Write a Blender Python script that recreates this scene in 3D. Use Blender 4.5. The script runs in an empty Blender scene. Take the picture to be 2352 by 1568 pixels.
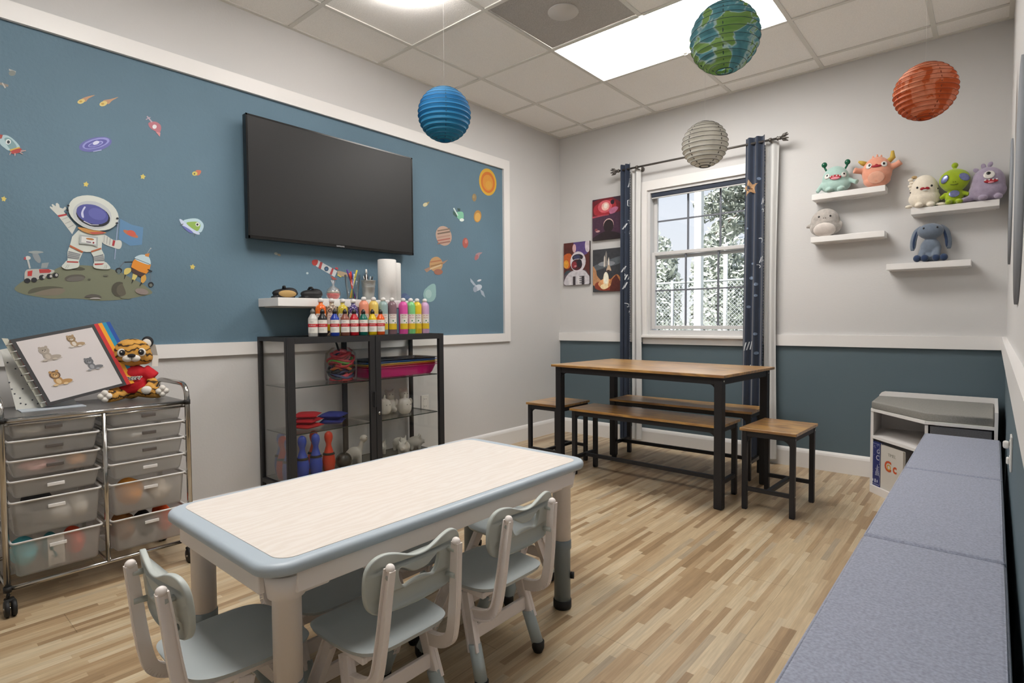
import bpy, bmesh, math, random
from mathutils import Vector, Matrix, Euler, noise as mnoise
random.seed(7)
sc = bpy.context.scene
COL = sc.collection
# ------------------------------------------------------------------ camera, exposure, world
PX = 2352.0
cam_d = bpy.data.cameras.new('camera'); cam = bpy.data.objects.new('camera', cam_d); COL.objects.link(cam)
cam_d.sensor_width = 36.0; cam_d.lens = 1287.18 / PX * 36.0; cam_d.clip_start = 0.01; cam_d.clip_end = 200
yaw, pitch, roll = -0.711, -0.037, -0.00723
fwd = Vector((math.sin(yaw) * math.cos(pitch), math.cos(yaw) * math.cos(pitch), math.sin(pitch)))
rt = Vector((math.cos(yaw), -math.sin(yaw), 0)); up = rt.cross(fwd)
r2 = math.cos(roll) * rt + math.sin(roll) * up; u2 = -math.sin(roll) * rt + math.cos(roll) * up
M = Matrix((r2, u2, -fwd)).transposed().to_4x4(); M.translation = Vector((3.0976, -4.2926, 1.0422))
cam.matrix_world = M
sc.camera = cam
vs = sc.view_settings
vs.view_transform = 'Standard'; vs.look = 'None'; vs.gamma = 1.0; vs.use_curve_mapping = False
vs.exposure = 0.95
PANEL = 10.0      # strength of the ceiling panels
RING = 14.0      # strength of the round ceiling lamp
w = bpy.data.worlds.new('world'); sc.world = w; w.use_nodes = True
nt = w.node_tree; bg = nt.nodes['Background']
tc = nt.nodes.new('ShaderNodeTexCoord'); sp = nt.nodes.new('ShaderNodeSeparateXYZ'); cr = nt.nodes.new('ShaderNodeValToRGB')
nt.links.new(tc.outputs['Generated'], sp.inputs[0]); nt.links.new(sp.outputs['Z'], cr.inputs[0]); nt.links.new(cr.outputs[0], bg.inputs[0])
cr.color_ramp.elements[0].position = 0.0; cr.color_ramp.elements[0].color = (0.88, 0.90, 0.93, 1)
cr.color_ramp.elements[1].position = 0.7; cr.color_ramp.elements[1].color = (0.50, 0.62, 0.86, 1)
bg.inputs[1].default_value = 0.58
sun_d = bpy.data.lights.new('sun', 'SUN'); sun = bpy.data.objects.new('sun', sun_d); COL.objects.link(sun)
sun_d.energy = 8.0; sun_d.angle = 0.02; sun_d.color = (1.0, 0.96, 0.9)
sun.rotation_euler = Euler((math.radians(-38), math.radians(-28), 0)) ; sun.location = (0, -8, 9)
sun.rotation_euler = Vector((0.45, 0.75, -0.75)).to_track_quat('-Z', 'Y').to_euler()
# ------------------------------------------------------------------ helpers
def lin(h):
    if isinstance(h, (tuple, list)): return tuple(h)[:3]
    h = h.lstrip('#'); v = [int(h[i:i + 2], 16) / 255 for i in (0, 2, 4)]
    return tuple(c / 12.92 if c <= 0.04045 else ((c + 0.055) / 1.055) ** 2.4 for c in v)
MATS = {}
def mat(name, col='808080', rough=0.6, metal=0.0, noise=0.0, nscale=30.0, bump=0.0, bscale=200.0, trans=0.0, emit=None, alpha=1.0, spec=0.5, sheen=0.0, coat=0.0, stretch=None):
    if name in MATS: return MATS[name]
    m = bpy.data.materials.new(name); m.use_nodes = True; MATS[name] = m
    t = m.node_tree; b = t.nodes['Principled BSDF']; c = lin(col)
    b.inputs['Base Color'].default_value = (*c, 1); b.inputs['Roughness'].default_value = rough; b.inputs['Metallic'].default_value = metal
    b.inputs['Specular IOR Level'].default_value = spec; b.inputs['Alpha'].default_value = alpha
    if sheen: b.inputs['Sheen Weight'].default_value = sheen
    if coat: b.inputs['Coat Weight'].default_value = coat
    if trans: b.inputs['Transmission Weight'].default_value = trans
    if emit: b.inputs['Emission Color'].default_value = (*lin(emit[0]), 1); b.inputs['Emission Strength'].default_value = emit[1]
    if noise or bump:
        tcn = t.nodes.new('ShaderNodeTexCoord'); mp = t.nodes.new('ShaderNodeMapping'); t.links.new(tcn.outputs['Object'], mp.inputs[0])
        if stretch: mp.inputs['Scale'].default_value = stretch
    if noise:
        n = t.nodes.new('ShaderNodeTexNoise'); n.inputs['Scale'].default_value = nscale; n.inputs['Detail'].default_value = 4; t.links.new(mp.outputs[0], n.inputs[0])
        r = t.nodes.new('ShaderNodeValToRGB'); t.links.new(n.outputs[0], r.inputs[0])
        r.color_ramp.elements[0].position = 0.3; r.color_ramp.elements[1].position = 0.7
        r.color_ramp.elements[0].color = (*[x * (1 - noise) for x in c], 1); r.color_ramp.elements[1].color = (*[min(1, x * (1 + noise)) for x in c], 1)
        t.links.new(r.outputs[0], b.inputs['Base Color'])
    if bump:
        n2 = t.nodes.new('ShaderNodeTexNoise'); n2.inputs['Scale'].default_value = bscale; n2.inputs['Detail'].default_value = 3; t.links.new(mp.outputs[0], n2.inputs[0])
        bp = t.nodes.new('ShaderNodeBump'); bp.inputs['Strength'].default_value = bump; bp.inputs['Distance'].default_value = 0.002
        t.links.new(n2.outputs[0], bp.inputs['Height']); t.links.new(bp.outputs[0], b.inputs['Normal'])
    return m
def nodes(m): return m.node_tree, m.node_tree.nodes['Principled BSDF']
def glassmat(name, tint=(0.985, 0.99, 0.985), refl=0.02, rough=0.0, body=None, bodyw=0.0, bodyt=0.0):
    """thin clear sheet: straight-through transparency plus a fresnel reflection, optionally some milky body"""
    if name in MATS: return MATS[name]
    m = bpy.data.materials.new(name); m.use_nodes = True; MATS[name] = m; t = m.node_tree
    for n in list(t.nodes): t.nodes.remove(n)
    out = t.nodes.new('ShaderNodeOutputMaterial'); tr = t.nodes.new('ShaderNodeBsdfTransparent'); tr.inputs[0].default_value = (*tint, 1)
    gl = t.nodes.new('ShaderNodeBsdfGlossy'); gl.inputs['Roughness'].default_value = rough
    mx = t.nodes.new('ShaderNodeMixShader'); fr = t.nodes.new('ShaderNodeLayerWeight'); fr.inputs[0].default_value = 0.12
    ma = t.nodes.new('ShaderNodeMath'); ma.operation = 'MULTIPLY_ADD'; ma.inputs[1].default_value = 0.7; ma.inputs[2].default_value = refl; ma.use_clamp = True
    t.links.new(fr.outputs['Fresnel'], ma.inputs[0]); t.links.new(ma.outputs[0], mx.inputs[0])
    src = tr
    if body:
        di = t.nodes.new('ShaderNodeBsdfDiffuse'); di.inputs[0].default_value = (*lin(body), 1)
        tl = t.nodes.new('ShaderNodeBsdfTranslucent'); tl.inputs[0].default_value = (*lin(body), 1)
        m1 = t.nodes.new('ShaderNodeMixShader'); m1.inputs[0].default_value = bodyt; t.links.new(di.outputs[0], m1.inputs[1]); t.links.new(tl.outputs[0], m1.inputs[2])
        m2 = t.nodes.new('ShaderNodeMixShader'); m2.inputs[0].default_value = bodyw; t.links.new(tr.outputs[0], m2.inputs[1]); t.links.new(m1.outputs[0], m2.inputs[2]); src = m2
    t.links.new(src.outputs[0], mx.inputs[1]); t.links.new(gl.outputs[0], mx.inputs[2]); t.links.new(mx.outputs[0], out.inputs[0])
    return m
def rot(rx=0, ry=0, rz=0): return Euler((math.radians(rx), math.radians(ry), math.radians(rz))).to_matrix()
class G:
    """collects shapes in a bmesh with per-face materials and links them as one mesh object"""
    def __init__(s): s.bm = bmesh.new(); s.m = []
    def mi(s, m):
        if m not in s.m: s.m.append(m)
        return s.m.index(m)
    def _fin(s, faces, m, smooth=False):
        k = s.mi(m)
        for f in faces: f.material_index = k; f.smooth = smooth
    def box(s, c, size, m, R=None, bev=0.0, seg=2):
        r = bmesh.ops.create_cube(s.bm, size=1.0); vs_ = r['verts']
        for v in vs_: v.co = Vector((v.co.x * size[0], v.co.y * size[1], v.co.z * size[2]))
        fs = set(f for v in vs_ for f in v.link_faces)
        s._fin(fs, m)
        if bev:
            es = list(set(e for v in vs_ for e in v.link_edges))
            rr = bmesh.ops.bevel(s.bm, geom=es, offset=min(bev, min(size) * 0.49), segments=seg, profile=0.5, affect='EDGES', clamp_overlap=True)
            fs = set(f for f in rr['faces']) | set(f for v in rr['verts'] for f in v.link_faces); vs_ = list(set(v for f in fs for v in f.verts))
            s._fin(fs, m)
        for v in vs_:
            v.co = (R @ v.co if R else v.co) + Vector(c)
        return s
    def ring(s, c, X, Y, r, n): return [s.bm.verts.new(c + X * (r * math.cos(2 * math.pi * i / n)) + Y * (r * math.sin(2 * math.pi * i / n))) for i in range(n)]
    def cyl(s, p0, p1, r0, m, r1=None, n=16, caps=True):
        p0, p1 = Vector(p0), Vector(p1); r1 = r0 if r1 is None else r1; d = (p1 - p0).normalized()
        X = d.orthogonal().normalized(); Y = d.cross(X); a, b = s.ring(p0, X, Y, r0, n), s.ring(p1, X, Y, r1, n); fs = []
        for i in range(n): fs.append(s.bm.faces.new((a[i], a[(i + 1) % n], b[(i + 1) % n], b[i])))
        s._fin(fs, m, True)
        if caps: s._fin([s.bm.faces.new(a[::-1]), s.bm.faces.new(b)], m)
        return s
    def tube(s, pts, r, m, n=10, caps=True, close=False, flat=1.0):
        pts = [Vector(p) for p in pts]; N = len(pts); rs = r if isinstance(r, (list, tuple)) else [r] * N; rings = []; prevX = None
        for i, p in enumerate(pts):
            d = (pts[(i + 1) % N] - pts[i - 1]) if close else (pts[min(i + 1, N - 1)] - pts[max(i - 1, 0)])
            d = d.normalized() if d.length > 1e-9 else Vector((0, 0, 1))
            X = d.orthogonal().normalized() if prevX is None else (prevX - d * prevX.dot(d)).normalized()
            prevX = X; Y = d.cross(X); rings.append([s.bm.verts.new(p + X * (rs[i] * math.cos(2 * math.pi * k / n)) + Y * (rs[i] * flat * math.sin(2 * math.pi * k / n))) for k in range(n)])
        fs = []
        for i in range(N if close else N - 1):
            a, b = rings[i], rings[(i + 1) % N]
            for k in range(n): fs.append(s.bm.faces.new((a[k], a[(k + 1) % n], b[(k + 1) % n], b[k])))
        s._fin(fs, m, True)
        if caps and not close: s._fin([s.bm.faces.new(rings[0][::-1]), s.bm.faces.new(rings[-1])], m)
        return s
    def ell(s, c, r, m, R=None, nu=18, nv=12):
        r_ = bmesh.ops.create_uvsphere(s.bm, u_segments=nu, v_segments=nv, radius=1.0)
        rr = r if isinstance(r, (list, tuple)) else (r, r, r)
        for v in r_['verts']:
            p = Vector((v.co.x * rr[0], v.co.y * rr[1], v.co.z * rr[2])); v.co = (R @ p if R else p) + Vector(c)
        s._fin(set(f for v in r_['verts'] for f in v.link_faces), m, True); return s
    def lathe(s, prof, c, m, n=24, caps=True, ax=None, mz=None):
        """prof: [(r, z)...]; mz: list of materials per span"""
        c = Vector(c); rings = []
        for (r, z) in prof:
            rings.append([s.bm.verts.new(c + (ax @ Vector((r * math.cos(2 * math.pi * k / n), r * math.sin(2 * math.pi * k / n), z)) if ax else Vector((r * math.cos(2 * math.pi * k / n), r * math.sin(2 * math.pi * k / n), z)))) for k in range(n)])
        for i in range(len(prof) - 1):
            a, b = rings[i], rings[i + 1]
            s._fin([s.bm.faces.new((a[k], a[(k + 1) % n], b[(k + 1) % n], b[k])) for k in range(n)], mz[i] if mz else m, True)
        if caps:
            if prof[0][0] > 1e-5: s._fin([s.bm.faces.new(rings[0][::-1])], mz[0] if mz else m)
            if prof[-1][0] > 1e-5: s._fin([s.bm.faces.new(rings[-1])], mz[-1] if mz else m)
        return s
    def prism(s, pts, d, m, top=None):
        """closed polygon of 3D points extruded by vector d"""
        d = Vector(d); a = [s.bm.verts.new(Vector(p)) for p in pts]; b = [s.bm.verts.new(Vector(p) + d) for p in pts]; n = len(pts)
        s._fin([s.bm.faces.new(a[::-1])], m); s._fin([s.bm.faces.new(b)], top or m)
        s._fin([s.bm.faces.new((a[i], a[(i + 1) % n], b[(i + 1) % n], b[i])) for i in range(n)], m); return s
    def quad(s, pts, m):
        s._fin([s.bm.faces.new([s.bm.verts.new(Vector(p)) for p in pts])], m); return s
    def grid(s, fn, nu, nv, m, closeu=False, thick=None):
        V = [[s.bm.verts.new(Vector(fn(i / nu, j / nv))) for j in range(nv + 1)] for i in range(nu if closeu else nu + 1)]; fs = []
        L = len(V)
        for i in range(nu):
            for j in range(nv): fs.append(s.bm.faces.new((V[i][j], V[(i + 1) % L][j], V[(i + 1) % L][j + 1], V[i][j + 1])))
        s._fin(fs, m, True); return s
    def mesh(s, me, m, T=None, smooth=False):
        """append a mesh datablock"""
        n0 = len(s.bm.verts); f0 = len(s.bm.faces); s.bm.from_mesh(me); s.bm.verts.ensure_lookup_table(); s.bm.faces.ensure_lookup_table()
        for v in s.bm.verts[n0:]:
            if T: v.co = T @ v.co if not callable(T) else T(v.co)
        s._fin(s.bm.faces[f0:], m, smooth); return s
    def build(s, name, parent=None, loc=None, fix=True, kind=None):
        if fix: bmesh.ops.recalc_face_normals(s.bm, faces=s.bm.faces[:])
        me = bpy.data.meshes.new(name); s.bm.to_mesh(me); s.bm.free()
        for m in s.m: me.materials.append(m)
        o = bpy.data.objects.new(name, me); COL.objects.link(o)
        if parent is not None: o.parent = parent
        if loc: o.location = loc
        if kind: o['kind'] = kind
        return o
def thing(name, label, cat, loc=(0, 0, 0), rz=0.0, group=None):
    o = bpy.data.objects.new(name, None); COL.objects.link(o); o.empty_display_size = 0.05
    o.location = loc; o.rotation_euler = (0, 0, math.radians(rz)); o['label'] = label; o['category'] = cat
    if group: o['group'] = group
    return o
def tag(o, label, cat, group=None):
    o['label'] = label; o['category'] = cat
    if group: o['group'] = group
    return o
def to_mesh(ob):
    dg = bpy.context.evaluated_depsgraph_get(); dg.update()
    me = bpy.data.meshes.new_from_object(ob.evaluated_get(dg)); bpy.data.objects.remove(ob); return me
def curve_mesh(loops, ext=0.005, bev=0.0, res=2):
    """filled 2D outline (first loop outer, others holes) -> mesh, in the XY plane, thickness 2*ext along Z"""
    cd = bpy.data.curves.new('c', 'CURVE'); cd.dimensions = '2D'; cd.fill_mode = 'BOTH'; cd.extrude = ext; cd.bevel_depth = bev; cd.bevel_resolution = res
    for L in loops:
        sp_ = cd.splines.new('POLY'); sp_.points.add(len(L) - 1)
        for p, q in zip(sp_.points, L): p.co = (q[0], q[1], 0, 1)
        sp_.use_cyclic_u = True
    o = bpy.data.objects.new('c', cd); COL.objects.link(o); return to_mesh(o)
def text_mesh(txt, size=0.01, ext=0.0002, align='CENTER', shear=0.0, offset=0.0):
    cd = bpy.data.curves.new('t', 'FONT'); cd.body = txt; cd.size = size; cd.extrude = ext; cd.align_x = align; cd.align_y = 'CENTER'; cd.shear = shear; cd.offset = offset; cd.resolution_u = 3
    o = bpy.data.objects.new('t', cd); COL.objects.link(o); return to_mesh(o)
def smooth_loop(P, n=4):
    out = []; N = len(P)
    for i in range(N):
        p0, p1, p2, p3 = [Vector((*P[(i + k) % N], 0)) for k in (-1, 0, 1, 2)]
        for k in range(n):
            t = k / n
            q = 0.5 * ((2 * p1) + (-p0 + p2) * t + (2 * p0 - 5 * p1 + 4 * p2 - p3) * t * t + (-p0 + 3 * p1 - 3 * p2 + p3) * t ** 3); out.append((q.x, q.y))
    return out
def spline(P, n=6):
    P = [Vector(p) for p in P]; out = []
    for i in range(len(P) - 1):
        p0, p1, p2, p3 = P[max(i - 1, 0)], P[i], P[i + 1], P[min(i + 2, len(P) - 1)]
        for k in range(n):
            t = k / n; out.append(0.5 * ((2 * p1) + (-p0 + p2) * t + (2 * p0 - 5 * p1 + 4 * p2 - p3) * t * t + (-p0 + 3 * p1 - 3 * p2 + p3) * t ** 3))
    out.append(P[-1]); return out
def fuse(fill, voxel, m, name, parent, sm=4, colour=None):
    """union of solids into one continuous skin: fill(G) adds shapes; voxel remesh + smooth"""
    g = G(); fill(g); o = g.build(name, None)
    md = o.modifiers.new('r', 'REMESH'); md.mode = 'VOXEL'; md.voxel_size = voxel
    ms = o.modifiers.new('s', 'SMOOTH'); ms.factor = 0.6; ms.iterations = sm
    me = to_mesh(o); me.materials.clear()
    for mm in (m if isinstance(m, list) else [m]): me.materials.append(mm)
    for p in me.polygons:
        p.use_smooth = True; p.material_index = colour(p.center) if colour else 0
    o = bpy.data.objects.new(name, me); COL.objects.link(o); o.parent = parent; return o
def rrect(w, h, r, n=5):
    P = []
    for cx, cy, a in ((w / 2 - r, h / 2 - r, 0), (-w / 2 + r, h / 2 - r, 90), (-w / 2 + r, -h / 2 + r, 180), (w / 2 - r, -h / 2 + r, 270)):
        for k in range(n + 1):
            t = math.radians(a + 90 * k / n); P.append((cx + r * math.cos(t), cy + r * math.sin(t)))
    return P
# ------------------------------------------------------------------ common materials
M_WALL = mat('wall_paint', 'cdcccb', 0.75, bump=0.25, bscale=90)
M_MURAL = mat('mural_blue', '5f7a8b', 0.7, noise=0.10, nscale=1.3, bump=1.0, bscale=60)
M_BLUE = mat('dado_blue', '586971', 0.65, bump=0.2, bscale=90)
M_TRIM = mat('trim_white', 'e6e4e2', 0.4)
M_WHITE = mat('white_plastic', 'd9d6d3', 0.4)
M_BLACK = mat('black_metal', '222224', 0.45, metal=0.3)
M_CHROME = mat('chrome', 'b8b6b2', 0.15, metal=1.0)
M_RUBBER = mat('black_rubber', '141415', 0.6)
M_GLASS = glassmat('clear_glass')
M_WGLASS = glassmat('window_glass', (0.98, 0.985, 0.985), 0.03)
# ------------------------------------------------------------------ room shell
W, H, YB = 3.149, 2.73, -5.5
T = 0.61; X1 = 0.9675; D0 = -0.1986
def floor_mat():
    m = mat('strip_floor', 'b69a72', 0.33); t, b = nodes(m); N = t.nodes.new; L = t.links.new
    tcn = N('ShaderNodeTexCoord'); s = N('ShaderNodeSeparateXYZ'); L(tcn.outputs['Object'], s.inputs[0])
    def math_(op, a, bb=None, c=None):
        n = N('ShaderNodeMath'); n.operation = op
        for i, v in enumerate((a, bb, c)):
            if v is None: continue
            if isinstance(v, (int, float)): n.inputs[i].default_value = v
            else: L(v, n.inputs[i])
        return n.outputs[0]
    u = math_('FLOOR', math_('DIVIDE', s.outputs['X'], 0.024))
    wn = N('ShaderNodeTexWhiteNoise'); wn.noise_dimensions = '1D'; L(u, wn.inputs['W'])
    ln = math_('MULTIPLY_ADD', wn.outputs['Value'], 0.22, 0.26)
    v = math_('FLOOR', math_('DIVIDE', math_('MULTIPLY_ADD', wn.outputs['Value'], 7.3, s.outputs['Y']), ln))
    cb = N('ShaderNodeCombineXYZ'); L(u, cb.inputs[0]); L(v, cb.inputs[1])
    w2 = N('ShaderNodeTexWhiteNoise'); w2.noise_dimensions = '3D'; L(cb.outputs[0], w2.inputs['Vector'])
    r = N('ShaderNodeValToRGB'); e = r.color_ramp.elements; L(w2.outputs['Value'], r.inputs[0])
    cols = [(0.0, '937a5c'), (0.2, 'a98f6e'), (0.45, 'b8a282'), (0.7, 'c0ab8a'), (0.88, 'c9b89a'), (1.0, 'a3937c')]
    e[0].position = 0; e[0].color = (*lin(cols[0][1]), 1); e[1].position = 1; e[1].color = (*lin(cols[-1][1]), 1)
    for p, c in cols[1:-1]: q = e.new(p); q.color = (*lin(c), 1)
    mp = N('ShaderNodeMapping'); mp.inputs['Scale'].default_value = (90, 5, 1); L(tcn.outputs['Object'], mp.inputs[0])
    ns = N('ShaderNodeTexNoise'); ns.inputs['Scale'].default_value = 1.6; ns.inputs['Detail'].default_value = 5; L(mp.outputs[0], ns.inputs[0])
    rr = N('ShaderNodeMapRange'); rr.inputs[1].default_value = 0.3; rr.inputs[2].default_value = 0.7; rr.inputs[3].default_value = 0.84; rr.inputs[4].default_value = 1.1; L(ns.outputs[0], rr.inputs[0])
    # plank joints
    px_ = math_('FRACT', math_('DIVIDE', s.outputs['X'], 0.192)); pu = math_('FLOOR', math_('DIVIDE', s.outputs['X'], 0.192))
    g1 = math_('LESS_THAN', px_, 0.010)
    py_ = math_('FRACT', math_('DIVIDE', math_('MULTIPLY_ADD', pu, 0.47, s.outputs['Y']), 1.22)); g2 = math_('LESS_THAN', py_, 0.0018)
    gap = math_('MAXIMUM', g1, g2); dk = math_('MULTIPLY_ADD', gap, -0.35, 1.0); tot = math_('MULTIPLY', dk, rr.outputs[0])
    mx = N('ShaderNodeVectorMath'); mx.operation = 'SCALE'; L(r.outputs[0], mx.inputs[0]); L(tot, mx.inputs['Scale']); L(mx.outputs[0], b.inputs['Base Color'])
    return m
G().box((W / 2, YB / 2, -0.05), (W + 0.4, -YB + 0.4, 0.1), floor_mat()).build('floor', kind='structure')
# ceiling: tiles are one slab with the light and lamp openings left out
M_TILE = mat('ceiling_tile', 'f7f6f3', 0.9, noise=0.05, nscale=160, bump=0.5, bscale=160)
M_GRIDB = mat('ceiling_tee', 'dcdbd5', 0.5)
xs = [0.0] + [X1 + i * T for i in range(-1, 4)] + [W]; ys = [0.0] + [D0 - j * T for j in range(0, 9)] + [YB]
PANELS = [(1, 1, 2), (1, 6, 2)]  # (column from X1, row, columns wide)
def cell(i, j): return xs[i], xs[i + 1], ys[j + 1], ys[j]
skip = {(2, 2), (3, 2), (2, 3), (2, 6), (3, 6)}
gc = G()
for i in range(len(xs) - 1):
    for j in range(len(ys) - 1):
        if (i, j) in skip: continue
        a, b_, c, d = cell(i, j); gc.box(((a + b_) / 2, (c + d) / 2, H + 0.008), (b_ - a, d - c, 0.016), M_TILE)
gc.box((W / 2, YB / 2, H + 0.14), (W + 0.4, -YB + 0.4, 0.04), M_TILE)
gc.build('ceiling', kind='structure')
gt = G()
for i, x in enumerate(xs[1:-1]):
    for j in range(len(ys) - 1):
        if i == 2 and j in (2, 6): continue   # the light panels span two tiles
        gt.box((x, (ys[j] + ys[j + 1]) / 2, H - 0.002), (0.024, ys[j] - ys[j + 1], 0.008), M_GRIDB)
for y in ys[1:-1]:
    for i in range(len(xs) - 1): gt.box(((xs[i] + xs[i + 1]) / 2, y, H - 0.002), (xs[i + 1] - xs[i] - 0.024, 0.024, 0.008), M_GRIDB)
for x in (0.011, W - 0.011): gt.box((x, YB / 2, H - 0.0025), (0.022, -YB, 0.009), M_GRIDB)
gt.box((W / 2, -0.011, H - 0.0025), (W - 0.044, 0.022, 0.009), M_GRIDB)
gt.build('trim_1', kind='structure')
# walls
def wallbox(g, x0, x1, y0, y1, z0, z1, m): g.box(((x0 + x1) / 2, (y0 + y1) / 2, (z0 + z1) / 2), (x1 - x0, y1 - y0, z1 - z0), m)
HT = H + 0.12
FY0, FY1, FZ0, FZ1 = -5.2, -0.80, 0.925, 2.30
g = G()
wallbox(g, -0.15, 0, FY1, 0.15, 0, HT, M_WALL); wallbox(g, -0.15, 0, YB - 0.15, FY0, 0, HT, M_WALL)
wallbox(g, -0.15, 0, FY0, FY1, 0, FZ0, M_WALL); wallbox(g, -0.15, 0, FY0, FY1, FZ1, HT, M_WALL); wallbox(g, -0.15, 0, FY0, FY1, FZ0, FZ1, M_MURAL)
g.build('wall_left', kind='structure')
WX0, WX1, WZ0, WZ1 = 0.895, 1.785, 0.93, 2.11
g = G()
for (x0, x1) in ((0, WX0), (WX1, W)):
    wallbox(g, x0, x1, 0, 0.15, 0, 0.86, M_BLUE); wallbox(g, x0, x1, 0, 0.15, 0.86, HT, M_WALL)
wallbox(g, WX0, WX1, 0, 0.15, 0, 0.86, M_BLUE); wallbox(g, WX0, WX1, 0, 0.15, 0.86, WZ0, M_WALL); wallbox(g, WX0, WX1, 0, 0.15, WZ1, HT, M_WALL)
g.build('wall_back', kind='structure')
g = G(); wallbox(g, W, W + 0.15, YB - 0.15, 0.15, 0, 0.88, M_BLUE); wallbox(g, W, W + 0.15, YB - 0.15, 0.15, 0.88, HT, M_WALL); g.build('wall_right', kind='structure')
g = G(); wallbox(g, 0, W, YB - 0.15, YB, 0, HT, M_WALL); g.build('wall_front', kind='structure')
# mural frame (flat white boards) and chair rails
g = G(); th = 0.018
wallbox(g, 0, th, FY0 - 0.07, FY1 + 0.068, FZ1 - 0.012, FZ1 + 0.066, M_TRIM); wallbox(g, 0, th, FY0 - 0.07, FY1 + 0.068, FZ0 - 0.055, FZ0 + 0.013, M_TRIM)
wallbox(g, 0, th, FY1 - 0.005, FY1 + 0.068, FZ0 + 0.013, FZ1 - 0.012, M_TRIM); wallbox(g, 0, th, FY0 - 0.07, FY0, FZ0 + 0.013, FZ1 - 0.012, M_TRIM)
g.build('trim_2', kind='structure')
g = G(); wallbox(g, 0, 0.862, -0.02, 0, 0.855, 0.928, M_TRIM); wallbox(g, 1.83, W, -0.02, 0, 0.852, 0.930, M_TRIM); g.build('trim_3', kind='structure')
g = G(); wallbox(g, W - 0.02, W, YB, -0.02, 0.85, 0.93, M_TRIM); g.build('trim_4', kind='structure')
def base(name, p0, p1, nrm):
    g = G(); p0 = Vector((*p0, 0)); p1 = Vector((*p1, 0)); n = Vector((*nrm, 0))
    prof = [(0, 0), (0.016, 0), (0.016, 0.105), (0.012, 0.118), (0.006, 0.128), (0, 0.132)]
    g.prism([p0 + n * a + Vector((0, 0, z)) for a, z in prof], p1 - p0, M_TRIM); g.build(name, kind='structure')
base('baseboard_left', (0, 0), (0, YB), (1, 0)); base('baseboard_back', (0.016, 0), (W - 0.016, 0), (0, -1)); base('baseboard_right', (W, 0), (W, YB), (-1, 0))
# window: frame, two sashes, panes, sill
M_SASH = mat('window_vinyl', 'c9c9c9', 0.4); M_MUNT = mat('muntin_grey', '6b6f78', 0.5)
win = G(); cx = (WX0 + WX1) / 2
for x in (WX0 + 0.0125, WX1 - 0.0125): win.box((x, 0.06, (WZ0 + WZ1) / 2), (0.025, 0.12, WZ1 - WZ0), M_SASH)
for z in (WZ0 + 0.0125, WZ1 - 0.0125): win.box((cx, 0.06, z), (WX1 - WX0 - 0.05, 0.12, 0.025), M_SASH)
wo = win.build('window_1', kind='structure')
def sash(z0, z1, y, nm):
    g = G(); x0, x1 = WX0 + 0.025, WX1 - 0.025; f = 0.028
    for x in (x0 + f / 2, x1 - f / 2): g.box((x, y, (z0 + z1) / 2), (f, 0.03, z1 - z0), M_SASH, bev=0.003)
    for z in (z0 + f / 2, z1 - f / 2): g.box((cx, y, z), (x1 - x0 - 2 * f, 0.03, f + 0.0), M_SASH, bev=0.003)
    for k in (1, 2): g.box((x0 + f + (x1 - x0 - 2 * f) * k / 3, y + 0.002, (z0 + z1) / 2), (0.012, 0.014, z1 - z0 - 2 * f), M_MUNT)
    g.box((cx, y + 0.002, (z0 + z1) / 2), (x1 - x0 - 2 * f, 0.012, 0.012), M_MUNT)
    o = g.build(nm, wo)
    G().box((cx, y + 0.004, (z0 + z1) / 2), (x1 - x0 - 2 * f, 0.003, z1 - z0 - 2 * f), M_WGLASS).build('pane', o)
sash(0.965, 1.60, 0.045, 'lower_sash'); sash(1.545, 2.21 - 0.035, 0.085, 'upper_sash')
G().box((1.33, -0.022, 0.905), (0.97, 0.06, 0.022), M_TRIM, bev=0.004).box((1.33, -0.01, 0.868), (0.93, 0.02, 0.052), M_TRIM).build('window_sill', wo)
g = G()
g.box((1.34, -0.009, 2.147), (1.00, 0.018, 0.075), M_TRIM); 
for x in (0.872, 1.812): g.box((x, -0.009, 1.513), (0.052, 0.018, 1.193), M_TRIM)
g.build('window_casing', wo)
bl = thing('roller_blind', 'dark navy blind rolled up inside the top of the window', 'blind', (1.34, 0.02, 2.075))
G().box((0, 0, 0.0), (0.83, 0.022, 0.052), mat('blind_navy', '2c3444', 0.7), bev=0.006).build('fabric_roll', bl)
G().box((0, 0, -0.03), (0.83, 0.014, 0.01), M_SASH, bev=0.003).build('bottom_bar', bl)
# ------------------------------------------------------------------ ceiling fittings
M_PANEL = mat('light_diffuser', 'f2ece6', 0.5, emit=('fffbf6', PANEL))
def panel(i, j, lab):
    x0, x1, y0, y1 = xs[i], xs[i + 2], ys[j + 1], ys[j]
    t_ = thing('ceiling_light_panel', lab, 'ceiling light', ((x0 + x1) / 2, (y0 + y1) / 2, H))
    sx, sy = x1 - x0 - 0.03, y1 - y0 - 0.03
    G().box((0, 0, 0.012), (sx, sy, 0.006), M_PANEL).build('diffuser', t_)
    g = G()
    for s_ in (-1, 1): g.box((s_ * (sx / 2 + 0.004), 0, 0.012), (0.008, sy + 0.016, 0.02), M_TRIM); g.box((0, s_ * (sy / 2 + 0.004), 0.012), (sx, 0.008, 0.02), M_TRIM)
    g.box((0, 0, 0.06), (sx, sy, 0.02), M_TRIM); g.build('housing', t_)
panel(2, 2, 'long rectangular ceiling light panel between the air vent and the window wall')
panel(2, 6, 'rectangular ceiling light panel behind the camera over the small table')
t_ = thing('air_vent', 'grey perforated ceiling air vent with a round plate in its middle', 'vent', ((xs[2] + xs[3]) / 2, (ys[3] + ys[4]) / 2, H))
mv = mat('vent_mesh', 'b4b1ad', 0.5, metal=0.2, noise=0.25, nscale=260, bump=0.6, bscale=300)
G().box((0, 0, 0.006), (0.58, 0.58, 0.006), mv).build('perforated_plate', t_)
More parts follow.
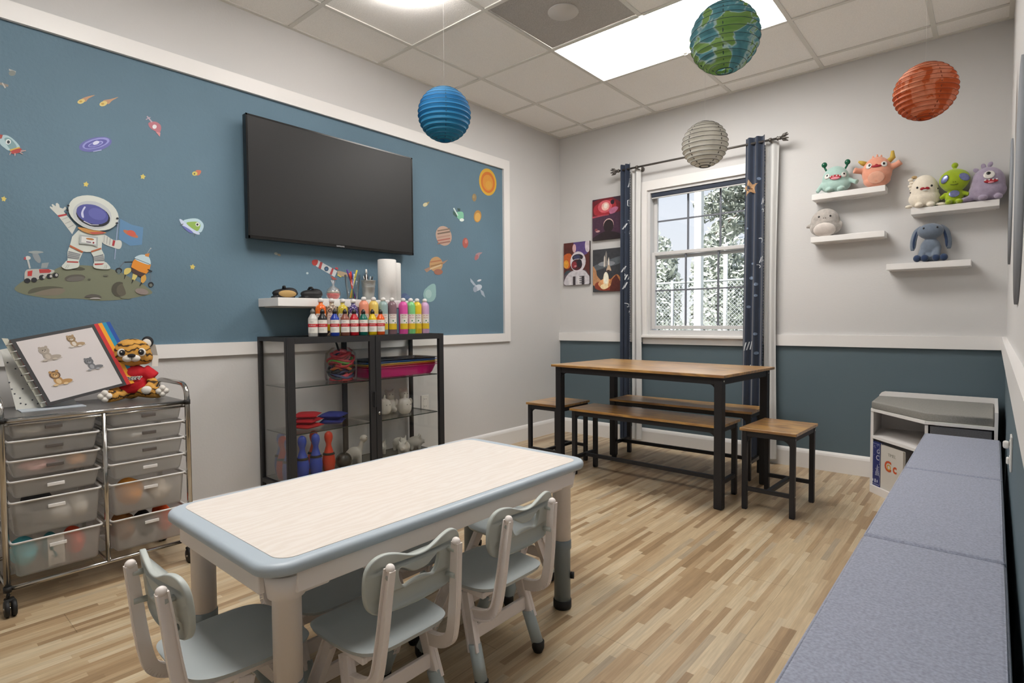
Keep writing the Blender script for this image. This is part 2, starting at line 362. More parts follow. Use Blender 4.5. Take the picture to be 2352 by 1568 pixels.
G().lathe([(0.0, -0.004), (0.083, -0.004), (0.085, 0.0), (0.085, 0.004)], (0, 0, 0), mat('vent_disc', 'c9c6c2', 0.5)).build('round_plate', t_)
t_ = thing('round_ceiling_lamp', 'round flush ceiling lamp with a glowing rim above the television side', 'ceiling light', (0.885, -2.505, H - 0.006))
G().lathe([(0.0, -0.048), (0.155, -0.048), (0.170, -0.045)], (0, 0, 0), mat('lamp_center', 'efeaf2', 0.4, emit=('fff6fa', 1.2)), n=40).build('cover_plate', t_)
G().lathe([(0.170, -0.045), (0.192, -0.040), (0.202, -0.026), (0.202, 0.0)], (0, 0, 0), mat('lamp_rim', 'ffffff', 0.4, emit=('fff8f2', RING)), n=40, caps=False).build('glowing_rim', t_)
# ------------------------------------------------------------------ outside
M_GRASS = mat('lawn', '8b9185', 0.9, noise=0.3, nscale=4)
G().box((-2, 10.2, -0.25), (40, 20, 0.1), M_GRASS).build('ground', kind='structure')
mp_ = mat('porch_paint', 'dedede', 0.6, noise=0.08, nscale=5)
o = thing('porch_post', 'thick white porch post standing outside the window', 'post', (-0.34, 4.08, -0.2))
G().box((0, 0, 1.8), (0.11, 0.11, 3.6), mp_, bev=0.006).build('shaft', o); G().box((0, 0, 0.1), (0.16, 0.16, 0.2), mp_, bev=0.01).build('foot', o)
o = thing('utility_pole', 'thin pale pole standing outside behind the hanging branch', 'pole', (-1.75, 9.1, -0.2))
G().cyl((0, 0, 0), (0, 0, 3.45), 0.05, mp_, n=12).cyl((0, 0, 3.45), (0, 0, 3.5), 0.05, mp_, r1=0.01, n=12).build('shaft', o)
# chain link fence
o = thing('chain_link_fence', 'galvanised chain link fence beyond the porch post', 'fence', (-2, 6.0, -0.2)); mf = mat('galvanised', 'a9adb0', 0.5, metal=0.4)
g = G()
for k in range(int(9 / 0.075)):
    for s_ in (-1, 1):
        x0 = -4.5 + k * 0.075
        pts = [(x0, 0.006 * s_, 0.03), (x0 + s_ * 1.9, 0.006 * s_, 1.93)]
        if abs(pts[1][0]) < 4.9: g.cyl(pts[0], pts[1], 0.0035, mf, n=4, caps=False)
g.build('mesh_wire', o)
g = G(); g.cyl((-4.5, 0, 1.95), (4.5, 0, 1.95), 0.022, mf, n=8); g.build('top_rail', o)
for x in (-4.5, -2.2, 0.35, 2.6, 4.5): G().cyl((x, 0, 0), (x, 0, 2.0), 0.03, mf, n=8).build('fence_post', o)
def leaves(g, c, r, n, ms, size, seed, squash=1.0):
    rd = random.Random(seed)
    for _ in range(n):
        d = Vector((rd.gauss(0, 1), rd.gauss(0, 1), rd.gauss(0, 1))).normalized() * (rd.random() ** 0.4)
        p = Vector(c) + Vector((d.x * r[0], d.y * r[1], d.z * r[2])); s_ = size * (0.6 + rd.random() * 0.8)
        a = Vector((rd.gauss(0, 1), rd.gauss(0, 1), rd.gauss(0, 1))).normalized(); b_ = a.orthogonal().normalized()
        g.quad([p - a * s_, p + b_ * s_ * 0.4, p + a * s_, p - b_ * s_ * 0.4], ms[rd.randrange(len(ms))])
LV = [mat('leaf_a', 'a8ada3', 0.5), mat('leaf_b', 'c0c5bb', 0.5), mat('leaf_c', 'dfe2da', 0.45), mat('leaf_d', '7f867d', 0.6)]
TK = mat('bark', '5c564f', 0.9, noise=0.3, nscale=12)
trees = [(-4.75, 11.3, 3.2, 0.90, 'bushy pale tree beyond the fence, farthest from the curtain with the star'), (-2.85, 11.8, 3.3, 0.90, 'tall bushy tree beyond the fence behind the porch post'), (-0.95, 11.2, 3.1, 0.90, 'bushy tree beyond the fence between porch post and thin pole'), (0.95, 11.8, 3.6, 0.90, 'tall bushy tree beyond the fence behind the thin pole'), (2.85, 11.4, 3.4, 0.90, 'bushy tree beyond the fence hidden mostly by the star curtain')]
for k, (x, y, h, r, lab) in enumerate(trees):
    o = thing('leafy_tree', lab, 'tree', (x, y, -0.2), group='trees beyond the fence'); h *= 1.2
    G().cyl((0, 0, 0), (0, 0, h * 0.7), 0.12, TK, r1=0.05, n=8).build('trunk', o)
    g = G(); leaves(g, (0, 0, h * 0.52), (r, r * 0.8, h * 0.5), 3600, LV, 0.10, k); g.build('foliage', o, fix=False)
for k, (x, lab) in enumerate(((-3.6, 'low dark shrub behind the fence, nearest the small framed posters'), (-1.85, 'low dark shrub behind the fence beside the porch post'), (-0.1, 'low dark shrub behind the fence under the thin pole'))):
    o = thing('garden_shrub', lab, 'shrub', (x, 7.2, -0.2), group='shrubs behind the fence')
    G().cyl((0, 0, 0), (0, 0, 0.5), 0.04, TK, n=6).build('stem', o)
    g = G(); leaves(g, (0, 0, 0.62), (0.76, 0.4, 0.60), 1500, [LV[0], LV[3], LV[1]], 0.09, k + 20); g.build('foliage', o, fix=False)
o = thing('overhanging_tree', 'nearer tree with dark drooping leafy branches in the upper window', 'tree', (1.25, 5.2, -0.2))
g = G(); g.tube(spline([(0, 0, 0), (0.05, 0, 1.5), (0, 0.05, 3.0), (-0.3, 0, 3.6)], 5), [0.12 - 0.003 * i for i in range(16)], TK, n=8)
rd = random.Random(3); tips = []
for k in range(9):
    e_ = Vector((-1.15 - rd.random() * 0.85, rd.uniform(-0.5, 0.5), 2.55 + rd.random() * 0.95)); mid = Vector((-0.5, e_.y * 0.5, 3.2 + rd.random() * 0.3))
    g.tube(spline([(0, 0.05, 2.9), mid, e_], 6), 0.012, TK, n=5); tips.append((mid, e_))
g.build('trunk', o)
g = G()
for k, (a, b_) in enumerate(tips):
    for q in range(5): leaves(g, a.lerp(b_, 0.35 + 0.17 * q) + Vector((0, 0, -0.03 * q)), (0.22, 0.2, 0.13), 85, [LV[0], LV[3], LV[3], LV[1]], 0.055, 50 + k * 7 + q)
g.build('foliage', o, fix=False)
o = thing('overhead_cable', 'thin dark cable strung outside across the upper window', 'cable', (-2, 5.7, 0))
G().tube([(-5 + i, 0, 2.30 + 0.004 * (i - 5) ** 2) for i in range(11)], 0.010, mat('cable', '3c4046', 0.6), n=6).build('wire', o)
for x_ in (-5, 5): G().cyl((x_, 0, -0.2), (x_, 0, 2.5), 0.05, TK, n=8).build('cable_pole', o)
# ------------------------------------------------------------------ curtains
M_NAVY = mat('curtain_navy', '222e42', 0.8, noise=0.08, nscale=20, sheen=0.3)
M_LIN = mat('curtain_lining', 'cfcfce', 0.8); M_PRINT = mat('curtain_print', 'd5dade', 0.7); M_PRT2 = mat('curtain_star', 'b08e6a', 0.7); M_DOT = mat('curtain_dot', '7d8ea6', 0.7)
RODZ, RODY = 2.292, -0.10
def curtain(x0, x1, lx0, lx1, label, seed, z0=0.04, z1=2.335, nf=2.5, prints=()):
    t_ = thing('curtain', label, 'curtain', ((x0 + x1) / 2, RODY, z0), group='space print curtains')
    hw = (x1 - x0) / 2; hh = z1 - z0
    def fy(u, v): # u across 0..1, v up
        a = 0.022 * (0.8 + 0.2 * math.sin(3 * v + seed)); return a * math.cos(2 * math.pi * nf * u + 0.4 * math.sin(2.2 * v + seed))
    def P(u, v, off=0.0):
        sp_ = 1.0 + 0.12 * (1 - v) * (seed == 2)
        return Vector(((u - 0.5) * 2 * hw * sp_ - (0.012 * (1 - v) if seed == 2 else 0), fy(u, v) + off, v * hh))
    g = G(); g.grid(lambda u, v: P(u, v, 0.0), 40, 24, M_NAVY); g.grid(lambda u, v: P(u, v, 0.004), 40, 24, M_NAVY)
    for u in (0, 1): g.grid(lambda a, v: P(u, v, 0.004 * a), 1, 24, M_NAVY)
    g.build('panel', t_, fix=False)
    cxx = (x0 + x1) / 2
    g = G(); g.grid(lambda u, v: Vector((lx0 - cxx + (lx1 - lx0) * u * (1 + 0.10 * math.sin(5.0 * v + seed)), 0.035 + 0.012 * math.sin(2.5 * math.pi * u), v * hh * 0.985)), 16, 24, M_LIN)
    g.grid(lambda u, v: Vector((lx0 - cxx + (lx1 - lx0) * u * (1 + 0.10 * math.sin(5.0 * v + seed)), 0.038 + 0.012 * math.sin(2.5 * math.pi * u), v * hh * 0.985)), 16, 24, M_LIN)
    g.build('white_lining', t_, fix=False)
    # scalloped dotted edge
    g = G(); n = 110
    for k in range(n):
        v = (k + 0.5) / n * 0.97; p = P(1.0, v); g.ell(p + Vector((0.003, 0, 0)), 0.0045, M_NAVY, nu=6, nv=4)
    g.build('pompom_edge', t_)
    def put(me, u, v, m, name, s=1.0):
        bm = bmesh.new(); bm.from_mesh(me); bmesh.ops.subdivide_edges(bm, edges=bm.edges[:], cuts=2, use_grid_fill=True); bm.to_mesh(me); bm.free()
        c = P(u, v)
        def T_(q):
            uu = u + q.x / (2 * hw); uu = min(max(uu, 0.0), 1.0); p = P(uu, v + q.y / hh); return Vector((p.x, p.y - 0.0025 + q.z * 0.2, p.z))
        return G().mesh(me, m, T_).build(name, t_)
    for (kind, u, v, s_) in prints:
        if kind == 'star': put(curve_mesh([[(s_ * (1 if i % 2 == 0 else 0.45) * math.sin(math.radians(36 * i - 8)), s_ * (1 if i % 2 == 0 else 0.45) * math.cos(math.radians(36 * i - 8))) for i in range(10)]], 0.0006), u, v, M_PRT2, 'printed_star')
        elif kind == 'dot': put(curve_mesh([[(s_ * math.cos(i * math.pi / 4), s_ * math.sin(i * math.pi / 4)) for i in range(8)]], 0.0006), u, v, M_DOT, 'printed_dot')
        elif kind == 'box': put(curve_mesh([rrect(s_, s_ * 1.8, 0.008), rrect(s_ - 0.008, s_ * 1.8 - 0.008, 0.006)], 0.0006), u, v, M_PRINT, 'printed_mark')
        elif kind == 'arc': put(curve_mesh([[(s_ * math.cos(a), s_ * math.sin(a)) for a in [math.radians(q) for q in range(-60, 130, 20)]] + [] , ], 0.0006) if 0 else curve_mesh([[(s_ * math.cos(math.radians(q)), s_ * math.sin(math.radians(q))) for q in range(-60, 130, 20)] + [(s_ * 0.72 * math.cos(math.radians(q)), s_ * 0.72 * math.sin(math.radians(q))) for q in range(120, -70, -20)]], 0.0006), u, v, M_PRINT, 'printed_mark')
        else: # strokes
            for k in range(3): put(curve_mesh([[(-0.004 + k * 0.015, -s_ + 0.004 * k), (0.002 + k * 0.015, -s_ + 0.004 * k), (0.014 + k * 0.015, s_ + 0.004 * k), (0.008 + k * 0.015, s_ + 0.004 * k)]], 0.0006), u, v - 0.0 * k, M_PRINT, 'printed_mark')
    return t_
curtain(0.69, 0.795, 0.790, 0.866, 'narrow gathered navy space print curtain beside the framed posters', 1, prints=[('strokes', 0.75, 0.93, 0.03), ('box', 0.84, 0.86, 0.03), ('strokes', 0.3, 0.775, 0.018), ('arc', 0.8, 0.79, 0.02), ('dot', 0.5, 0.755, 0.009), ('strokes', 0.85, 0.75, 0.014), ('strokes', 0.25, 0.62, 0.02), ('strokes', 0.45, 0.59, 0.022), ('strokes', 0.3, 0.56, 0.024), ('arc', 0.5, 0.60, 0.014), ('arc', 0.6, 0.49, 0.02), ('strokes', 0.8, 0.465, 0.012)])
curtain(1.715, 1.85, 1.845, 1.925, 'gathered navy curtain with a tan star beside the plush shelves', 2, prints=[('star', 0.28, 0.845, 0.062), ('dot', 0.72, 0.87, 0.011), ('strokes', 0.85, 0.80, 0.02), ('arc', 0.9, 0.77, 0.015), ('arc', 0.8, 0.68, 0.02), ('strokes', 0.78, 0.62, 0.02), ('arc', 0.72, 0.60, 0.014), ('dot', 0.45, 0.61, 0.009), ('dot', 0.4, 0.565, 0.013), ('dot', 0.65, 0.545, 0.012), ('dot', 0.65, 0.51, 0.01), ('dot', 0.3, 0.475, 0.01), ('dot', 0.65, 0.39, 0.011), ('dot', 0.7, 0.33, 0.012), ('strokes', 0.15, 0.35, 0.03), ('strokes', 0.1, 0.28, 0.02), ('strokes', 0.85, 0.28, 0.03), ('dot', 0.2, 0.72, 0.007)])
M_ROD = mat('rod_pewter', '6e6a66', 0.4, metal=0.8)
o = thing('curtain_rod', 'thin pewter curtain rod with leafy finials above the window', 'curtain rod', (1.31, RODY, RODZ))
G().cyl((-0.62, 0, 0), (0.615, 0, 0), 0.008, M_ROD).build('rod', o)
for s_, x in ((-1, -0.62), (1, 0.615)):
    g = G(); g.lathe([(0.010, 0), (0.016, 0.008), (0.010, 0.016), (0.014, 0.024), (0.007, 0.032)], (x, 0, 0), M_ROD, ax=rot(0, 90 * s_, 0), n=12)
    for k in range(7):
        a = 2 * math.pi * k / 7; g.tube([(x + s_ * 0.03, 0.004 * math.cos(a), 0.004 * math.sin(a)), (x + s_ * 0.048, 0.018 * math.cos(a), 0.018 * math.sin(a)), (x + s_ * 0.072, 0.028 * math.cos(a), 0.028 * math.sin(a))], [0.004, 0.009, 0.003], M_ROD, n=6)
    g.ell((x + s_ * 0.045, 0, 0), 0.012, M_ROD); g.build('finial', o)
for x in (-0.458, 0.575):
    g = G(); g.tube([(x, 0.096, 0.0), (x, 0.05, -0.012), (x, 0.0, -0.012)], 0.005, M_ROD, n=8).lathe([(0.02, 0), (0.02, 0.004)], (x, 0.0965, 0), M_ROD, ax=rot(90), n=14).lathe([(0.014, -0.007), (0.014, 0.007)], (x, 0, 0), M_ROD, ax=rot(0, 90, 0), n=12); g.build('bracket', o)
# ------------------------------------------------------------------ framed space prints
def wallprint(label, x0, x1, z0, z1, art):
    t_ = thing('wall_poster', label, 'poster', ((x0 + x1) / 2, -0.001, (z0 + z1) / 2), group='space posters beside the curtain')
    w_, h_ = x1 - x0, z1 - z0
    G().box((0, -0.009, 0), (w_, 0.018, h_), mat('poster_edge', '3a3030', 0.6)).build('board', t_)
    g = G()
    lay = [0]
    def P(q): return (-w_ / 2 + q[0] * w_, -0.0185 - 0.0003 * lay[0], h_ / 2 - q[1] * h_)
    def poly(c, pts, sm=0):
        lay[0] += 1
        L = smooth_loop(pts, 5) if sm else pts
        L = [(min(max(a, 0.0), 1.0), min(max(b_, 0.0), 1.0)) for a, b_ in L]
        me = curve_mesh([L], 0.0001); g.mesh(me, mat('art_' + c, c, 0.35, noise=0.15, nscale=40), lambda v: Vector((-w_ / 2 + v.x * w_, -0.0185 - 0.0002 * lay[0] + v.z, h_ / 2 - v.y * h_)))
    def el(c, cx_, cy_, rx, ry): poly(c, [(cx_ + rx * math.cos(a * math.pi / 10), cy_ + ry * math.sin(a * math.pi / 10)) for a in range(20)])
    art(poly, el); g.build('printed_art', t_, fix=False)
FULL = [(0, 0), (1, 0), (1, 1), (0, 1)]
def art1(p, e):
    p('3b2838', FULL); p('6d1c28', [(0, .05), (.3, 0), (.7, 0), (1, .15), (1, .42), (0, .42)]); p('a82c38', [(.05, .2), (.3, .08), (.7, .05), (.85, .2), (.75, .35), (.4, .4), (.1, .38)], 1)
    e('d2606a', .45, .2, .25, .15); e('eebcb0', .47, .2, .14, .1); e('fbe6da', .48, .19, .07, .06); e('2a1a28', .72, .12, .07, .055); p('b56a8a', [(.6, .3), (.8, .24), (.92, .28), (.8, .38), (.65, .4)], 1)
    p('4a3044', [(0, .43), (.3, .4), (.7, .4), (1, .36), (1, 1), (0, 1)]); p('b04a5c', [(0, .41), (.3, .4), (.6, .4), (.6, .42), (.3, .43), (0, .45)]); e('d9b8b4', .58, .66, .185, .16); e('2c2226', .58, .68, .18, .155); p('2c2226', [(.1, .9), (.5, .8), (.95, .88), (1, 1), (0, 1)], 1); e('c89a9a', .2, .78, .08, .025); e('8a4a50', .14, .74, .05, .03)
def art2(p, e):
    p('5a2a26', FULL); p('c4602c', [(0, .3), (.25, .25), (.35, .4), (.2, .6), (0, .55)], 1); e('e2a03c', .1, .5, .1, .1); p('5a4680', [(.4, 0), (.9, 0), (.95, .25), (.75, .32), (.5, .28)], 1); e('cfc4cc', .93, .1, .1, .16); e('d8b0b4', .42, .14, .07, .1)
    e('3a4c54', .2, .75, .18, .1); p('5c5058', [(0, .78), (.3, .66), (.85, .66), (1, .8), (1, 1), (0, 1)]); p('c9c6cc', [(.05, .85), (.3, .68), (.75, .66), (.95, .78), (1, .85), (.95, 1), (.1, 1)], 1)
    e('d6d0d6', .56, .46, .3, .24); e('2a2630', .55, .36, .21, .08); e('3a3f60', .52, .35, .13, .05); e('d6d0d6', .55, .46, .22, .07); e('4a2028', .52, .53, .21, .13); e('8c3038', .42, .53, .1, .08); e('26222c', .62, .5, .1, .1); e('d2868c', .47, .56, .05, .02)
    for k in range(4): p('3a3238' if k % 2 else 'd9d6d9', [(.2 + .17 * k, .8), (.3 + .17 * k, .8), (.3 + .17 * k, 1), (.2 + .17 * k, 1)])
    for k in range(4): p('4a4a50', [(.62, .8 + .05 * k), (.82, .8 + .05 * k), (.82, .815 + .05 * k), (.62, .815 + .05 * k)])
def art3(p, e):
    p('3c3d42', FULL); p('5c6268', [(0, .4), (.4, .3), (1, .2), (1, .35), (.4, .45), (0, .5)], 1); e('8c9096', .5, .35, .3, .06); p('b98860', [(0, .4), (.12, .5), (.16, .62), (.35, .8), (.2, .95), (.05, .85), (0, .8)], 1); p('8a3a26', [(.1, .8), (.3, .75), (.75, .7), (.95, .85), (.9, .95), (.4, .98), (.1, .92)], 1)
    p('dca06c', [(.2, .8), (.4, .7), (.7, .75), (.62, .88), (.4, .95), (.28, .9)], 1); p('c08050', [(.6, .8), (.75, .65), (.9, .62), (1, .75), (.8, .85)], 1); p('5a2c24', [(.7, .72), (.85, .62), (1, .8), (1, 1), (.6, 1)]); e('f4e2c0', .48, .72, .1, .18); e('fdf4e0', .48, .68, .07, .14); e('f6dcae', .42, .88, .14, .06)
    p('8a8580', [(.42, .38), (.46, .12), (.49, .05), (.52, .12), (.52, .4)]); p('d4cfc6', [(.40, .42), (.41, .2), (.43, .15), (.45, .2), (.45, .42)]); p('e6ded2', [(.55, .45), (.56, .25), (.58, .2), (.6, .25), (.61, .45)]); p('c0a890', [(.5, .48), (.56, .38), (.62, .4), (.68, .52), (.5, .52)]); p('4a3a34', [(.52, .5), (.62, .5), (.6, .55), (.54, .55)])
wallprint('square red nebula poster hanging highest beside the curtain', 0.372, 0.655, 1.745, 2.105, art1)
wallprint('poster of a white helmeted astronaut, nearest the room corner', 0.058, 0.340, 1.365, 1.752, art2)
wallprint('poster of a shuttle launch in orange smoke, under the nebula poster', 0.375, 0.656, 1.292, 1.665, art3)
# ------------------------------------------------------------------ rustic tables, benches, stools
def wood_mat(name, c1, c2, c3, rough, sc_=3.0, ax=(1.5, 9, 9)):
    m = mat(name, c1, rough, coat=1.0, spec=0.9); t, b = nodes(m); b.inputs['Coat Roughness'].default_value = 0.3; b.inputs['Coat IOR'].default_value = 1.7; N = t.nodes.new; L = t.links.new
    tcn = N('ShaderNodeTexCoord'); mp = N('ShaderNodeMapping'); mp.inputs['Scale'].default_value = ax; L(tcn.outputs['Object'], mp.inputs[0])
    n1 = N('ShaderNodeTexNoise'); n1.inputs['Scale'].default_value = sc_; n1.inputs['Detail'].default_value = 8; n1.inputs['Distortion'].default_value = 1.2; L(mp.outputs[0], n1.inputs[0])
    n2 = N('ShaderNodeTexNoise'); n2.inputs['Scale'].default_value = 9.0; n2.inputs['Detail'].default_value = 4; L(tcn.outputs['Object'], n2.inputs[0])
    r = N('ShaderNodeValToRGB'); r.color_ramp.elements[0].position = 0.32; r.color_ramp.elements[1].position = 0.62; r.color_ramp.elements[0].color = (*lin(c2), 1); r.color_ramp.elements[1].color = (*lin(c1), 1); L(n1.outputs[0], r.inputs[0])
    mx = N('ShaderNodeMixRGB'); mx.inputs[2].default_value = (*lin(c3), 1); r2_ = N('ShaderNodeMapRange'); r2_.inputs[1].default_value = 0.45; r2_.inputs[2].default_value = 0.7; r2_.inputs[4].default_value = 0.75; L(n2.outputs[0], r2_.inputs[0]); L(r2_.outputs[0], mx.inputs[0]); L(r.outputs[0], mx.inputs[1]); L(mx.outputs[0], b.inputs['Base Color'])
    return m
M_RUST = wood_mat('rustic_wood', 'd2a04e', '7a5022', 'a06c2a', 0.38)
M_FRAME = mat('frame_black', '26262a', 0.5, metal=0.2)
def rustic(name, label, cat, cxy, rz, L_, D_, Ht, leg, top_t, inset, group=None, stretch='long', apron=0.03):
    t_ = thing(name, label, cat, (cxy[0], cxy[1], 0), rz, group)
    G().box((0, 0, Ht - top_t / 2), (L_, D_, top_t), M_RUST, bev=0.002).build('wooden_top' if name == 'dining_table' else 'seat', t_)
    lx, ly = L_ / 2 - inset - leg / 2, D_ / 2 - inset - leg / 2; zt = Ht - top_t - 0.0005
    for sx in (-1, 1):
        for sy in (-1, 1):
            l = G().box((sx * lx, sy * ly, zt / 2 + 0.002), (leg, leg, zt - 0.004), M_FRAME, bev=0.002).build('leg', t_)
            G().box((sx * lx, sy * ly, 0.0015), (leg * 0.9, leg * 0.9, 0.003), M_RUBBER).build('foot_pad', l)
    g = G(); zc = zt - apron / 2
    for s_ in (-1, 1):
        g.box((0, s_ * ly, zc), (2 * lx - leg, leg * 0.8, apron), M_FRAME, bev=0.001); g.box((s_ * lx, 0, zc), (leg * 0.8, 2 * ly - leg, apron), M_FRAME, bev=0.001)
    # corner gussets
    for sx in (-1, 1):
        for sy in (-1, 1):
            c = Vector((sx * (lx - leg / 2), sy * ly - 0.002, zt - apron)); r_ = 0.045
            pts = [c] + [c + Vector((-sx * (r_ - r_ * math.sin(a)), 0, -(r_ - r_ * math.cos(a)))) for a in [math.pi / 2 * k / 5 for k in range(6)]]
            g.prism(pts, (0, 0.004, 0), M_FRAME)
    g.build('apron_frame', t_)
    zs = 0.115
    if stretch == 'long':
        for s_ in (-1, 1): G().box((s_ * lx, 0, zs), (leg * 0.8, 2 * ly - leg, 0.022), M_FRAME).build('stretcher', t_)
        G().box((0, 0, zs), (2 * lx - leg * 0.8, 0.022, 0.022), M_FRAME).build('stretcher', t_)
    elif stretch == 'short':
        for s_ in (-1, 1): G().box((0, s_ * ly, zs), (2 * lx - leg, leg * 0.8, 0.02), M_FRAME).build('stretcher', t_)
        G().box((0, 0, zs), (0.022, 2 * ly - leg * 0.8, 0.02), M_FRAME).build('stretcher', t_)
    for sx in (-1, 1):
        for sy in (-1, 1):
            for z in (zt - 0.02,) + ((zs,) if stretch else ()): G().cyl((sx * (lx + leg / 2 - 0.001), sy * ly, z), (sx * (lx + leg / 2 + 0.002), sy * ly, z), 0.005, M_CHROME, n=8).build('screw', t_)
    return t_
rustic('dining_table', 'tall rustic wood dining table with black metal frame by the window', 'table', (1.425, -0.885), -4.0, 1.22, 0.73, 0.742, 0.045, 0.016, 0.022, stretch=None, apron=0.04)
rustic('bench', 'rustic wood bench with black frame on the near side of the dining table', 'bench', (1.447, -1.045), -1.0, 1.03, 0.305, 0.45, 0.028, 0.016, 0.012, 'benches at the dining table')
rustic('bench', 'rustic wood bench with black frame between dining table and window wall', 'bench', (1.42, -0.475), 1.0, 1.03, 0.29, 0.45, 0.028, 0.016, 0.012, 'benches at the dining table')
rustic('stool', 'small rustic wood stool standing free at the open end of the dining table', 'stool', (2.20, -0.975), -2.0, 0.29, 0.40, 0.45, 0.026, 0.016, 0.010, 'stools at the dining table', stretch='short')
rustic('stool', 'small rustic wood stool in the room corner past the glass cabinet', 'stool', (0.675, -0.965), 0.0, 0.31, 0.37, 0.45, 0.026, 0.016, 0.010, 'stools at the dining table', stretch='short')
# ------------------------------------------------------------------ small activity table
M_KBLUE = mat('kid_blue', 'afbbc5', 0.38); M_KTOP = mat('kid_top', 'dcd0c4', 0.35); M_KWHITE = mat('kid_white', 'ece5e1', 0.42); M_KGREY = mat('kid_grey', '7f8b92', 0.45)
def ktop():
    m = M_KTOP; t, b = nodes(m); N = t.nodes.new; L = t.links.new
    tcn = N('ShaderNodeTexCoord'); mp = N('ShaderNodeMapping'); mp.inputs['Scale'].default_value = (1.4, 0.35, 1); L(tcn.outputs['Object'], mp.inputs[0])
    wv = N('ShaderNodeTexWave'); wv.inputs['Scale'].default_value = 9.0; wv.inputs['Distortion'].default_value = 14.0; wv.inputs['Detail'].default_value = 4; wv.inputs['Detail Scale'].default_value = 1.4; L(mp.outputs[0], wv.inputs[0])
    r = N('ShaderNodeValToRGB'); r.color_ramp.elements[0].color = (*lin('ded5cc'), 1); r.color_ramp.elements[1].color = (*lin('e4ddd6'), 1); L(wv.outputs[0], r.inputs[0]); L(r.outputs[0], b.inputs['Base Color'])
ktop()
tb = thing('activity_table', 'low white children table with pale blue rounded rim and tubular legs', 'table', (1.69, -3.178, 0))
TX, TY, TZ = 0.61, 1.20, 0.54
g = G(); me = curve_mesh([rrect(TX - 0.026, TY - 0.026, 0.055, 8)], 0.0025, 0.0125, 4); g.mesh(me, M_KBLUE, Matrix.Translation((0, 0, TZ - 0.0150)), True); rim = g.build('rim', tb)
G().mesh(curve_mesh([rrect(TX - 0.052, TY - 0.088, 0.04, 8)], 0.001), M_KTOP, Matrix.Translation((0, 0, TZ + 0.0002))).build('tabletop', tb)
g = G(); ax_, ay_ = TX / 2 - 0.028, TY / 2 - 0.028
for s_ in (-1, 1):
    g.box((s_ * ax_, 0, TZ - 0.055), (0.014, 2 * ay_ - 0.10, 0.050), M_KWHITE, bev=0.003); g.box((0, s_ * ay_, TZ - 0.055), (2 * ax_ - 0.10, 0.014, 0.050), M_KWHITE, bev=0.003)
g.build('apron', tb)
for sx in (-1, 1):
    for sy in (-1, 1):
        x, y = sx * 0.233, sy * 0.520
        g = G(); g.lathe([(0.031, 0.245), (0.031, 0.44), (0.040, 0.445), (0.050, TZ - 0.040)], (x, y, 0), M_KWHITE, n=28)
        g.box((x, y + sy * 0.02 - sy * 0.075, TZ - 0.07), (0.05, 0.08, 0.058), M_KWHITE, bev=0.008); l = g.build('leg', tb)
        G().lathe([(0.0295, 0.03), (0.0295, 0.215), (0.033, 0.22), (0.033, 0.25), (0.0315, 0.252)], (x, y, 0), M_KGREY, n=28).build('sleeve', l)
        G().lathe([(0.030, 0.0), (0.033, 0.005), (0.033, 0.030), (0.0298, 0.032)], (x, y, 0), M_RUBBER, n=28).build('rubber_foot', l)
        G().cyl((x + 0.026, y + 0.015, 0.12), (x + 0.037, y + 0.021, 0.12), 0.012, M_RUBBER).build('adjusting_knob', l)
# ------------------------------------------------------------------ children's chairs
M_CSEAT = mat('chair_seat', 'b3bbbd', 0.42); M_CBACK = mat('chair_back', 'b6bcb8', 0.42); M_CFR = mat('chair_frame', 'efe7e3', 0.42); M_CLEG = mat('chair_leg', 'a9b5b7', 0.45)
def back_mesh():
    P = [(0, 0.500), (0.025, 0.503), (0.050, 0.512), (0.075, 0.521), (0.100, 0.524), (0.121, 0.517), (0.135, 0.499), (0.139, 0.470), (0.137, 0.435), (0.128, 0.408), (0.108, 0.392), (0.06, 0.388)]
    L = smooth_loop(P + [(0, 0.387)] + [(-a, b_) for a, b_ in P[:0:-1]], 3)
    Hh = [(0, 0.466), (0.02, 0.468), (0.040, 0.480), (0.056, 0.487), (0.064, 0.476), (0.058, 0.450), (0.044, 0.434), (0.02, 0.440)]
    Lh = smooth_loop(Hh + [(0, 0.442)] + [(-a, b_) for a, b_ in Hh[:0:-1]], 3)
    return curve_mesh([L, Lh], 0.0035, 0.0032, 2)
def bendback(v): # curve_mesh XY -> upright panel; X across, Y height, Z thickness
    return Vector((v.x, -0.150 + 0.9 * v.x * v.x + v.z - (v.y - 0.39) * 0.10, v.y))
BACK = back_mesh()
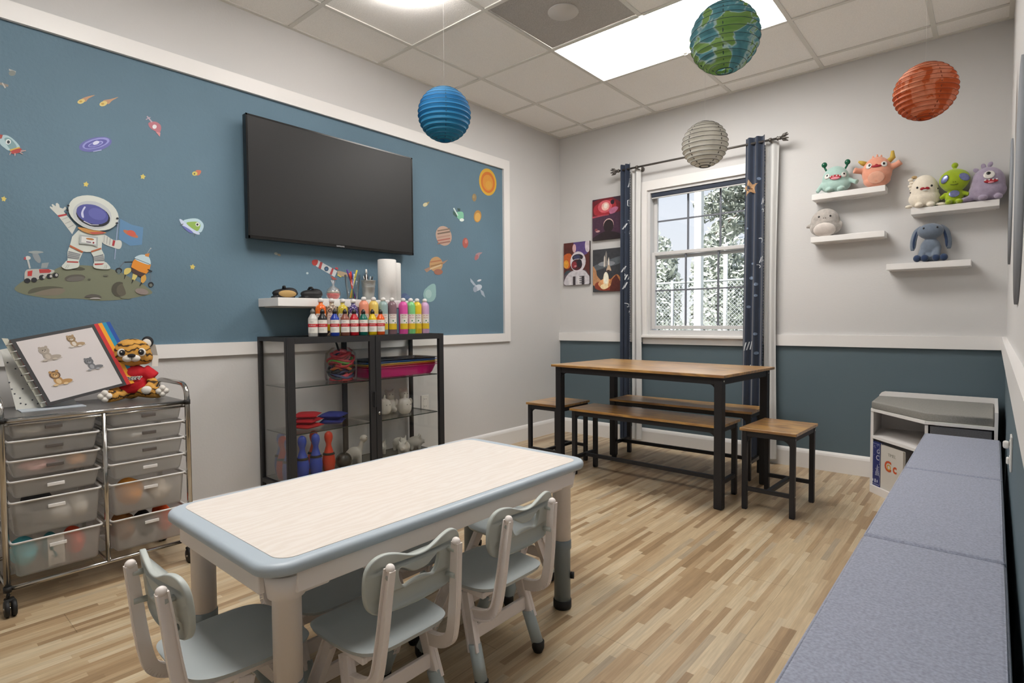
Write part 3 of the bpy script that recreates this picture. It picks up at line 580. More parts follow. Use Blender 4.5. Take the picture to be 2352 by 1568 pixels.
def chair(label, loc, rz, drop=0.0):
    t_ = thing('kids_chair', label, 'chair', (*loc, 0), rz, 'children chairs around the low table'); Z = 0.295 - drop
    # seat: dished rounded slab
    outl = lambda a: (lambda c, s_: Vector((math.copysign(abs(c) ** 0.45, c) * 0.141, math.copysign(abs(s_) ** 0.45, s_) * 0.144)))(math.cos(a), math.sin(a))
    def top(u, v):
        p = outl(2 * math.pi * u) * v; x, y = p.x * (1.0 - 0.08 * (p.y < 0) * abs(p.y) / 0.138), p.y
        z = Z - 0.012 * (1 - min(1, (v ** 3))) - 0.010 * max(0, y / 0.138) ** 4 * 1.0 + 0.008 * max(0, -y / 0.138) ** 3
        if v > 0.93: z -= 0.004 * ((v - 0.93) / 0.07) ** 2
        return Vector((x, y, z))
    g = G(); g.grid(top, 48, 12, M_CSEAT, closeu=True); g.grid(lambda u, v: top(u, 1.0 - 0.03 * v) + Vector((0, 0, -0.012 * v - 0.002 * 0)), 48, 2, M_CSEAT, closeu=True); g.grid(lambda u, v: top(u, 0.97 * v) * 1.0 + Vector((0, 0, -0.012)), 48, 6, M_CSEAT, closeu=True)
    g.build('seat', t_)
    g = G()
    for s_ in (-1, 1): g.box((s_ * 0.112, -0.0, Z - 0.025), (0.016, 0.20, 0.018), M_CFR, bev=0.003)
    for y in (-0.09, 0.1): g.box((0, y, Z - 0.026), (0.21, 0.014, 0.016), M_CFR, bev=0.003)
    g.build('seat_frame', t_)
    G().mesh(BACK, M_CBACK, lambda v: bendback(v) + Vector((0, 0, -drop)), True).build('backrest', t_)
    for s_ in (-1, 1):
        path = spline([(s_ * 0.1135, -0.050, Z - 0.088), (s_ * 0.113, -0.098, Z - 0.080), (s_ * 0.112, -0.132, Z - 0.062), (s_ * 0.110, -0.148, Z - 0.030), (s_ * 0.106, -0.162, Z + 0.05), (s_ * 0.101, -0.172, Z + 0.14), (s_ * 0.097, -0.180, Z + 0.205)], 5)
        g = G(); n = len(path)
        for i in range(n - 1):
            a, b_ = path[i], path[i + 1]; d = (b_ - a); mid = (a + b_) / 2; wd = 0.030 - 0.010 * i / n
            nrm = Vector((0, d.z, -d.y)).normalized(); R = Matrix((Vector((1, 0, 0)), nrm, d.normalized())).transposed()
            g.box(mid, (0.010, wd * 1.1, d.length * 1.06), M_CFR, R=R); g.box(mid + Vector((s_ * 0.006, 0, 0)) + nrm * wd * 0.5, (0.012, 0.004, d.length * 1.06), M_CFR, R=R); g.box(mid + Vector((s_ * 0.006, 0, 0)) - nrm * wd * 0.5, (0.012, 0.004, d.length * 1.06), M_CFR, R=R)
        g.ell((s_ * 0.099, -0.180, Z + 0.207), (0.010, 0.0115, 0.011), M_CFR); pst = g.build('back_post', t_)
        g = G()
        for zz in (0.185, 0.12): g.cyl((s_ * 0.099, -0.176, Z + zz), (s_ * 0.095, -0.150, Z + zz), 0.007, M_CBACK, n=12)
        g.build('peg', pst)
    kn = 0.105 - drop * 0.6
    for sx in (-1, 1):
        for sy in (-1, 1):
            topp = Vector((sx * 0.110, sy * 0.035 + 0.01, Z - 0.035)); foot = Vector((sx * 0.128, 0.16 if sy > 0 else -0.10, 0.012)); k = (topp.z - kn) / (topp.z - foot.z); knee = topp.lerp(foot, k)
            d = (knee - topp); R = Matrix((Vector((1, 0, 0)), Vector((0, d.z, -d.y)).normalized(), d.normalized())).transposed()
            g = G(); g.box((topp + knee) / 2, (0.016, 0.036, d.length), M_CFR, R=R, bev=0.004)
            for e_ in (-1, 1): g.box((topp + knee) / 2 + R @ Vector((sx * 0.010, e_ * 0.016, 0)), (0.010, 0.005, d.length), M_CFR, R=R)
            l = g.build('leg', t_)
            G().cyl(knee - d.normalized() * 0.02, foot + Vector((0, 0, 0.012)), 0.0185, M_CLEG, n=18).build('leg_sleeve', l)
            G().lathe([(0.0135, -0.012), (0.0195, 0.002), (0.0200, 0.022), (0.0186, 0.024)], foot, M_RUBBER, n=18).build('rubber_foot', l)
    for y in (-0.058, 0.098):
        G().box((0, y, kn + 0.045), (0.225, 0.012, 0.040), M_CFR, bev=0.003).build('cross_bar', t_)
    return t_
chair('pale grey children chair at the short table end nearest the drawer cart', (1.735, -3.735), 0)
chair('pale grey children chair on the open side, nearest the drawer cart', (1.925, -3.455), 90)
chair('pale grey children chair on the open side, nearest the benches', (1.925, -3.060), 90)
chair('children chair tucked under the table, on the cart end of the cabinet side', (1.540, -3.390), -90, 0.05)
chair('children chair tucked under the table, on the bench end of the cabinet side', (1.530, -3.030), -90, 0.05)
chair('children chair tucked in at the short table end facing the glass cabinet corner', (1.635, -2.615), 180, 0.05)
# ------------------------------------------------------------------ padded storage benches along the wall
M_FAB = mat('bench_fabric', '969bac', 0.9, noise=0.2, nscale=170, bump=0.5, bscale=420, sheen=0.2)
for (y0, y1, lab) in ((-0.735, -1.605, 'grey padded storage bench at the far end touching the book corner'), (-1.612, -2.512, 'grey padded storage bench in the middle of the row along the wall'), (-2.519, -3.42, 'grey padded storage bench closest to the small table in the row')):
    o = thing('storage_bench', lab, 'bench', (2.982, (y0 + y1) / 2, 0), group='padded storage benches along the wall'); L_ = abs(y1 - y0)
    G().box((0, 0, 0.195), (0.275, L_ - 0.014, 0.386), M_FAB, bev=0.006).build('box_body', o)
    l = G().box((0, 0, 0.4205), (0.298, L_ - 0.002, 0.062), M_FAB, bev=0.012, seg=3).build('padded_lid', o)
    g = G(); 
    for s_ in (-1, 1): g.tube([(s_ * 0.142, -L_ / 2 + 0.012, 0.449), (s_ * 0.142, L_ / 2 - 0.012, 0.449)], 0.0022, M_FAB, n=6)
    g.build('seam', l)
    g = G()
    for a in (-1, 1):
        for b_ in (-1, 1): g.box((a * 0.12, b_ * (L_ / 2 - 0.04), 0.001), (0.02, 0.02, 0.002), M_RUBBER)
    g.build('foot_pad', o)
# ------------------------------------------------------------------ corner reading bench with book shelves
M_BW = mat('booth_white', 'e6e3e1', 0.45); M_CUSH = mat('booth_cushion', '8b8984', 0.9, noise=0.12, nscale=200, bump=0.4, bscale=350); M_DRW = mat('booth_drawer', '6f6f72', 0.9, noise=0.12, nscale=200)
o = thing('corner_book_bench', 'white corner bench with grey cushion and open book shelves under it', 'bench', (2.545, -0.03, 0))
fp = [(0, 0), (0.575, 0), (0.575, -0.655), (0.285, -0.655), (0, -0.33)]
def fpz(z, d, m, g, P=fp): g.prism([(a, b_, z) for a, b_ in P], (0, 0, d), m)
g = G(); fpz(0.0, 0.045, M_BW, g); fpz(0.325, 0.016, M_BW, g, [(0.014, -0.014), (0.561, -0.014), (0.561, -0.64), (0.286, -0.648), (0.004, -0.326)]); fpz(0.487, 0.016, M_BW, g)
g.box((0.007, -0.165, 0.266), (0.014, 0.33, 0.442), M_BW); g.box((0.568, -0.3275, 0.266), (0.014, 0.655, 0.442), M_BW); g.box((0.2875, -0.007, 0.266), (0.547, 0.014, 0.442), M_BW); g.box((0.292, -0.40, 0.406), (0.014, 0.49, 0.150), M_BW); g.box((0.292, -0.34, 0.185), (0.014, 0.60, 0.28), M_BW)
g.build('case', o)
g = G(); g.prism([(0, -0.0, 0.503), (0.575, 0, 0.503), (0.575, 0, 0.575), (0.03, 0, 0.575), (0.012, 0, 0.567), (0, 0, 0.55)], (0, -0.014, 0), M_BW); g.box((0.568, -0.335, 0.539), (0.014, 0.64, 0.072), M_BW); g.build('back_rail', o)
g = G(); me = curve_mesh([[(0.006, -0.03), (0.55, -0.03), (0.55, -0.635), (0.292, -0.635), (0.012, -0.33)]], 0.014, 0.008, 3); g.mesh(me, M_CUSH, Matrix.Translation((0, 0, 0.525)), True); g.build('cushion', o)
d = G().box((0.43, -0.638, 0.408), (0.245, 0.016, 0.142), M_DRW, bev=0.003).build('drawer_front', o)
G().tube([(0.39, -0.648, 0.42), (0.43, -0.66, 0.415), (0.47, -0.648, 0.42)], 0.004, M_DRW, n=8).build('pull_tab', d)
def book(label, cxy, rz, w_, h_, th_, cover, art):
    t_ = thing('picture_book', label, 'book', (*cxy, 0.0455), rz, 'picture books in the corner bench')
    G().box((0, 0, h_ / 2), (w_ - 0.004, th_ - 0.004, h_ - 0.006), mat('paper', 'd9d4c8', 0.8)).build('pages', t_)
    g = G(); 
    for s_ in (-1, 1): g.box((0, s_ * th_ / 2, h_ / 2), (w_, 0.002, h_), cover)
    g.box((-w_ / 2, 0, h_ / 2), (0.002, th_, h_), cover); g.build('cover', t_)
    art(t_, w_, h_, -th_ / 2 - 0.0012)
def flat_text(g, s, size, x, y, z, m, shear=0.0, off=0.0): # upright text facing -Y
    g.mesh(text_mesh(s, size, 0.0002, shear=shear, offset=off), m, lambda v: Vector((x + v.x, y - 0.0006 + v.z, z + v.y)))
M_PW = mat('print_white', 'd6dae6', 0.5)
def artA(t_, w_, h_, y):
    g = G(); flat_text(g, 'G', 0.035, w_ / 2 - 0.018, y, h_ - 0.055, M_PW); flat_text(g, 'C', 0.042, w_ / 2 - 0.022, y, h_ - 0.092, M_PW)
    rd = random.Random(5)
    for k in range(11): # triangle of dots and stars
        n = k // 2 + 1
        for q in range(n): g.ell((w_ / 2 - 0.024 + (q - (n - 1) / 2) * 0.007, y, h_ - 0.135 - k * 0.006), (0.0022, 0.0006, 0.0022), M_PW, nu=6, nv=4)
    for k in range(26): g.ell((rd.uniform(-w_ / 2 + 0.008, w_ / 2 - 0.005), y, rd.choice([rd.uniform(h_ - 0.04, h_ - 0.01), rd.uniform(0.05, h_)])), (0.0018, 0.0005, 0.0018), M_PW, nu=6, nv=4)
    for x in (-w_ / 2 + 0.006, w_ / 2 - 0.003): g.box((x, y, h_ / 2), (0.0012, 0.0006, h_ - 0.02), M_PW)
    for z in (0.01, h_ - 0.01): g.box((0, y, z), (w_ - 0.012, 0.0006, 0.0012), M_PW)
    for x, s_ in ((-0.02, 1), (0.0, 1.5), (0.018, 1)): g.box((x, y, 0.03), (0.006 * s_, 0.0006, 0.014 * s_), M_PW)
    g.build('cover_print', t_)
def artB(t_, w_, h_, y):
    g = G(); mg = mat('print_grey', '9a9a92', 0.6); mo = mat('print_orange', 'c8542c', 0.5); my = mat('print_yellow', 'd9a43c', 0.5)
    flat_text(g, 'TIMEL', 0.026, 0.0, y, h_ - 0.045, mg, 0.15); flat_text(g, 'C', 0.085, -0.03, y, h_ - 0.115, mo, 0, 0.002); flat_text(g, 'O', 0.045, -0.022, y - 0.0003, h_ - 0.118, my, 0, 0.001); flat_text(g, 'c', 0.075, 0.028, y, h_ - 0.115, mo, 0, 0.002)
    g.build('cover_print', t_)
book('dark blue picture book with white stars standing in the corner bench', (2.580, -0.372), -49, 0.085, 0.262, 0.012, mat('cover_blue', '232f6e', 0.35), artA)
book('white picture book with orange letters next to the dark blue one', (2.672, -0.478), -49, 0.185, 0.255, 0.012, mat('cover_white', 'd3cfc8', 0.35), artB)
# ------------------------------------------------------------------ television
tv = thing('television', 'large black flat television mounted on the blue mural wall', 'television', (0.0, -2.377, 1.82))
M_TVB = mat('tv_bezel', '0c0c0d', 0.25); 
G().box((0.066, 0, 0), (0.038, 1.116, 0.655), M_TVB, bev=0.004).build('housing', tv)
G().box((0.0862, 0, 0.004), (0.0015, 1.096, 0.630), mat('tv_screen', '0f0f10', 0.48, spec=0.5)).build('screen', tv)
g = G(); 
for a, b_, w_, h_ in ((0, 0.3235, 1.116, 0.008), (0, -0.3205, 1.116, 0.014)): g.box((0.0865, a, b_), (0.003, w_, h_), M_TVB)
for s_ in (-1, 1): g.box((0.0865, s_ * 0.5535, 0), (0.003, 0.009, 0.655), M_TVB)
g.build('bezel', tv)
G().box((0.0235, 0, 0), (0.047, 0.42, 0.30), M_BLACK, bev=0.004).build('wall_mount', tv)
G().mesh(text_mesh('SAMSUNG', 0.012, 0.0003), mat('logo_grey', 'b9babd', 0.4), lambda v: Vector((0.0883 + v.z, -0.005 + v.x, -0.3205 + v.y))).build('logo', tv)
# ------------------------------------------------------------------ wall decals
DECALS=[
('wall_decal','grey moon surface decal with craters under the waving astronaut',[('777b66',1,[[-3.87,1.188],[-3.856,1.21],[-3.836,1.227],[-3.789,1.255],[-3.743,1.274],[-3.709,1.294],[-3.651,1.303],[-3.582,1.302],[-3.508,1.288],[-3.452,1.257],[-3.407,1.231],[-3.367,1.196],[-3.38,1.181],[-3.439,1.165],[-3.5,1.153],[-3.587,1.147],[-3.642,1.153],[-3.695,1.155],[-3.747,1.152],[-3.797,1.159],[-3.845,1.17]]),('5a5a4c',1,[[-3.827,1.171],[-3.821,1.187],[-3.796,1.199],[-3.745,1.206],[-3.707,1.199],[-3.771,1.189],[-3.801,1.178]]),('7f7768',1,[[-3.804,1.167],[-3.791,1.181],[-3.746,1.196],[-3.707,1.197],[-3.705,1.184],[-3.734,1.167]]),('5b5850',0,[[-3.628,1.252],[-3.63,1.246],[-3.635,1.241],[-3.643,1.236],[-3.654,1.232],[-3.665,1.23],[-3.677,1.229],[-3.687,1.229],[-3.696,1.231],[-3.701,1.235],[-3.703,1.239],[-3.701,1.245],[-3.696,1.25],[-3.688,1.255],[-3.678,1.259],[-3.667,1.261],[-3.655,1.262],[-3.644,1.262],[-3.636,1.26],[-3.63,1.256]]),('6b6862',0,[[-3.631,1.247],[-3.632,1.243],[-3.637,1.239],[-3.644,1.236],[-3.653,1.232],[-3.663,1.23],[-3.673,1.229],[-3.682,1.23],[-3.689,1.231],[-3.694,1.233],[-3.695,1.237],[-3.694,1.24],[-3.689,1.244],[-3.683,1.248],[-3.674,1.251],[-3.664,1.253],[-3.654,1.254],[-3.645,1.254],[-3.637,1.252],[-3.633,1.25]]),('4f5044',1,[[-3.676,1.282],[-3.665,1.294],[-3.643,1.295],[-3.628,1.288],[-3.638,1.282]]),('4d4b40',0,[[-3.472,1.203],[-3.473,1.192],[-3.478,1.182],[-3.485,1.174],[-3.493,1.169],[-3.502,1.167],[-3.511,1.168],[-3.519,1.173],[-3.526,1.181],[-3.53,1.19],[-3.531,1.201],[-3.529,1.212],[-3.525,1.221],[-3.518,1.229],[-3.51,1.235],[-3.5,1.237],[-3.491,1.236],[-3.483,1.231],[-3.477,1.223],[-3.473,1.214]]),('5f5b4e',0,[[-3.461,1.2],[-3.463,1.191],[-3.467,1.182],[-3.472,1.175],[-3.48,1.171],[-3.487,1.169],[-3.495,1.17],[-3.502,1.174],[-3.508,1.181],[-3.511,1.189],[-3.512,1.198],[-3.51,1.207],[-3.507,1.216],[-3.501,1.222],[-3.494,1.227],[-3.486,1.229],[-3.478,1.228],[-3.471,1.224],[-3.466,1.217],[-3.462,1.209]]),('777b66',1,[[-3.486,1.232],[-3.453,1.218],[-3.455,1.161],[-3.5,1.164],[-3.475,1.182]]),('66665a',0,[[-3.541,1.263],[-3.542,1.262],[-3.543,1.26],[-3.546,1.259],[-3.549,1.258],[-3.552,1.258],[-3.556,1.258],[-3.559,1.258],[-3.561,1.259],[-3.562,1.26],[-3.563,1.262],[-3.562,1.263],[-3.561,1.265],[-3.558,1.266],[-3.555,1.267],[-3.552,1.267],[-3.549,1.267],[-3.546,1.267],[-3.543,1.266],[-3.542,1.264]]),('5c5c50',0,[[-3.609,1.242],[-3.609,1.241],[-3.61,1.24],[-3.611,1.239],[-3.613,1.239],[-3.615,1.238],[-3.616,1.238],[-3.618,1.239],[-3.619,1.24],[-3.62,1.241],[-3.62,1.242],[-3.62,1.243],[-3.619,1.244],[-3.618,1.245],[-3.616,1.246],[-3.614,1.246],[-3.613,1.246],[-3.611,1.245],[-3.61,1.245],[-3.609,1.244]]),('5c5852',0,[[-3.635,1.16],[-3.634,1.163],[-3.631,1.167],[-3.627,1.17],[-3.622,1.172],[-3.616,1.174],[-3.61,1.176],[-3.602,1.176],[-3.595,1.176],[-3.589,1.175],[-3.582,1.173],[-3.577,1.171],[-3.574,1.168],[-3.571,1.165],[-3.571,1.162]]),('b3b0ac',0,[[-3.616,1.154],[-3.615,1.155],[-3.613,1.157],[-3.611,1.158],[-3.608,1.159],[-3.604,1.16],[-3.599,1.161],[-3.595,1.161],[-3.59,1.161],[-3.585,1.161],[-3.581,1.16],[-3.578,1.159],[-3.576,1.158],[-3.574,1.156],[-3.574,1.155]]),('8b7f7a',0,[[-3.383,1.19],[-3.385,1.186],[-3.39,1.182],[-3.397,1.18],[-3.405,1.18],[-3.413,1.18],[-3.422,1.183],[-3.429,1.186],[-3.434,1.19],[-3.437,1.195],[-3.438,1.199],[-3.436,1.203],[-3.431,1.207],[-3.425,1.209],[-3.417,1.209],[-3.408,1.209],[-3.4,1.207],[-3.392,1.203],[-3.387,1.199],[-3.384,1.195]])]),
('wall_decal','white astronaut decal in striped suit waving above the moon surface',[('c9ccc6',0,[[-3.718,1.514],[-3.736,1.534],[-3.744,1.544],[-3.743,1.55],[-3.733,1.546],[-3.738,1.557],[-3.734,1.561],[-3.724,1.552],[-3.723,1.565],[-3.718,1.568],[-3.712,1.562],[-3.71,1.549],[-3.699,1.546],[-3.691,1.556],[-3.686,1.548],[-3.697,1.535],[-3.69,1.523],[-3.654,1.475],[-3.67,1.438]]),('b23a3c',0,[[-3.718,1.515],[-3.687,1.526],[-3.686,1.519],[-3.715,1.507]]),('a8aca8',0,[[-3.703,1.497],[-3.683,1.509],[-3.684,1.512],[-3.704,1.499]]),('a8aca8',0,[[-3.693,1.48],[-3.673,1.493],[-3.674,1.496],[-3.694,1.483]]),('a8aca8',0,[[-3.683,1.463],[-3.664,1.477],[-3.665,1.48],[-3.684,1.466]]),('c9ccc6',1,[[-3.558,1.452],[-3.518,1.429],[-3.492,1.43],[-3.485,1.419],[-3.487,1.401],[-3.496,1.389],[-3.517,1.393],[-3.559,1.411]]),('989d9b',0,[[-3.552,1.446],[-3.556,1.412],[-3.554,1.412],[-3.55,1.446]]),('989d9b',0,[[-3.542,1.441],[-3.545,1.408],[-3.543,1.408],[-3.539,1.441]]),('989d9b',0,[[-3.531,1.436],[-3.535,1.404],[-3.532,1.404],[-3.528,1.436]]),('a8323c',0,[[-3.519,1.428],[-3.51,1.426],[-3.516,1.4],[-3.524,1.402]]),('ccd2cb',0,[[-3.644,1.463],[-3.558,1.459],[-3.564,1.384],[-3.583,1.368],[-3.622,1.364],[-3.657,1.369],[-3.681,1.383],[-3.671,1.427]]),('ccd2cb',0,[[-3.68,1.389],[-3.633,1.364],[-3.647,1.33],[-3.653,1.309],[-3.691,1.307],[-3.689,1.359]]),('ccd2cb',0,[[-3.567,1.387],[-3.555,1.357],[-3.555,1.32],[-3.594,1.317],[-3.595,1.344],[-3.605,1.363]]),('82868a',0,[[-3.686,1.363],[-3.643,1.353],[-3.65,1.328],[-3.69,1.331]]),('82868a',0,[[-3.598,1.345],[-3.559,1.36],[-3.554,1.328],[-3.592,1.325]]),('b9bdba',0,[[-3.687,1.354],[-3.647,1.347],[-3.646,1.349],[-3.687,1.356]]),('b9bdba',0,[[-3.595,1.338],[-3.557,1.351],[-3.558,1.353],[-3.596,1.34]]),('b9bdba',0,[[-3.688,1.346],[-3.647,1.34],[-3.646,1.342],[-3.687,1.348]]),('b9bdba',0,[[-3.596,1.332],[-3.558,1.343],[-3.558,1.345],[-3.596,1.334]]),('b9bdba',0,[[-3.688,1.338],[-3.647,1.332],[-3.647,1.334],[-3.687,1.34]]),('b9bdba',0,[[-3.596,1.327],[-3.558,1.335],[-3.558,1.337],[-3.596,1.329]]),('b3613c',0,[[-3.68,1.39],[-3.633,1.365],[-3.637,1.358],[-3.682,1.382]]),('b3613c',0,[[-3.567,1.388],[-3.566,1.382],[-3.603,1.364],[-3.605,1.37]]),('ccd2cb',1,[[-3.69,1.321],[-3.653,1.321],[-3.652,1.296],[-3.673,1.286],[-3.697,1.282],[-3.712,1.292],[-3.704,1.306]]),('ccd2cb',1,[[-3.593,1.32],[-3.556,1.325],[-3.542,1.314],[-3.534,1.297],[-3.554,1.291],[-3.595,1.295]]),('ad3c38',0,[[-3.693,1.318],[-3.653,1.319],[-3.653,1.313],[-3.694,1.312]]),('ad3c38',0,[[-3.594,1.314],[-3.556,1.318],[-3.565,1.311],[-3.593,1.307]]),('9a9e98',0,[[-3.699,1.286],[-3.69,1.303],[-3.691,1.304],[-3.7,1.287]]),('9a9e98',0,[[-3.559,1.293],[-3.553,1.309],[-3.554,1.31],[-3.56,1.294]]),('9a9e98',0,[[-3.692,1.286],[-3.685,1.303],[-3.686,1.304],[-3.693,1.287]]),('9a9e98',0,[[-3.551,1.294],[-3.547,1.31],[-3.549,1.31],[-3.553,1.295]]),('c08a4a',1,[[-3.646,1.471],[-3.552,1.46],[-3.557,1.453],[-3.592,1.445],[-3.619,1.449],[-3.638,1.458]]),('b4534a',0,[[-3.611,1.453],[-3.552,1.461],[-3.558,1.452],[-3.598,1.446]]),('a9b0b0',0,[[-3.644,1.439],[-3.578,1.435],[-3.58,1.389],[-3.599,1.397],[-3.648,1.398]]),('d8dad8',0,[[-3.638,1.432],[-3.585,1.429],[-3.586,1.4],[-3.64,1.405]]),('b07840',0,[[-3.593,1.422],[-3.594,1.42],[-3.596,1.419],[-3.6,1.418],[-3.604,1.418],[-3.609,1.418],[-3.613,1.419],[-3.617,1.419],[-3.62,1.421],[-3.622,1.422],[-3.623,1.424],[-3.622,1.425],[-3.62,1.426],[-3.616,1.427],[-3.612,1.427],[-3.607,1.427],[-3.603,1.427],[-3.598,1.426],[-3.595,1.425],[-3.593,1.423]]),('5b4660',0,[[-3.622,1.407],[-3.604,1.406],[-3.604,1.41],[-3.622,1.411]]),('8c2f3c',0,[[-3.592,1.407],[-3.592,1.406],[-3.593,1.405],[-3.594,1.404],[-3.595,1.403],[-3.596,1.403],[-3.597,1.403],[-3.598,1.404],[-3.599,1.404],[-3.599,1.406],[-3.599,1.407],[-3.599,1.408],[-3.599,1.409],[-3.598,1.41],[-3.597,1.411],[-3.596,1.411],[-3.595,1.411],[-3.594,1.411],[-3.593,1.41],[-3.592,1.409]]),('ccd1ca',0,[[-3.499,1.517],[-3.506,1.501],[-3.518,1.487],[-3.533,1.476],[-3.552,1.468],[-3.572,1.464],[-3.593,1.464],[-3.613,1.468],[-3.632,1.475],[-3.649,1.486],[-3.663,1.499],[-3.674,1.514],[-3.68,1.53],[-3.682,1.547],[-3.68,1.564],[-3.673,1.579],[-3.663,1.593],[-3.649,1.604],[-3.631,1.612],[-3.612,1.617],[-3.592,1.618],[-3.571,1.615],[-3.551,1.609],[-3.533,1.599],[-3.517,1.585],[-3.506,1.57],[-3.499,1.553],[-3.496,1.535]]),('b8bdc0',0,[[-3.525,1.519],[-3.531,1.504],[-3.542,1.49],[-3.556,1.479],[-3.573,1.472],[-3.592,1.469],[-3.61,1.47],[-3.628,1.476],[-3.643,1.485],[-3.655,1.497],[-3.663,1.511],[-3.666,1.527],[-3.665,1.543],[-3.659,1.558],[-3.649,1.571],[-3.636,1.582],[-3.619,1.59],[-3.601,1.593],[-3.582,1.593],[-3.565,1.588],[-3.549,1.579],[-3.536,1.567],[-3.527,1.552],[-3.524,1.536]]),('1f2028',0,[[-3.531,1.514],[-3.536,1.502],[-3.546,1.492],[-3.558,1.485],[-3.573,1.481],[-3.589,1.479],[-3.606,1.481],[-3.621,1.487],[-3.634,1.494],[-3.645,1.504],[-3.652,1.516],[-3.655,1.528],[-3.654,1.54],[-3.649,1.552],[-3.64,1.561],[-3.629,1.569],[-3.614,1.574],[-3.598,1.575],[-3.582,1.574],[-3.566,1.569],[-3.552,1.561],[-3.541,1.551],[-3.534,1.539],[-3.53,1.527]]),('4f5497',0,[[-3.537,1.521],[-3.542,1.51],[-3.551,1.502],[-3.563,1.495],[-3.577,1.492],[-3.592,1.491],[-3.608,1.493],[-3.622,1.498],[-3.635,1.506],[-3.645,1.515],[-3.651,1.526],[-3.654,1.537],[-3.653,1.548],[-3.649,1.558],[-3.64,1.567],[-3.629,1.573],[-3.615,1.577],[-3.6,1.578],[-3.585,1.577],[-3.57,1.572],[-3.557,1.564],[-3.547,1.555],[-3.54,1.544],[-3.536,1.532]]),('5f63a8',0,[[-3.546,1.53],[-3.55,1.523],[-3.556,1.517],[-3.565,1.513],[-3.575,1.512],[-3.585,1.513],[-3.594,1.516],[-3.602,1.522],[-3.608,1.529],[-3.61,1.537],[-3.61,1.545],[-3.606,1.553],[-3.6,1.559],[-3.591,1.563],[-3.582,1.564],[-3.571,1.563],[-3.562,1.56],[-3.554,1.554],[-3.548,1.547],[-3.545,1.539]]),('c5c9e6',1,[[-3.626,1.563],[-3.62,1.562],[-3.629,1.541],[-3.628,1.516],[-3.635,1.517],[-3.637,1.536]]),('c8c8d0',0,[[-3.63,1.498],[-3.603,1.485],[-3.601,1.488],[-3.628,1.501]]),('c8c8d0',0,[[-3.602,1.485],[-3.574,1.488],[-3.574,1.491],[-3.602,1.488]]),('22262c',0,[[-3.678,1.561],[-3.678,1.559],[-3.679,1.558],[-3.68,1.557],[-3.681,1.556],[-3.683,1.556],[-3.684,1.556],[-3.685,1.556],[-3.686,1.557],[-3.687,1.558],[-3.687,1.559],[-3.687,1.561],[-3.686,1.562],[-3.685,1.563],[-3.684,1.564],[-3.682,1.564],[-3.681,1.564],[-3.68,1.564],[-3.679,1.563],[-3.678,1.562]]),('22262c',0,[[-3.681,1.539],[-3.682,1.538],[-3.682,1.537],[-3.683,1.536],[-3.685,1.535],[-3.686,1.535],[-3.687,1.535],[-3.689,1.535],[-3.689,1.536],[-3.69,1.537],[-3.69,1.538],[-3.69,1.539],[-3.689,1.541],[-3.688,1.542],[-3.687,1.543],[-3.686,1.543],[-3.684,1.543],[-3.683,1.543],[-3.682,1.542],[-3.681,1.541]]),('22262c',0,[[-3.497,1.529],[-3.497,1.528],[-3.498,1.526],[-3.499,1.525],[-3.5,1.524],[-3.502,1.524],[-3.503,1.524],[-3.505,1.524],[-3.506,1.525],[-3.506,1.526],[-3.507,1.528],[-3.506,1.529],[-3.506,1.531],[-3.504,1.532],[-3.503,1.533],[-3.502,1.533],[-3.5,1.533],[-3.499,1.533],[-3.498,1.532],[-3.497,1.531]]),('22262c',0,[[-3.499,1.507],[-3.499,1.505],[-3.5,1.504],[-3.501,1.503],[-3.503,1.502],[-3.504,1.502],[-3.506,1.502],[-3.507,1.502],[-3.508,1.503],[-3.509,1.504],[-3.509,1.505],[-3.509,1.507],[-3.508,1.508],[-3.507,1.509],[-3.505,1.51],[-3.504,1.511],[-3.502,1.511],[-3.501,1.51],[-3.5,1.509],[-3.499,1.508]])]),
('wall_decal','blue flag decal with orange ringed planet beside the astronaut',[('5d86ad',0,[[-3.488,1.53],[-3.442,1.508],[-3.395,1.501],[-3.403,1.418],[-3.451,1.408],[-3.495,1.435]]),('b5704f',0,[[-3.418,1.452],[-3.42,1.449],[-3.426,1.448],[-3.433,1.449],[-3.442,1.451],[-3.452,1.455],[-3.461,1.459],[-3.468,1.464],[-3.474,1.469],[-3.477,1.474],[-3.477,1.478],[-3.475,1.48],[-3.469,1.481],[-3.462,1.48],[-3.453,1.478],[-3.444,1.475],[-3.435,1.47],[-3.427,1.465],[-3.421,1.46],[-3.418,1.455]]),('c75c4c',0,[[-3.427,1.462],[-3.429,1.459],[-3.433,1.456],[-3.438,1.454],[-3.443,1.454],[-3.449,1.455],[-3.454,1.457],[-3.458,1.461],[-3.461,1.465],[-3.463,1.469],[-3.462,1.473],[-3.46,1.477],[-3.456,1.48],[-3.451,1.482],[-3.446,1.482],[-3.44,1.481],[-3.435,1.479],[-3.431,1.475],[-3.428,1.471],[-3.427,1.467]]),('8c9bb8',0,[[-3.497,1.529],[-3.517,1.34],[-3.513,1.34],[-3.493,1.529]])]),
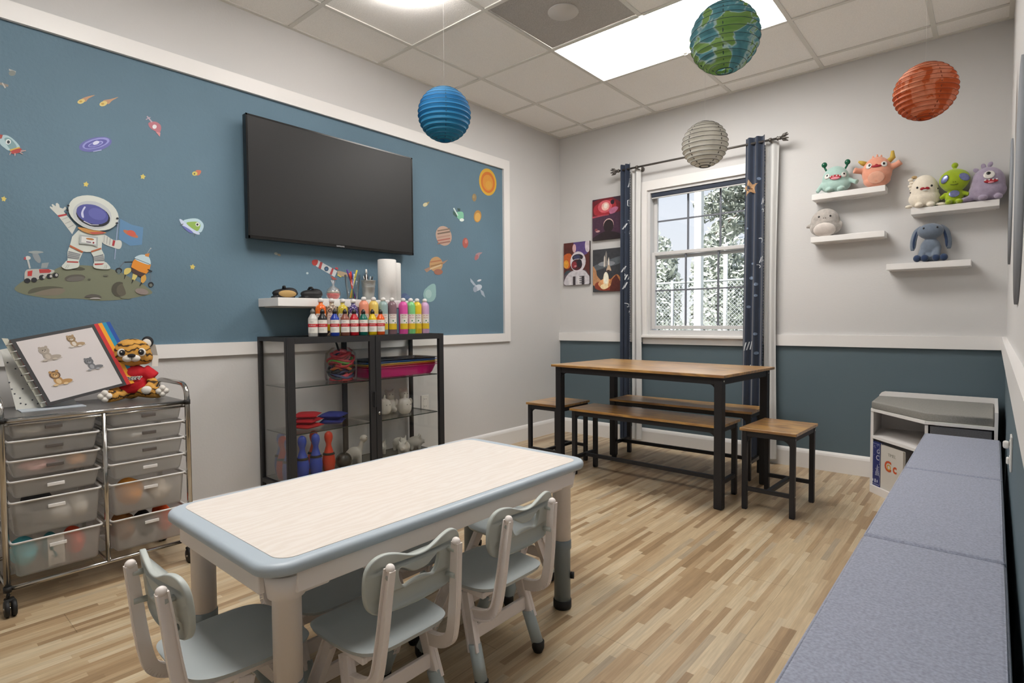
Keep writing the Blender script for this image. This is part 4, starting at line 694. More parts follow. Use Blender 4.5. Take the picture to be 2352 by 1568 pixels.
('wall_decal','red and grey rover decal with black wheels on the moon surface',[('8b9398',0,[[-3.786,1.335],[-3.783,1.327],[-3.781,1.319],[-3.781,1.312],[-3.782,1.307],[-3.784,1.304],[-3.787,1.303],[-3.791,1.304],[-3.795,1.308],[-3.8,1.314],[-3.803,1.321],[-3.806,1.328],[-3.808,1.336],[-3.808,1.343],[-3.807,1.348],[-3.805,1.351],[-3.802,1.353],[-3.798,1.351],[-3.793,1.347],[-3.789,1.342]]),('8f989b',0,[[-3.778,1.303],[-3.754,1.308],[-3.761,1.284],[-3.782,1.281]]),('98a0a2',0,[[-3.771,1.35],[-3.773,1.348],[-3.776,1.347],[-3.782,1.345],[-3.789,1.343],[-3.796,1.342],[-3.804,1.342],[-3.811,1.342],[-3.816,1.343],[-3.82,1.344],[-3.821,1.346],[-3.82,1.348],[-3.816,1.35],[-3.811,1.351],[-3.804,1.353],[-3.796,1.354],[-3.789,1.354],[-3.782,1.354],[-3.776,1.353],[-3.773,1.352]]),('b9bdbd',0,[[-3.827,1.315],[-3.821,1.277],[-3.815,1.279],[-3.821,1.317]]),('cfd0ce',1,[[-3.824,1.33],[-3.815,1.326],[-3.817,1.316],[-3.834,1.314],[-3.831,1.325]]),('b44a52',0,[[-3.835,1.324],[-3.83,1.325],[-3.829,1.315],[-3.837,1.313]]),('b9b8b2',1,[[-3.832,1.268],[-3.808,1.276],[-3.746,1.278],[-3.741,1.264],[-3.795,1.232],[-3.833,1.227],[-3.837,1.24]]),('c23c38',0,[[-3.826,1.265],[-3.81,1.27],[-3.813,1.246],[-3.827,1.245]]),('b23e3e',0,[[-3.789,1.276],[-3.756,1.279],[-3.746,1.272],[-3.754,1.263],[-3.787,1.26]]),('22252a',0,[[-3.818,1.226],[-3.819,1.223],[-3.82,1.22],[-3.823,1.218],[-3.825,1.216],[-3.828,1.216],[-3.831,1.216],[-3.834,1.217],[-3.836,1.22],[-3.837,1.222],[-3.838,1.225],[-3.837,1.229],[-3.836,1.231],[-3.833,1.234],[-3.831,1.235],[-3.828,1.236],[-3.825,1.236],[-3.822,1.234],[-3.82,1.232],[-3.819,1.229]]),('22252a',0,[[-3.796,1.231],[-3.797,1.227],[-3.798,1.225],[-3.8,1.222],[-3.803,1.221],[-3.806,1.22],[-3.809,1.22],[-3.812,1.222],[-3.814,1.224],[-3.815,1.227],[-3.816,1.23],[-3.815,1.233],[-3.814,1.236],[-3.811,1.238],[-3.809,1.24],[-3.806,1.24],[-3.803,1.24],[-3.8,1.239],[-3.798,1.237],[-3.797,1.234]]),('22252a',0,[[-3.77,1.243],[-3.77,1.24],[-3.772,1.237],[-3.774,1.235],[-3.777,1.233],[-3.78,1.232],[-3.783,1.233],[-3.786,1.234],[-3.788,1.236],[-3.789,1.239],[-3.79,1.242],[-3.789,1.245],[-3.788,1.248],[-3.785,1.251],[-3.782,1.252],[-3.779,1.253],[-3.776,1.253],[-3.774,1.251],[-3.771,1.249],[-3.77,1.246]]),('22252a',0,[[-3.744,1.249],[-3.745,1.246],[-3.746,1.243],[-3.749,1.241],[-3.751,1.239],[-3.755,1.239],[-3.758,1.239],[-3.761,1.24],[-3.763,1.242],[-3.764,1.245],[-3.764,1.248],[-3.764,1.251],[-3.762,1.254],[-3.76,1.257],[-3.757,1.258],[-3.754,1.259],[-3.751,1.259],[-3.748,1.258],[-3.746,1.255],[-3.745,1.253]]),('22252a',0,[[-3.723,1.255],[-3.724,1.252],[-3.725,1.249],[-3.727,1.246],[-3.73,1.244],[-3.734,1.244],[-3.737,1.244],[-3.74,1.245],[-3.742,1.248],[-3.743,1.25],[-3.744,1.254],[-3.743,1.257],[-3.741,1.26],[-3.739,1.262],[-3.736,1.264],[-3.733,1.265],[-3.73,1.264],[-3.727,1.263],[-3.725,1.261],[-3.723,1.258]]),('b4b4b0',0,[[-3.769,1.243],[-3.769,1.241],[-3.77,1.239],[-3.771,1.238],[-3.772,1.237],[-3.774,1.237],[-3.775,1.237],[-3.776,1.238],[-3.777,1.239],[-3.778,1.241],[-3.778,1.243],[-3.778,1.245],[-3.777,1.247],[-3.776,1.248],[-3.775,1.249],[-3.773,1.249],[-3.772,1.249],[-3.771,1.248],[-3.77,1.247],[-3.769,1.245]]),('b4b4b0',0,[[-3.745,1.249],[-3.745,1.247],[-3.746,1.245],[-3.747,1.244],[-3.749,1.243],[-3.75,1.243],[-3.751,1.243],[-3.753,1.244],[-3.754,1.245],[-3.754,1.247],[-3.754,1.249],[-3.754,1.251],[-3.753,1.253],[-3.752,1.254],[-3.751,1.255],[-3.75,1.256],[-3.748,1.255],[-3.747,1.254],[-3.746,1.253],[-3.745,1.251]]),('b4b4b0',0,[[-3.726,1.255],[-3.726,1.253],[-3.727,1.251],[-3.728,1.25],[-3.729,1.249],[-3.731,1.249],[-3.732,1.249],[-3.734,1.25],[-3.735,1.251],[-3.735,1.253],[-3.735,1.255],[-3.735,1.257],[-3.734,1.259],[-3.733,1.26],[-3.732,1.261],[-3.73,1.262],[-3.729,1.261],[-3.728,1.26],[-3.727,1.259],[-3.726,1.257]])]),
('wall_decal','orange robot lander decal with claw arms beside the moon surface',[('8f98a0',0,[[-3.383,1.374],[-3.366,1.403],[-3.369,1.405],[-3.385,1.376]]),('a7aab0',0,[[-3.364,1.404],[-3.364,1.403],[-3.364,1.402],[-3.365,1.401],[-3.366,1.401],[-3.367,1.4],[-3.368,1.401],[-3.368,1.401],[-3.369,1.402],[-3.369,1.402],[-3.37,1.403],[-3.369,1.404],[-3.369,1.405],[-3.368,1.406],[-3.367,1.407],[-3.367,1.407],[-3.366,1.407],[-3.365,1.407],[-3.364,1.406],[-3.364,1.405]]),('23262c',0,[[-3.438,1.336],[-3.477,1.332],[-3.477,1.327],[-3.438,1.331]]),('5f6670',0,[[-3.478,1.331],[-3.5,1.302],[-3.498,1.3],[-3.476,1.329]]),('6b7480',0,[[-3.372,1.29],[-3.372,1.243],[-3.369,1.243],[-3.369,1.29]]),('23262c',0,[[-3.487,1.29],[-3.488,1.286],[-3.49,1.282],[-3.493,1.279],[-3.497,1.277],[-3.501,1.276],[-3.505,1.276],[-3.509,1.278],[-3.512,1.281],[-3.513,1.284],[-3.514,1.288],[-3.513,1.292],[-3.511,1.296],[-3.508,1.299],[-3.504,1.301],[-3.5,1.302],[-3.496,1.302],[-3.492,1.3],[-3.489,1.297],[-3.487,1.294]]),('5a6a6e',0,[[-3.492,1.287],[-3.493,1.284],[-3.494,1.282],[-3.496,1.28],[-3.498,1.278],[-3.501,1.278],[-3.503,1.278],[-3.506,1.279],[-3.507,1.281],[-3.508,1.283],[-3.509,1.286],[-3.508,1.288],[-3.507,1.291],[-3.505,1.293],[-3.503,1.294],[-3.5,1.295],[-3.498,1.294],[-3.495,1.293],[-3.494,1.292],[-3.493,1.289]]),('5f6f72',0,[[-3.506,1.283],[-3.495,1.284],[-3.496,1.272],[-3.505,1.271]]),('23262c',0,[[-3.359,1.23],[-3.36,1.226],[-3.362,1.222],[-3.365,1.219],[-3.368,1.217],[-3.372,1.216],[-3.375,1.217],[-3.379,1.218],[-3.381,1.221],[-3.383,1.225],[-3.383,1.229],[-3.383,1.233],[-3.381,1.236],[-3.378,1.239],[-3.375,1.241],[-3.371,1.242],[-3.367,1.242],[-3.364,1.24],[-3.361,1.237],[-3.36,1.234]]),('6a6e66',0,[[-3.364,1.227],[-3.365,1.224],[-3.366,1.222],[-3.368,1.22],[-3.37,1.219],[-3.372,1.218],[-3.374,1.219],[-3.376,1.22],[-3.377,1.221],[-3.378,1.224],[-3.378,1.226],[-3.378,1.228],[-3.377,1.231],[-3.375,1.233],[-3.373,1.234],[-3.371,1.234],[-3.369,1.234],[-3.367,1.233],[-3.366,1.231],[-3.365,1.229]]),('d0c070',1,[[-3.478,1.294],[-3.466,1.303],[-3.451,1.301],[-3.454,1.285],[-3.47,1.272],[-3.48,1.273]]),('d0c070',1,[[-3.44,1.289],[-3.427,1.292],[-3.424,1.276],[-3.437,1.249],[-3.449,1.25]]),('cf9e4a',1,[[-3.408,1.275],[-3.396,1.279],[-3.39,1.256],[-3.403,1.236],[-3.413,1.239]]),('2c2a28',0,[[-3.477,1.272],[-3.482,1.25],[-3.48,1.25],[-3.472,1.27]]),('2c2a28',0,[[-3.447,1.251],[-3.452,1.233],[-3.45,1.232],[-3.442,1.249]]),('2c2a28',0,[[-3.412,1.239],[-3.42,1.222],[-3.418,1.22],[-3.407,1.236]]),('46332f',0,[[-3.452,1.308],[-3.386,1.284],[-3.412,1.264],[-3.442,1.278],[-3.451,1.292]]),('d98a2c',0,[[-3.436,1.346],[-3.369,1.326],[-3.377,1.297],[-3.39,1.28],[-3.42,1.29],[-3.451,1.308],[-3.444,1.335]]),('b9cfd8',1,[[-3.437,1.35],[-3.409,1.37],[-3.378,1.363],[-3.371,1.326],[-3.404,1.331]]),('2a2c30',0,[[-3.438,1.35],[-3.373,1.325],[-3.372,1.327],[-3.437,1.352]]),('c98440',0,[[-3.393,1.374],[-3.373,1.38],[-3.378,1.361],[-3.392,1.364]]),('23262c',0,[[-3.385,1.299],[-3.367,1.289],[-3.364,1.295],[-3.383,1.304]])]),
('wall_decal','small yellow star decal left of the waving astronaut',[('d8c46a',0,[[-3.89,1.569],[-3.888,1.563],[-3.883,1.561],[-3.887,1.555],[-3.888,1.548],[-3.893,1.55],[-3.898,1.548],[-3.897,1.556],[-3.9,1.562],[-3.894,1.564]])]),
('wall_decal','small yellow star decal straight above the astronaut helmet',[('d8c46a',0,[[-3.611,1.68],[-3.609,1.673],[-3.603,1.67],[-3.608,1.664],[-3.609,1.656],[-3.615,1.659],[-3.622,1.656],[-3.62,1.665],[-3.623,1.671],[-3.616,1.673]])]),
('wall_decal','pale yellow star decal between astronaut and television, the highest one',[('d8c46a',0,[[-3.388,1.756],[-3.385,1.749],[-3.378,1.746],[-3.384,1.74],[-3.385,1.731],[-3.391,1.734],[-3.399,1.731],[-3.397,1.74],[-3.4,1.747],[-3.393,1.749]])]),
('wall_decal','yellow star decal between lander robot and white shelf',[('d8c46a',0,[[-3.179,1.342],[-3.176,1.334],[-3.169,1.331],[-3.175,1.324],[-3.176,1.315],[-3.184,1.319],[-3.192,1.317],[-3.19,1.326],[-3.194,1.334],[-3.185,1.335]])]),
('wall_decal','small yellow and orange comet decal just left of the television',[('c7745a',1,[[-3.154,1.818],[-3.129,1.822],[-3.136,1.801],[-3.152,1.794]]),('d2c46a',0,[[-3.147,1.804],[-3.147,1.8],[-3.149,1.797],[-3.152,1.794],[-3.156,1.792],[-3.16,1.791],[-3.163,1.79],[-3.167,1.791],[-3.17,1.793],[-3.171,1.796],[-3.172,1.799],[-3.171,1.802],[-3.169,1.806],[-3.166,1.809],[-3.163,1.811],[-3.159,1.812],[-3.155,1.812],[-3.152,1.811],[-3.149,1.81],[-3.147,1.807]]),('4a5a50',0,[[-3.158,1.801],[-3.158,1.799],[-3.158,1.798],[-3.159,1.797],[-3.16,1.796],[-3.161,1.795],[-3.162,1.795],[-3.163,1.796],[-3.164,1.797],[-3.164,1.798],[-3.164,1.799],[-3.164,1.801],[-3.163,1.802],[-3.163,1.803],[-3.162,1.804],[-3.161,1.804],[-3.16,1.804],[-3.159,1.804],[-3.158,1.803],[-3.158,1.802]])]),
('wall_decal','green alien in a small white flying saucer decal',[('b6d2dc',1,[[-3.22,1.548],[-3.194,1.568],[-3.152,1.574],[-3.126,1.554],[-3.127,1.526],[-3.149,1.506]]),('8fb258',1,[[-3.205,1.544],[-3.179,1.556],[-3.147,1.557],[-3.14,1.536],[-3.159,1.511]]),('dfe3df',0,[[-3.143,1.547],[-3.143,1.543],[-3.145,1.54],[-3.147,1.537],[-3.15,1.536],[-3.153,1.535],[-3.156,1.535],[-3.159,1.536],[-3.161,1.538],[-3.162,1.541],[-3.163,1.544],[-3.162,1.548],[-3.161,1.551],[-3.159,1.553],[-3.156,1.555],[-3.153,1.556],[-3.149,1.556],[-3.147,1.555],[-3.145,1.553],[-3.143,1.55]]),('262a2c',0,[[-3.149,1.545],[-3.149,1.544],[-3.15,1.542],[-3.151,1.54],[-3.153,1.54],[-3.154,1.539],[-3.156,1.539],[-3.157,1.54],[-3.158,1.541],[-3.158,1.542],[-3.159,1.544],[-3.158,1.546],[-3.158,1.548],[-3.157,1.549],[-3.155,1.55],[-3.154,1.55],[-3.152,1.55],[-3.151,1.55],[-3.15,1.549],[-3.149,1.547]]),('c6d2e8',1,[[-3.237,1.558],[-3.225,1.559],[-3.185,1.525],[-3.146,1.504],[-3.149,1.494],[-3.175,1.501],[-3.221,1.529]]),('6a72b8',1,[[-3.226,1.531],[-3.195,1.518],[-3.175,1.501],[-3.196,1.501]]),('54606c',0,[[-3.235,1.528],[-3.219,1.538],[-3.221,1.541],[-3.236,1.531]]),('54606c',0,[[-3.168,1.481],[-3.165,1.497],[-3.169,1.498],[-3.172,1.482]])]),
('wall_decal','yellow comet decal with a thin tail, outer one of the two comets',[('b98f70',1,[[-3.619,2.041],[-3.596,2.059],[-3.569,2.073],[-3.593,2.051],[-3.605,2.033]]),('d4c07a',0,[[-3.607,2.039],[-3.607,2.036],[-3.608,2.033],[-3.611,2.029],[-3.614,2.025],[-3.618,2.022],[-3.622,2.019],[-3.626,2.018],[-3.63,2.018],[-3.632,2.019],[-3.634,2.021],[-3.634,2.024],[-3.633,2.027],[-3.63,2.031],[-3.627,2.035],[-3.623,2.038],[-3.619,2.041],[-3.615,2.042],[-3.611,2.043],[-3.609,2.042]]),('b9964a',0,[[-3.617,2.031],[-3.617,2.03],[-3.618,2.028],[-3.619,2.027],[-3.621,2.026],[-3.622,2.025],[-3.624,2.025],[-3.626,2.025],[-3.627,2.026],[-3.628,2.027],[-3.628,2.028],[-3.627,2.029],[-3.627,2.031],[-3.625,2.032],[-3.624,2.033],[-3.622,2.034],[-3.62,2.034],[-3.619,2.034],[-3.618,2.033],[-3.617,2.032]])]),
('wall_decal','yellow comet decal with a thin tail, the one closer to the television',[('b98f70',1,[[-3.539,2.057],[-3.509,2.073],[-3.479,2.091],[-3.504,2.067],[-3.52,2.047]]),('d4c07a',0,[[-3.524,2.054],[-3.523,2.051],[-3.525,2.046],[-3.527,2.042],[-3.531,2.038],[-3.535,2.034],[-3.54,2.032],[-3.544,2.03],[-3.548,2.03],[-3.551,2.031],[-3.553,2.034],[-3.553,2.037],[-3.552,2.041],[-3.549,2.045],[-3.545,2.05],[-3.541,2.053],[-3.536,2.056],[-3.532,2.057],[-3.528,2.058],[-3.525,2.056]]),('b9964a',0,[[-3.535,2.044],[-3.536,2.042],[-3.536,2.041],[-3.538,2.039],[-3.539,2.038],[-3.541,2.037],[-3.543,2.037],[-3.545,2.037],[-3.546,2.038],[-3.547,2.039],[-3.547,2.04],[-3.547,2.042],[-3.546,2.043],[-3.545,2.045],[-3.543,2.046],[-3.541,2.046],[-3.539,2.047],[-3.538,2.047],[-3.536,2.046],[-3.535,2.045]])]),
('wall_decal','small grey satellite decal below the upper trim at the far end',[('a4a6a4',0,[[-3.86,2.094],[-3.838,2.091],[-3.839,2.084],[-3.86,2.087]]),('7c827e',0,[[-3.839,2.082],[-3.84,2.079],[-3.841,2.075],[-3.844,2.072],[-3.847,2.07],[-3.851,2.068],[-3.854,2.067],[-3.857,2.068],[-3.86,2.069],[-3.861,2.072],[-3.861,2.075],[-3.861,2.079],[-3.859,2.082],[-3.857,2.086],[-3.853,2.088],[-3.85,2.09],[-3.847,2.09],[-3.843,2.09],[-3.841,2.088],[-3.84,2.086]])]),
('wall_decal','brown and white spacecraft decal under the small grey satellite',[('8a8078',0,[[-3.891,2.02],[-3.865,2.018],[-3.863,2.028],[-3.888,2.03]]),('b4b0aa',0,[[-3.884,2.027],[-3.875,2.01],[-3.871,2.014],[-3.881,2.032]])]),
('wall_decal','white rocket decal with a one eyed green alien passenger',[('a9c3c9',1,[[-3.896,1.811],[-3.875,1.82],[-3.852,1.806],[-3.835,1.778],[-3.867,1.759],[-3.884,1.767],[-3.897,1.782]]),('7b9ba0',1,[[-3.883,1.803],[-3.865,1.809],[-3.845,1.78],[-3.865,1.764]]),('dfe5e4',0,[[-3.863,1.796],[-3.863,1.793],[-3.864,1.79],[-3.866,1.787],[-3.869,1.785],[-3.871,1.783],[-3.874,1.783],[-3.876,1.784],[-3.878,1.786],[-3.879,1.789],[-3.879,1.792],[-3.879,1.796],[-3.877,1.799],[-3.876,1.802],[-3.873,1.804],[-3.871,1.805],[-3.868,1.805],[-3.866,1.804],[-3.864,1.802],[-3.863,1.8]]),('1f2a33',0,[[-3.866,1.795],[-3.866,1.793],[-3.867,1.79],[-3.868,1.789],[-3.869,1.787],[-3.871,1.787],[-3.872,1.787],[-3.874,1.787],[-3.875,1.789],[-3.875,1.79],[-3.875,1.792],[-3.875,1.795],[-3.874,1.797],[-3.873,1.798],[-3.872,1.8],[-3.87,1.8],[-3.869,1.8],[-3.868,1.8],[-3.867,1.799],[-3.866,1.797]]),('a34a44',0,[[-3.896,1.818],[-3.887,1.818],[-3.891,1.803],[-3.896,1.8]]),('c8a848',0,[[-3.869,1.762],[-3.837,1.781],[-3.834,1.776],[-3.865,1.756]]),('a8403e',1,[[-3.865,1.757],[-3.834,1.776],[-3.832,1.762],[-3.857,1.748]]),('b49a98',0,[[-3.866,1.754],[-3.87,1.741],[-3.868,1.74],[-3.862,1.752]]),('b49a98',0,[[-3.854,1.751],[-3.853,1.74],[-3.851,1.74],[-3.849,1.752]]),('b49a98',0,[[-3.833,1.761],[-3.816,1.769],[-3.816,1.772],[-3.834,1.767]]),('b49a98',0,[[-3.837,1.756],[-3.827,1.752],[-3.826,1.754],[-3.834,1.762]])]),
('wall_decal','purple spiral galaxy decal above the waving astronaut',[('6668a8',0,[[-3.511,1.883],[-3.512,1.874],[-3.517,1.864],[-3.526,1.853],[-3.539,1.842],[-3.553,1.832],[-3.569,1.824],[-3.585,1.817],[-3.6,1.813],[-3.613,1.812],[-3.624,1.813],[-3.631,1.817],[-3.634,1.824],[-3.633,1.832],[-3.628,1.842],[-3.62,1.852],[-3.608,1.863],[-3.594,1.873],[-3.578,1.882],[-3.562,1.888],[-3.547,1.893],[-3.533,1.895],[-3.522,1.893],[-3.514,1.889]]),('8f92cc',0,[[-3.52,1.884],[-3.52,1.878],[-3.525,1.87],[-3.532,1.862],[-3.542,1.853],[-3.554,1.844],[-3.568,1.837],[-3.581,1.831],[-3.593,1.826],[-3.604,1.824],[-3.613,1.824],[-3.619,1.826],[-3.622,1.831],[-3.621,1.837],[-3.617,1.844],[-3.61,1.853],[-3.6,1.861],[-3.588,1.87],[-3.575,1.877],[-3.562,1.884],[-3.549,1.888],[-3.538,1.891],[-3.529,1.891],[-3.523,1.889]]),('5a5aa0',0,[[-3.529,1.878],[-3.53,1.873],[-3.534,1.867],[-3.54,1.86],[-3.549,1.853],[-3.559,1.845],[-3.57,1.839],[-3.581,1.834],[-3.591,1.83],[-3.601,1.828],[-3.608,1.828],[-3.613,1.829],[-3.615,1.833],[-3.614,1.837],[-3.611,1.843],[-3.605,1.85],[-3.596,1.857],[-3.587,1.864],[-3.576,1.871],[-3.564,1.876],[-3.554,1.88],[-3.544,1.882],[-3.537,1.882],[-3.532,1.881]]),('9da0d4',0,[[-3.544,1.87],[-3.545,1.866],[-3.548,1.861],[-3.554,1.855],[-3.562,1.849],[-3.571,1.844],[-3.579,1.839],[-3.588,1.836],[-3.594,1.835],[-3.599,1.836],[-3.601,1.838],[-3.6,1.842],[-3.597,1.847],[-3.591,1.852],[-3.584,1.858],[-3.575,1.864],[-3.566,1.868],[-3.558,1.871],[-3.551,1.873],[-3.546,1.872]]),('6a6ab0',0,[[-3.549,1.867],[-3.55,1.863],[-3.553,1.859],[-3.558,1.855],[-3.564,1.85],[-3.572,1.845],[-3.579,1.841],[-3.586,1.838],[-3.592,1.837],[-3.596,1.837],[-3.598,1.839],[-3.597,1.842],[-3.594,1.846],[-3.589,1.851],[-3.583,1.856],[-3.575,1.86],[-3.568,1.864],[-3.561,1.867],[-3.555,1.868],[-3.551,1.868]]),('d6d8ec',0,[[-3.559,1.868],[-3.559,1.865],[-3.56,1.862],[-3.563,1.859],[-3.566,1.855],[-3.569,1.853],[-3.573,1.851],[-3.577,1.849],[-3.58,1.849],[-3.582,1.85],[-3.583,1.852],[-3.583,1.854],[-3.582,1.857],[-3.58,1.861],[-3.577,1.864],[-3.573,1.867],[-3.57,1.869],[-3.566,1.87],[-3.563,1.87],[-3.561,1.869]]),('a9b4d8',0,[[-3.583,1.816],[-3.551,1.83],[-3.552,1.834],[-3.583,1.819]])]),
('wall_decal','small pink rocket decal above the flying saucer',[('b2707c',1,[[-3.359,2.004],[-3.33,2.017],[-3.307,2.004],[-3.312,1.971],[-3.336,1.973],[-3.355,1.984]]),('dfe0e4',0,[[-3.325,1.994],[-3.326,1.991],[-3.327,1.988],[-3.329,1.985],[-3.332,1.983],[-3.334,1.982],[-3.337,1.981],[-3.34,1.982],[-3.342,1.984],[-3.343,1.986],[-3.343,1.989],[-3.343,1.993],[-3.341,1.996],[-3.339,1.999],[-3.337,2.001],[-3.334,2.002],[-3.331,2.002],[-3.329,2.001],[-3.327,2.0],[-3.325,1.997]]),('b5a0b0',0,[[-3.367,2.031],[-3.347,2.008],[-3.342,2.013],[-3.363,2.036]]),('b5a0b0',0,[[-3.369,2.015],[-3.35,2.031],[-3.352,2.034],[-3.371,2.018]]),('c98a8c',0,[[-3.331,1.969],[-3.31,1.969],[-3.313,1.949]])]),
('wall_decal','big orange sun decal in the upper corner of the blue mural',[('d0a436',0,[[-0.879,2.181],[-0.877,2.152],[-0.882,2.124],[-0.894,2.098],[-0.912,2.076],[-0.934,2.059],[-0.959,2.049],[-0.986,2.045],[-1.012,2.05],[-1.035,2.061],[-1.055,2.078],[-1.07,2.1],[-1.078,2.126],[-1.08,2.153],[-1.075,2.18],[-1.064,2.206],[-1.047,2.228],[-1.026,2.245],[-1.001,2.256],[-0.975,2.26],[-0.949,2.257],[-0.925,2.246],[-0.904,2.229],[-0.889,2.207]]),('c8702c',0,[[-0.898,2.172],[-0.897,2.15],[-0.901,2.128],[-0.91,2.107],[-0.925,2.09],[-0.942,2.077],[-0.963,2.068],[-0.984,2.066],[-1.004,2.069],[-1.023,2.077],[-1.039,2.091],[-1.051,2.108],[-1.058,2.128],[-1.059,2.15],[-1.055,2.172],[-1.046,2.192],[-1.033,2.209],[-1.015,2.223],[-0.995,2.231],[-0.974,2.234],[-0.953,2.232],[-0.934,2.224],[-0.918,2.21],[-0.906,2.193]]),('cf8f38',0,[[-0.919,2.165],[-0.918,2.145],[-0.923,2.125],[-0.934,2.108],[-0.949,2.095],[-0.967,2.087],[-0.986,2.085],[-1.004,2.089],[-1.02,2.099],[-1.032,2.114],[-1.038,2.132],[-1.039,2.151],[-1.034,2.171],[-1.024,2.188],[-1.009,2.201],[-0.991,2.209],[-0.972,2.211],[-0.954,2.207],[-0.938,2.198],[-0.926,2.183]]),('d19a3e',0,[[-0.933,2.14],[-0.933,2.13],[-0.937,2.12],[-0.944,2.11],[-0.953,2.103],[-0.964,2.099],[-0.976,2.097],[-0.987,2.099],[-0.997,2.104],[-1.004,2.111],[-1.008,2.12],[-1.008,2.13],[-1.004,2.141],[-0.998,2.15],[-0.988,2.157],[-0.977,2.162],[-0.965,2.163],[-0.954,2.162],[-0.944,2.157],[-0.937,2.15]])]),
('wall_decal','small brown planet decal just below the orange sun',[('8f7a58',0,[[-1.111,2.009],[-1.112,1.999],[-1.116,1.99],[-1.121,1.982],[-1.128,1.977],[-1.136,1.974],[-1.143,1.975],[-1.15,1.978],[-1.155,1.984],[-1.159,1.992],[-1.16,2.001],[-1.159,2.01],[-1.155,2.019],[-1.15,2.027],[-1.143,2.032],[-1.135,2.035],[-1.128,2.035],[-1.121,2.032],[-1.115,2.026],[-1.112,2.018]]),('a08a60',0,[[-1.13,2.012],[-1.131,2.008],[-1.132,2.004],[-1.135,2.001],[-1.139,1.998],[-1.142,1.997],[-1.146,1.997],[-1.15,1.998],[-1.152,2.001],[-1.154,2.004],[-1.154,2.008],[-1.154,2.012],[-1.152,2.016],[-1.149,2.02],[-1.146,2.022],[-1.142,2.023],[-1.138,2.023],[-1.135,2.022],[-1.132,2.02],[-1.131,2.016]])]),
('wall_decal','small pale comet decal close to the television edge',[('9a8a60',0,[[-1.633,1.888],[-1.593,1.903],[-1.617,1.869]]),('c9c19c',0,[[-1.616,1.886],[-1.614,1.882],[-1.615,1.878],[-1.618,1.873],[-1.622,1.868],[-1.628,1.864],[-1.634,1.861],[-1.641,1.859],[-1.647,1.859],[-1.652,1.86],[-1.656,1.863],[-1.657,1.866],[-1.657,1.871],[-1.654,1.876],[-1.65,1.88],[-1.644,1.884],[-1.638,1.887],[-1.631,1.889],[-1.625,1.89],[-1.62,1.889]])]),
('wall_decal','green satellite decal with dark panels beside the yellow planet',[('7fc0a0',1,[[-1.341,1.855],[-1.263,1.875],[-1.258,1.82],[-1.303,1.814]]),('3c5a54',0,[[-1.366,1.87],[-1.315,1.849],[-1.328,1.825],[-1.363,1.843]]),('37504c',0,[[-1.321,1.896],[-1.289,1.897],[-1.292,1.876],[-1.315,1.875]]),('cfe0da',0,[[-1.364,1.888],[-1.321,1.837],[-1.31,1.843],[-1.353,1.894]]),('dfe8e4',0,[[-1.251,1.816],[-1.252,1.812],[-1.256,1.809],[-1.261,1.805],[-1.268,1.803],[-1.275,1.801],[-1.282,1.801],[-1.289,1.802],[-1.294,1.804],[-1.297,1.807],[-1.298,1.81],[-1.297,1.814],[-1.293,1.818],[-1.288,1.821],[-1.282,1.824],[-1.275,1.825],[-1.267,1.826],[-1.261,1.825],[-1.256,1.823],[-1.252,1.82]])]),
('wall_decal','yellow planet decal with a soft orange rim',[('b08446',0,[[-1.058,1.868],[-1.062,1.853],[-1.07,1.839],[-1.081,1.827],[-1.094,1.819],[-1.107,1.816],[-1.12,1.818],[-1.131,1.824],[-1.139,1.834],[-1.143,1.847],[-1.143,1.861],[-1.139,1.876],[-1.131,1.89],[-1.12,1.902],[-1.107,1.91],[-1.094,1.913],[-1.081,1.912],[-1.07,1.906],[-1.062,1.896],[-1.058,1.883]]),('d2a458',0,[[-1.068,1.86],[-1.071,1.849],[-1.077,1.839],[-1.085,1.831],[-1.095,1.825],[-1.105,1.823],[-1.115,1.824],[-1.124,1.828],[-1.13,1.836],[-1.133,1.845],[-1.133,1.856],[-1.13,1.866],[-1.124,1.876],[-1.116,1.885],[-1.106,1.89],[-1.096,1.893],[-1.086,1.892],[-1.077,1.888],[-1.071,1.88],[-1.068,1.871]])]),
('wall_decal','striped cream and rust gas planet decal, largest of the planets',[('b79c8c',0,[[-1.385,1.696],[-1.381,1.677],[-1.382,1.658],[-1.389,1.64],[-1.401,1.624],[-1.417,1.612],[-1.436,1.604],[-1.457,1.6],[-1.477,1.602],[-1.497,1.608],[-1.513,1.619],[-1.527,1.633],[-1.535,1.65],[-1.539,1.668],[-1.538,1.686],[-1.531,1.704],[-1.519,1.72],[-1.504,1.732],[-1.486,1.74],[-1.465,1.744],[-1.445,1.743],[-1.425,1.738],[-1.408,1.727],[-1.394,1.713]]),('7c6a5e',0,[[-1.522,1.696],[-1.395,1.727],[-1.398,1.737],[-1.524,1.706]]),('6f5f54',0,[[-1.522,1.675],[-1.395,1.705],[-1.398,1.716],[-1.524,1.685]]),('a9887a',0,[[-1.523,1.648],[-1.396,1.678],[-1.398,1.688],[-1.525,1.658]]),('a3665c',0,[[-1.523,1.625],[-1.396,1.654],[-1.399,1.665],[-1.525,1.635]]),('8f6a60',0,[[-1.523,1.604],[-1.397,1.632],[-1.399,1.643],[-1.526,1.614]])]),
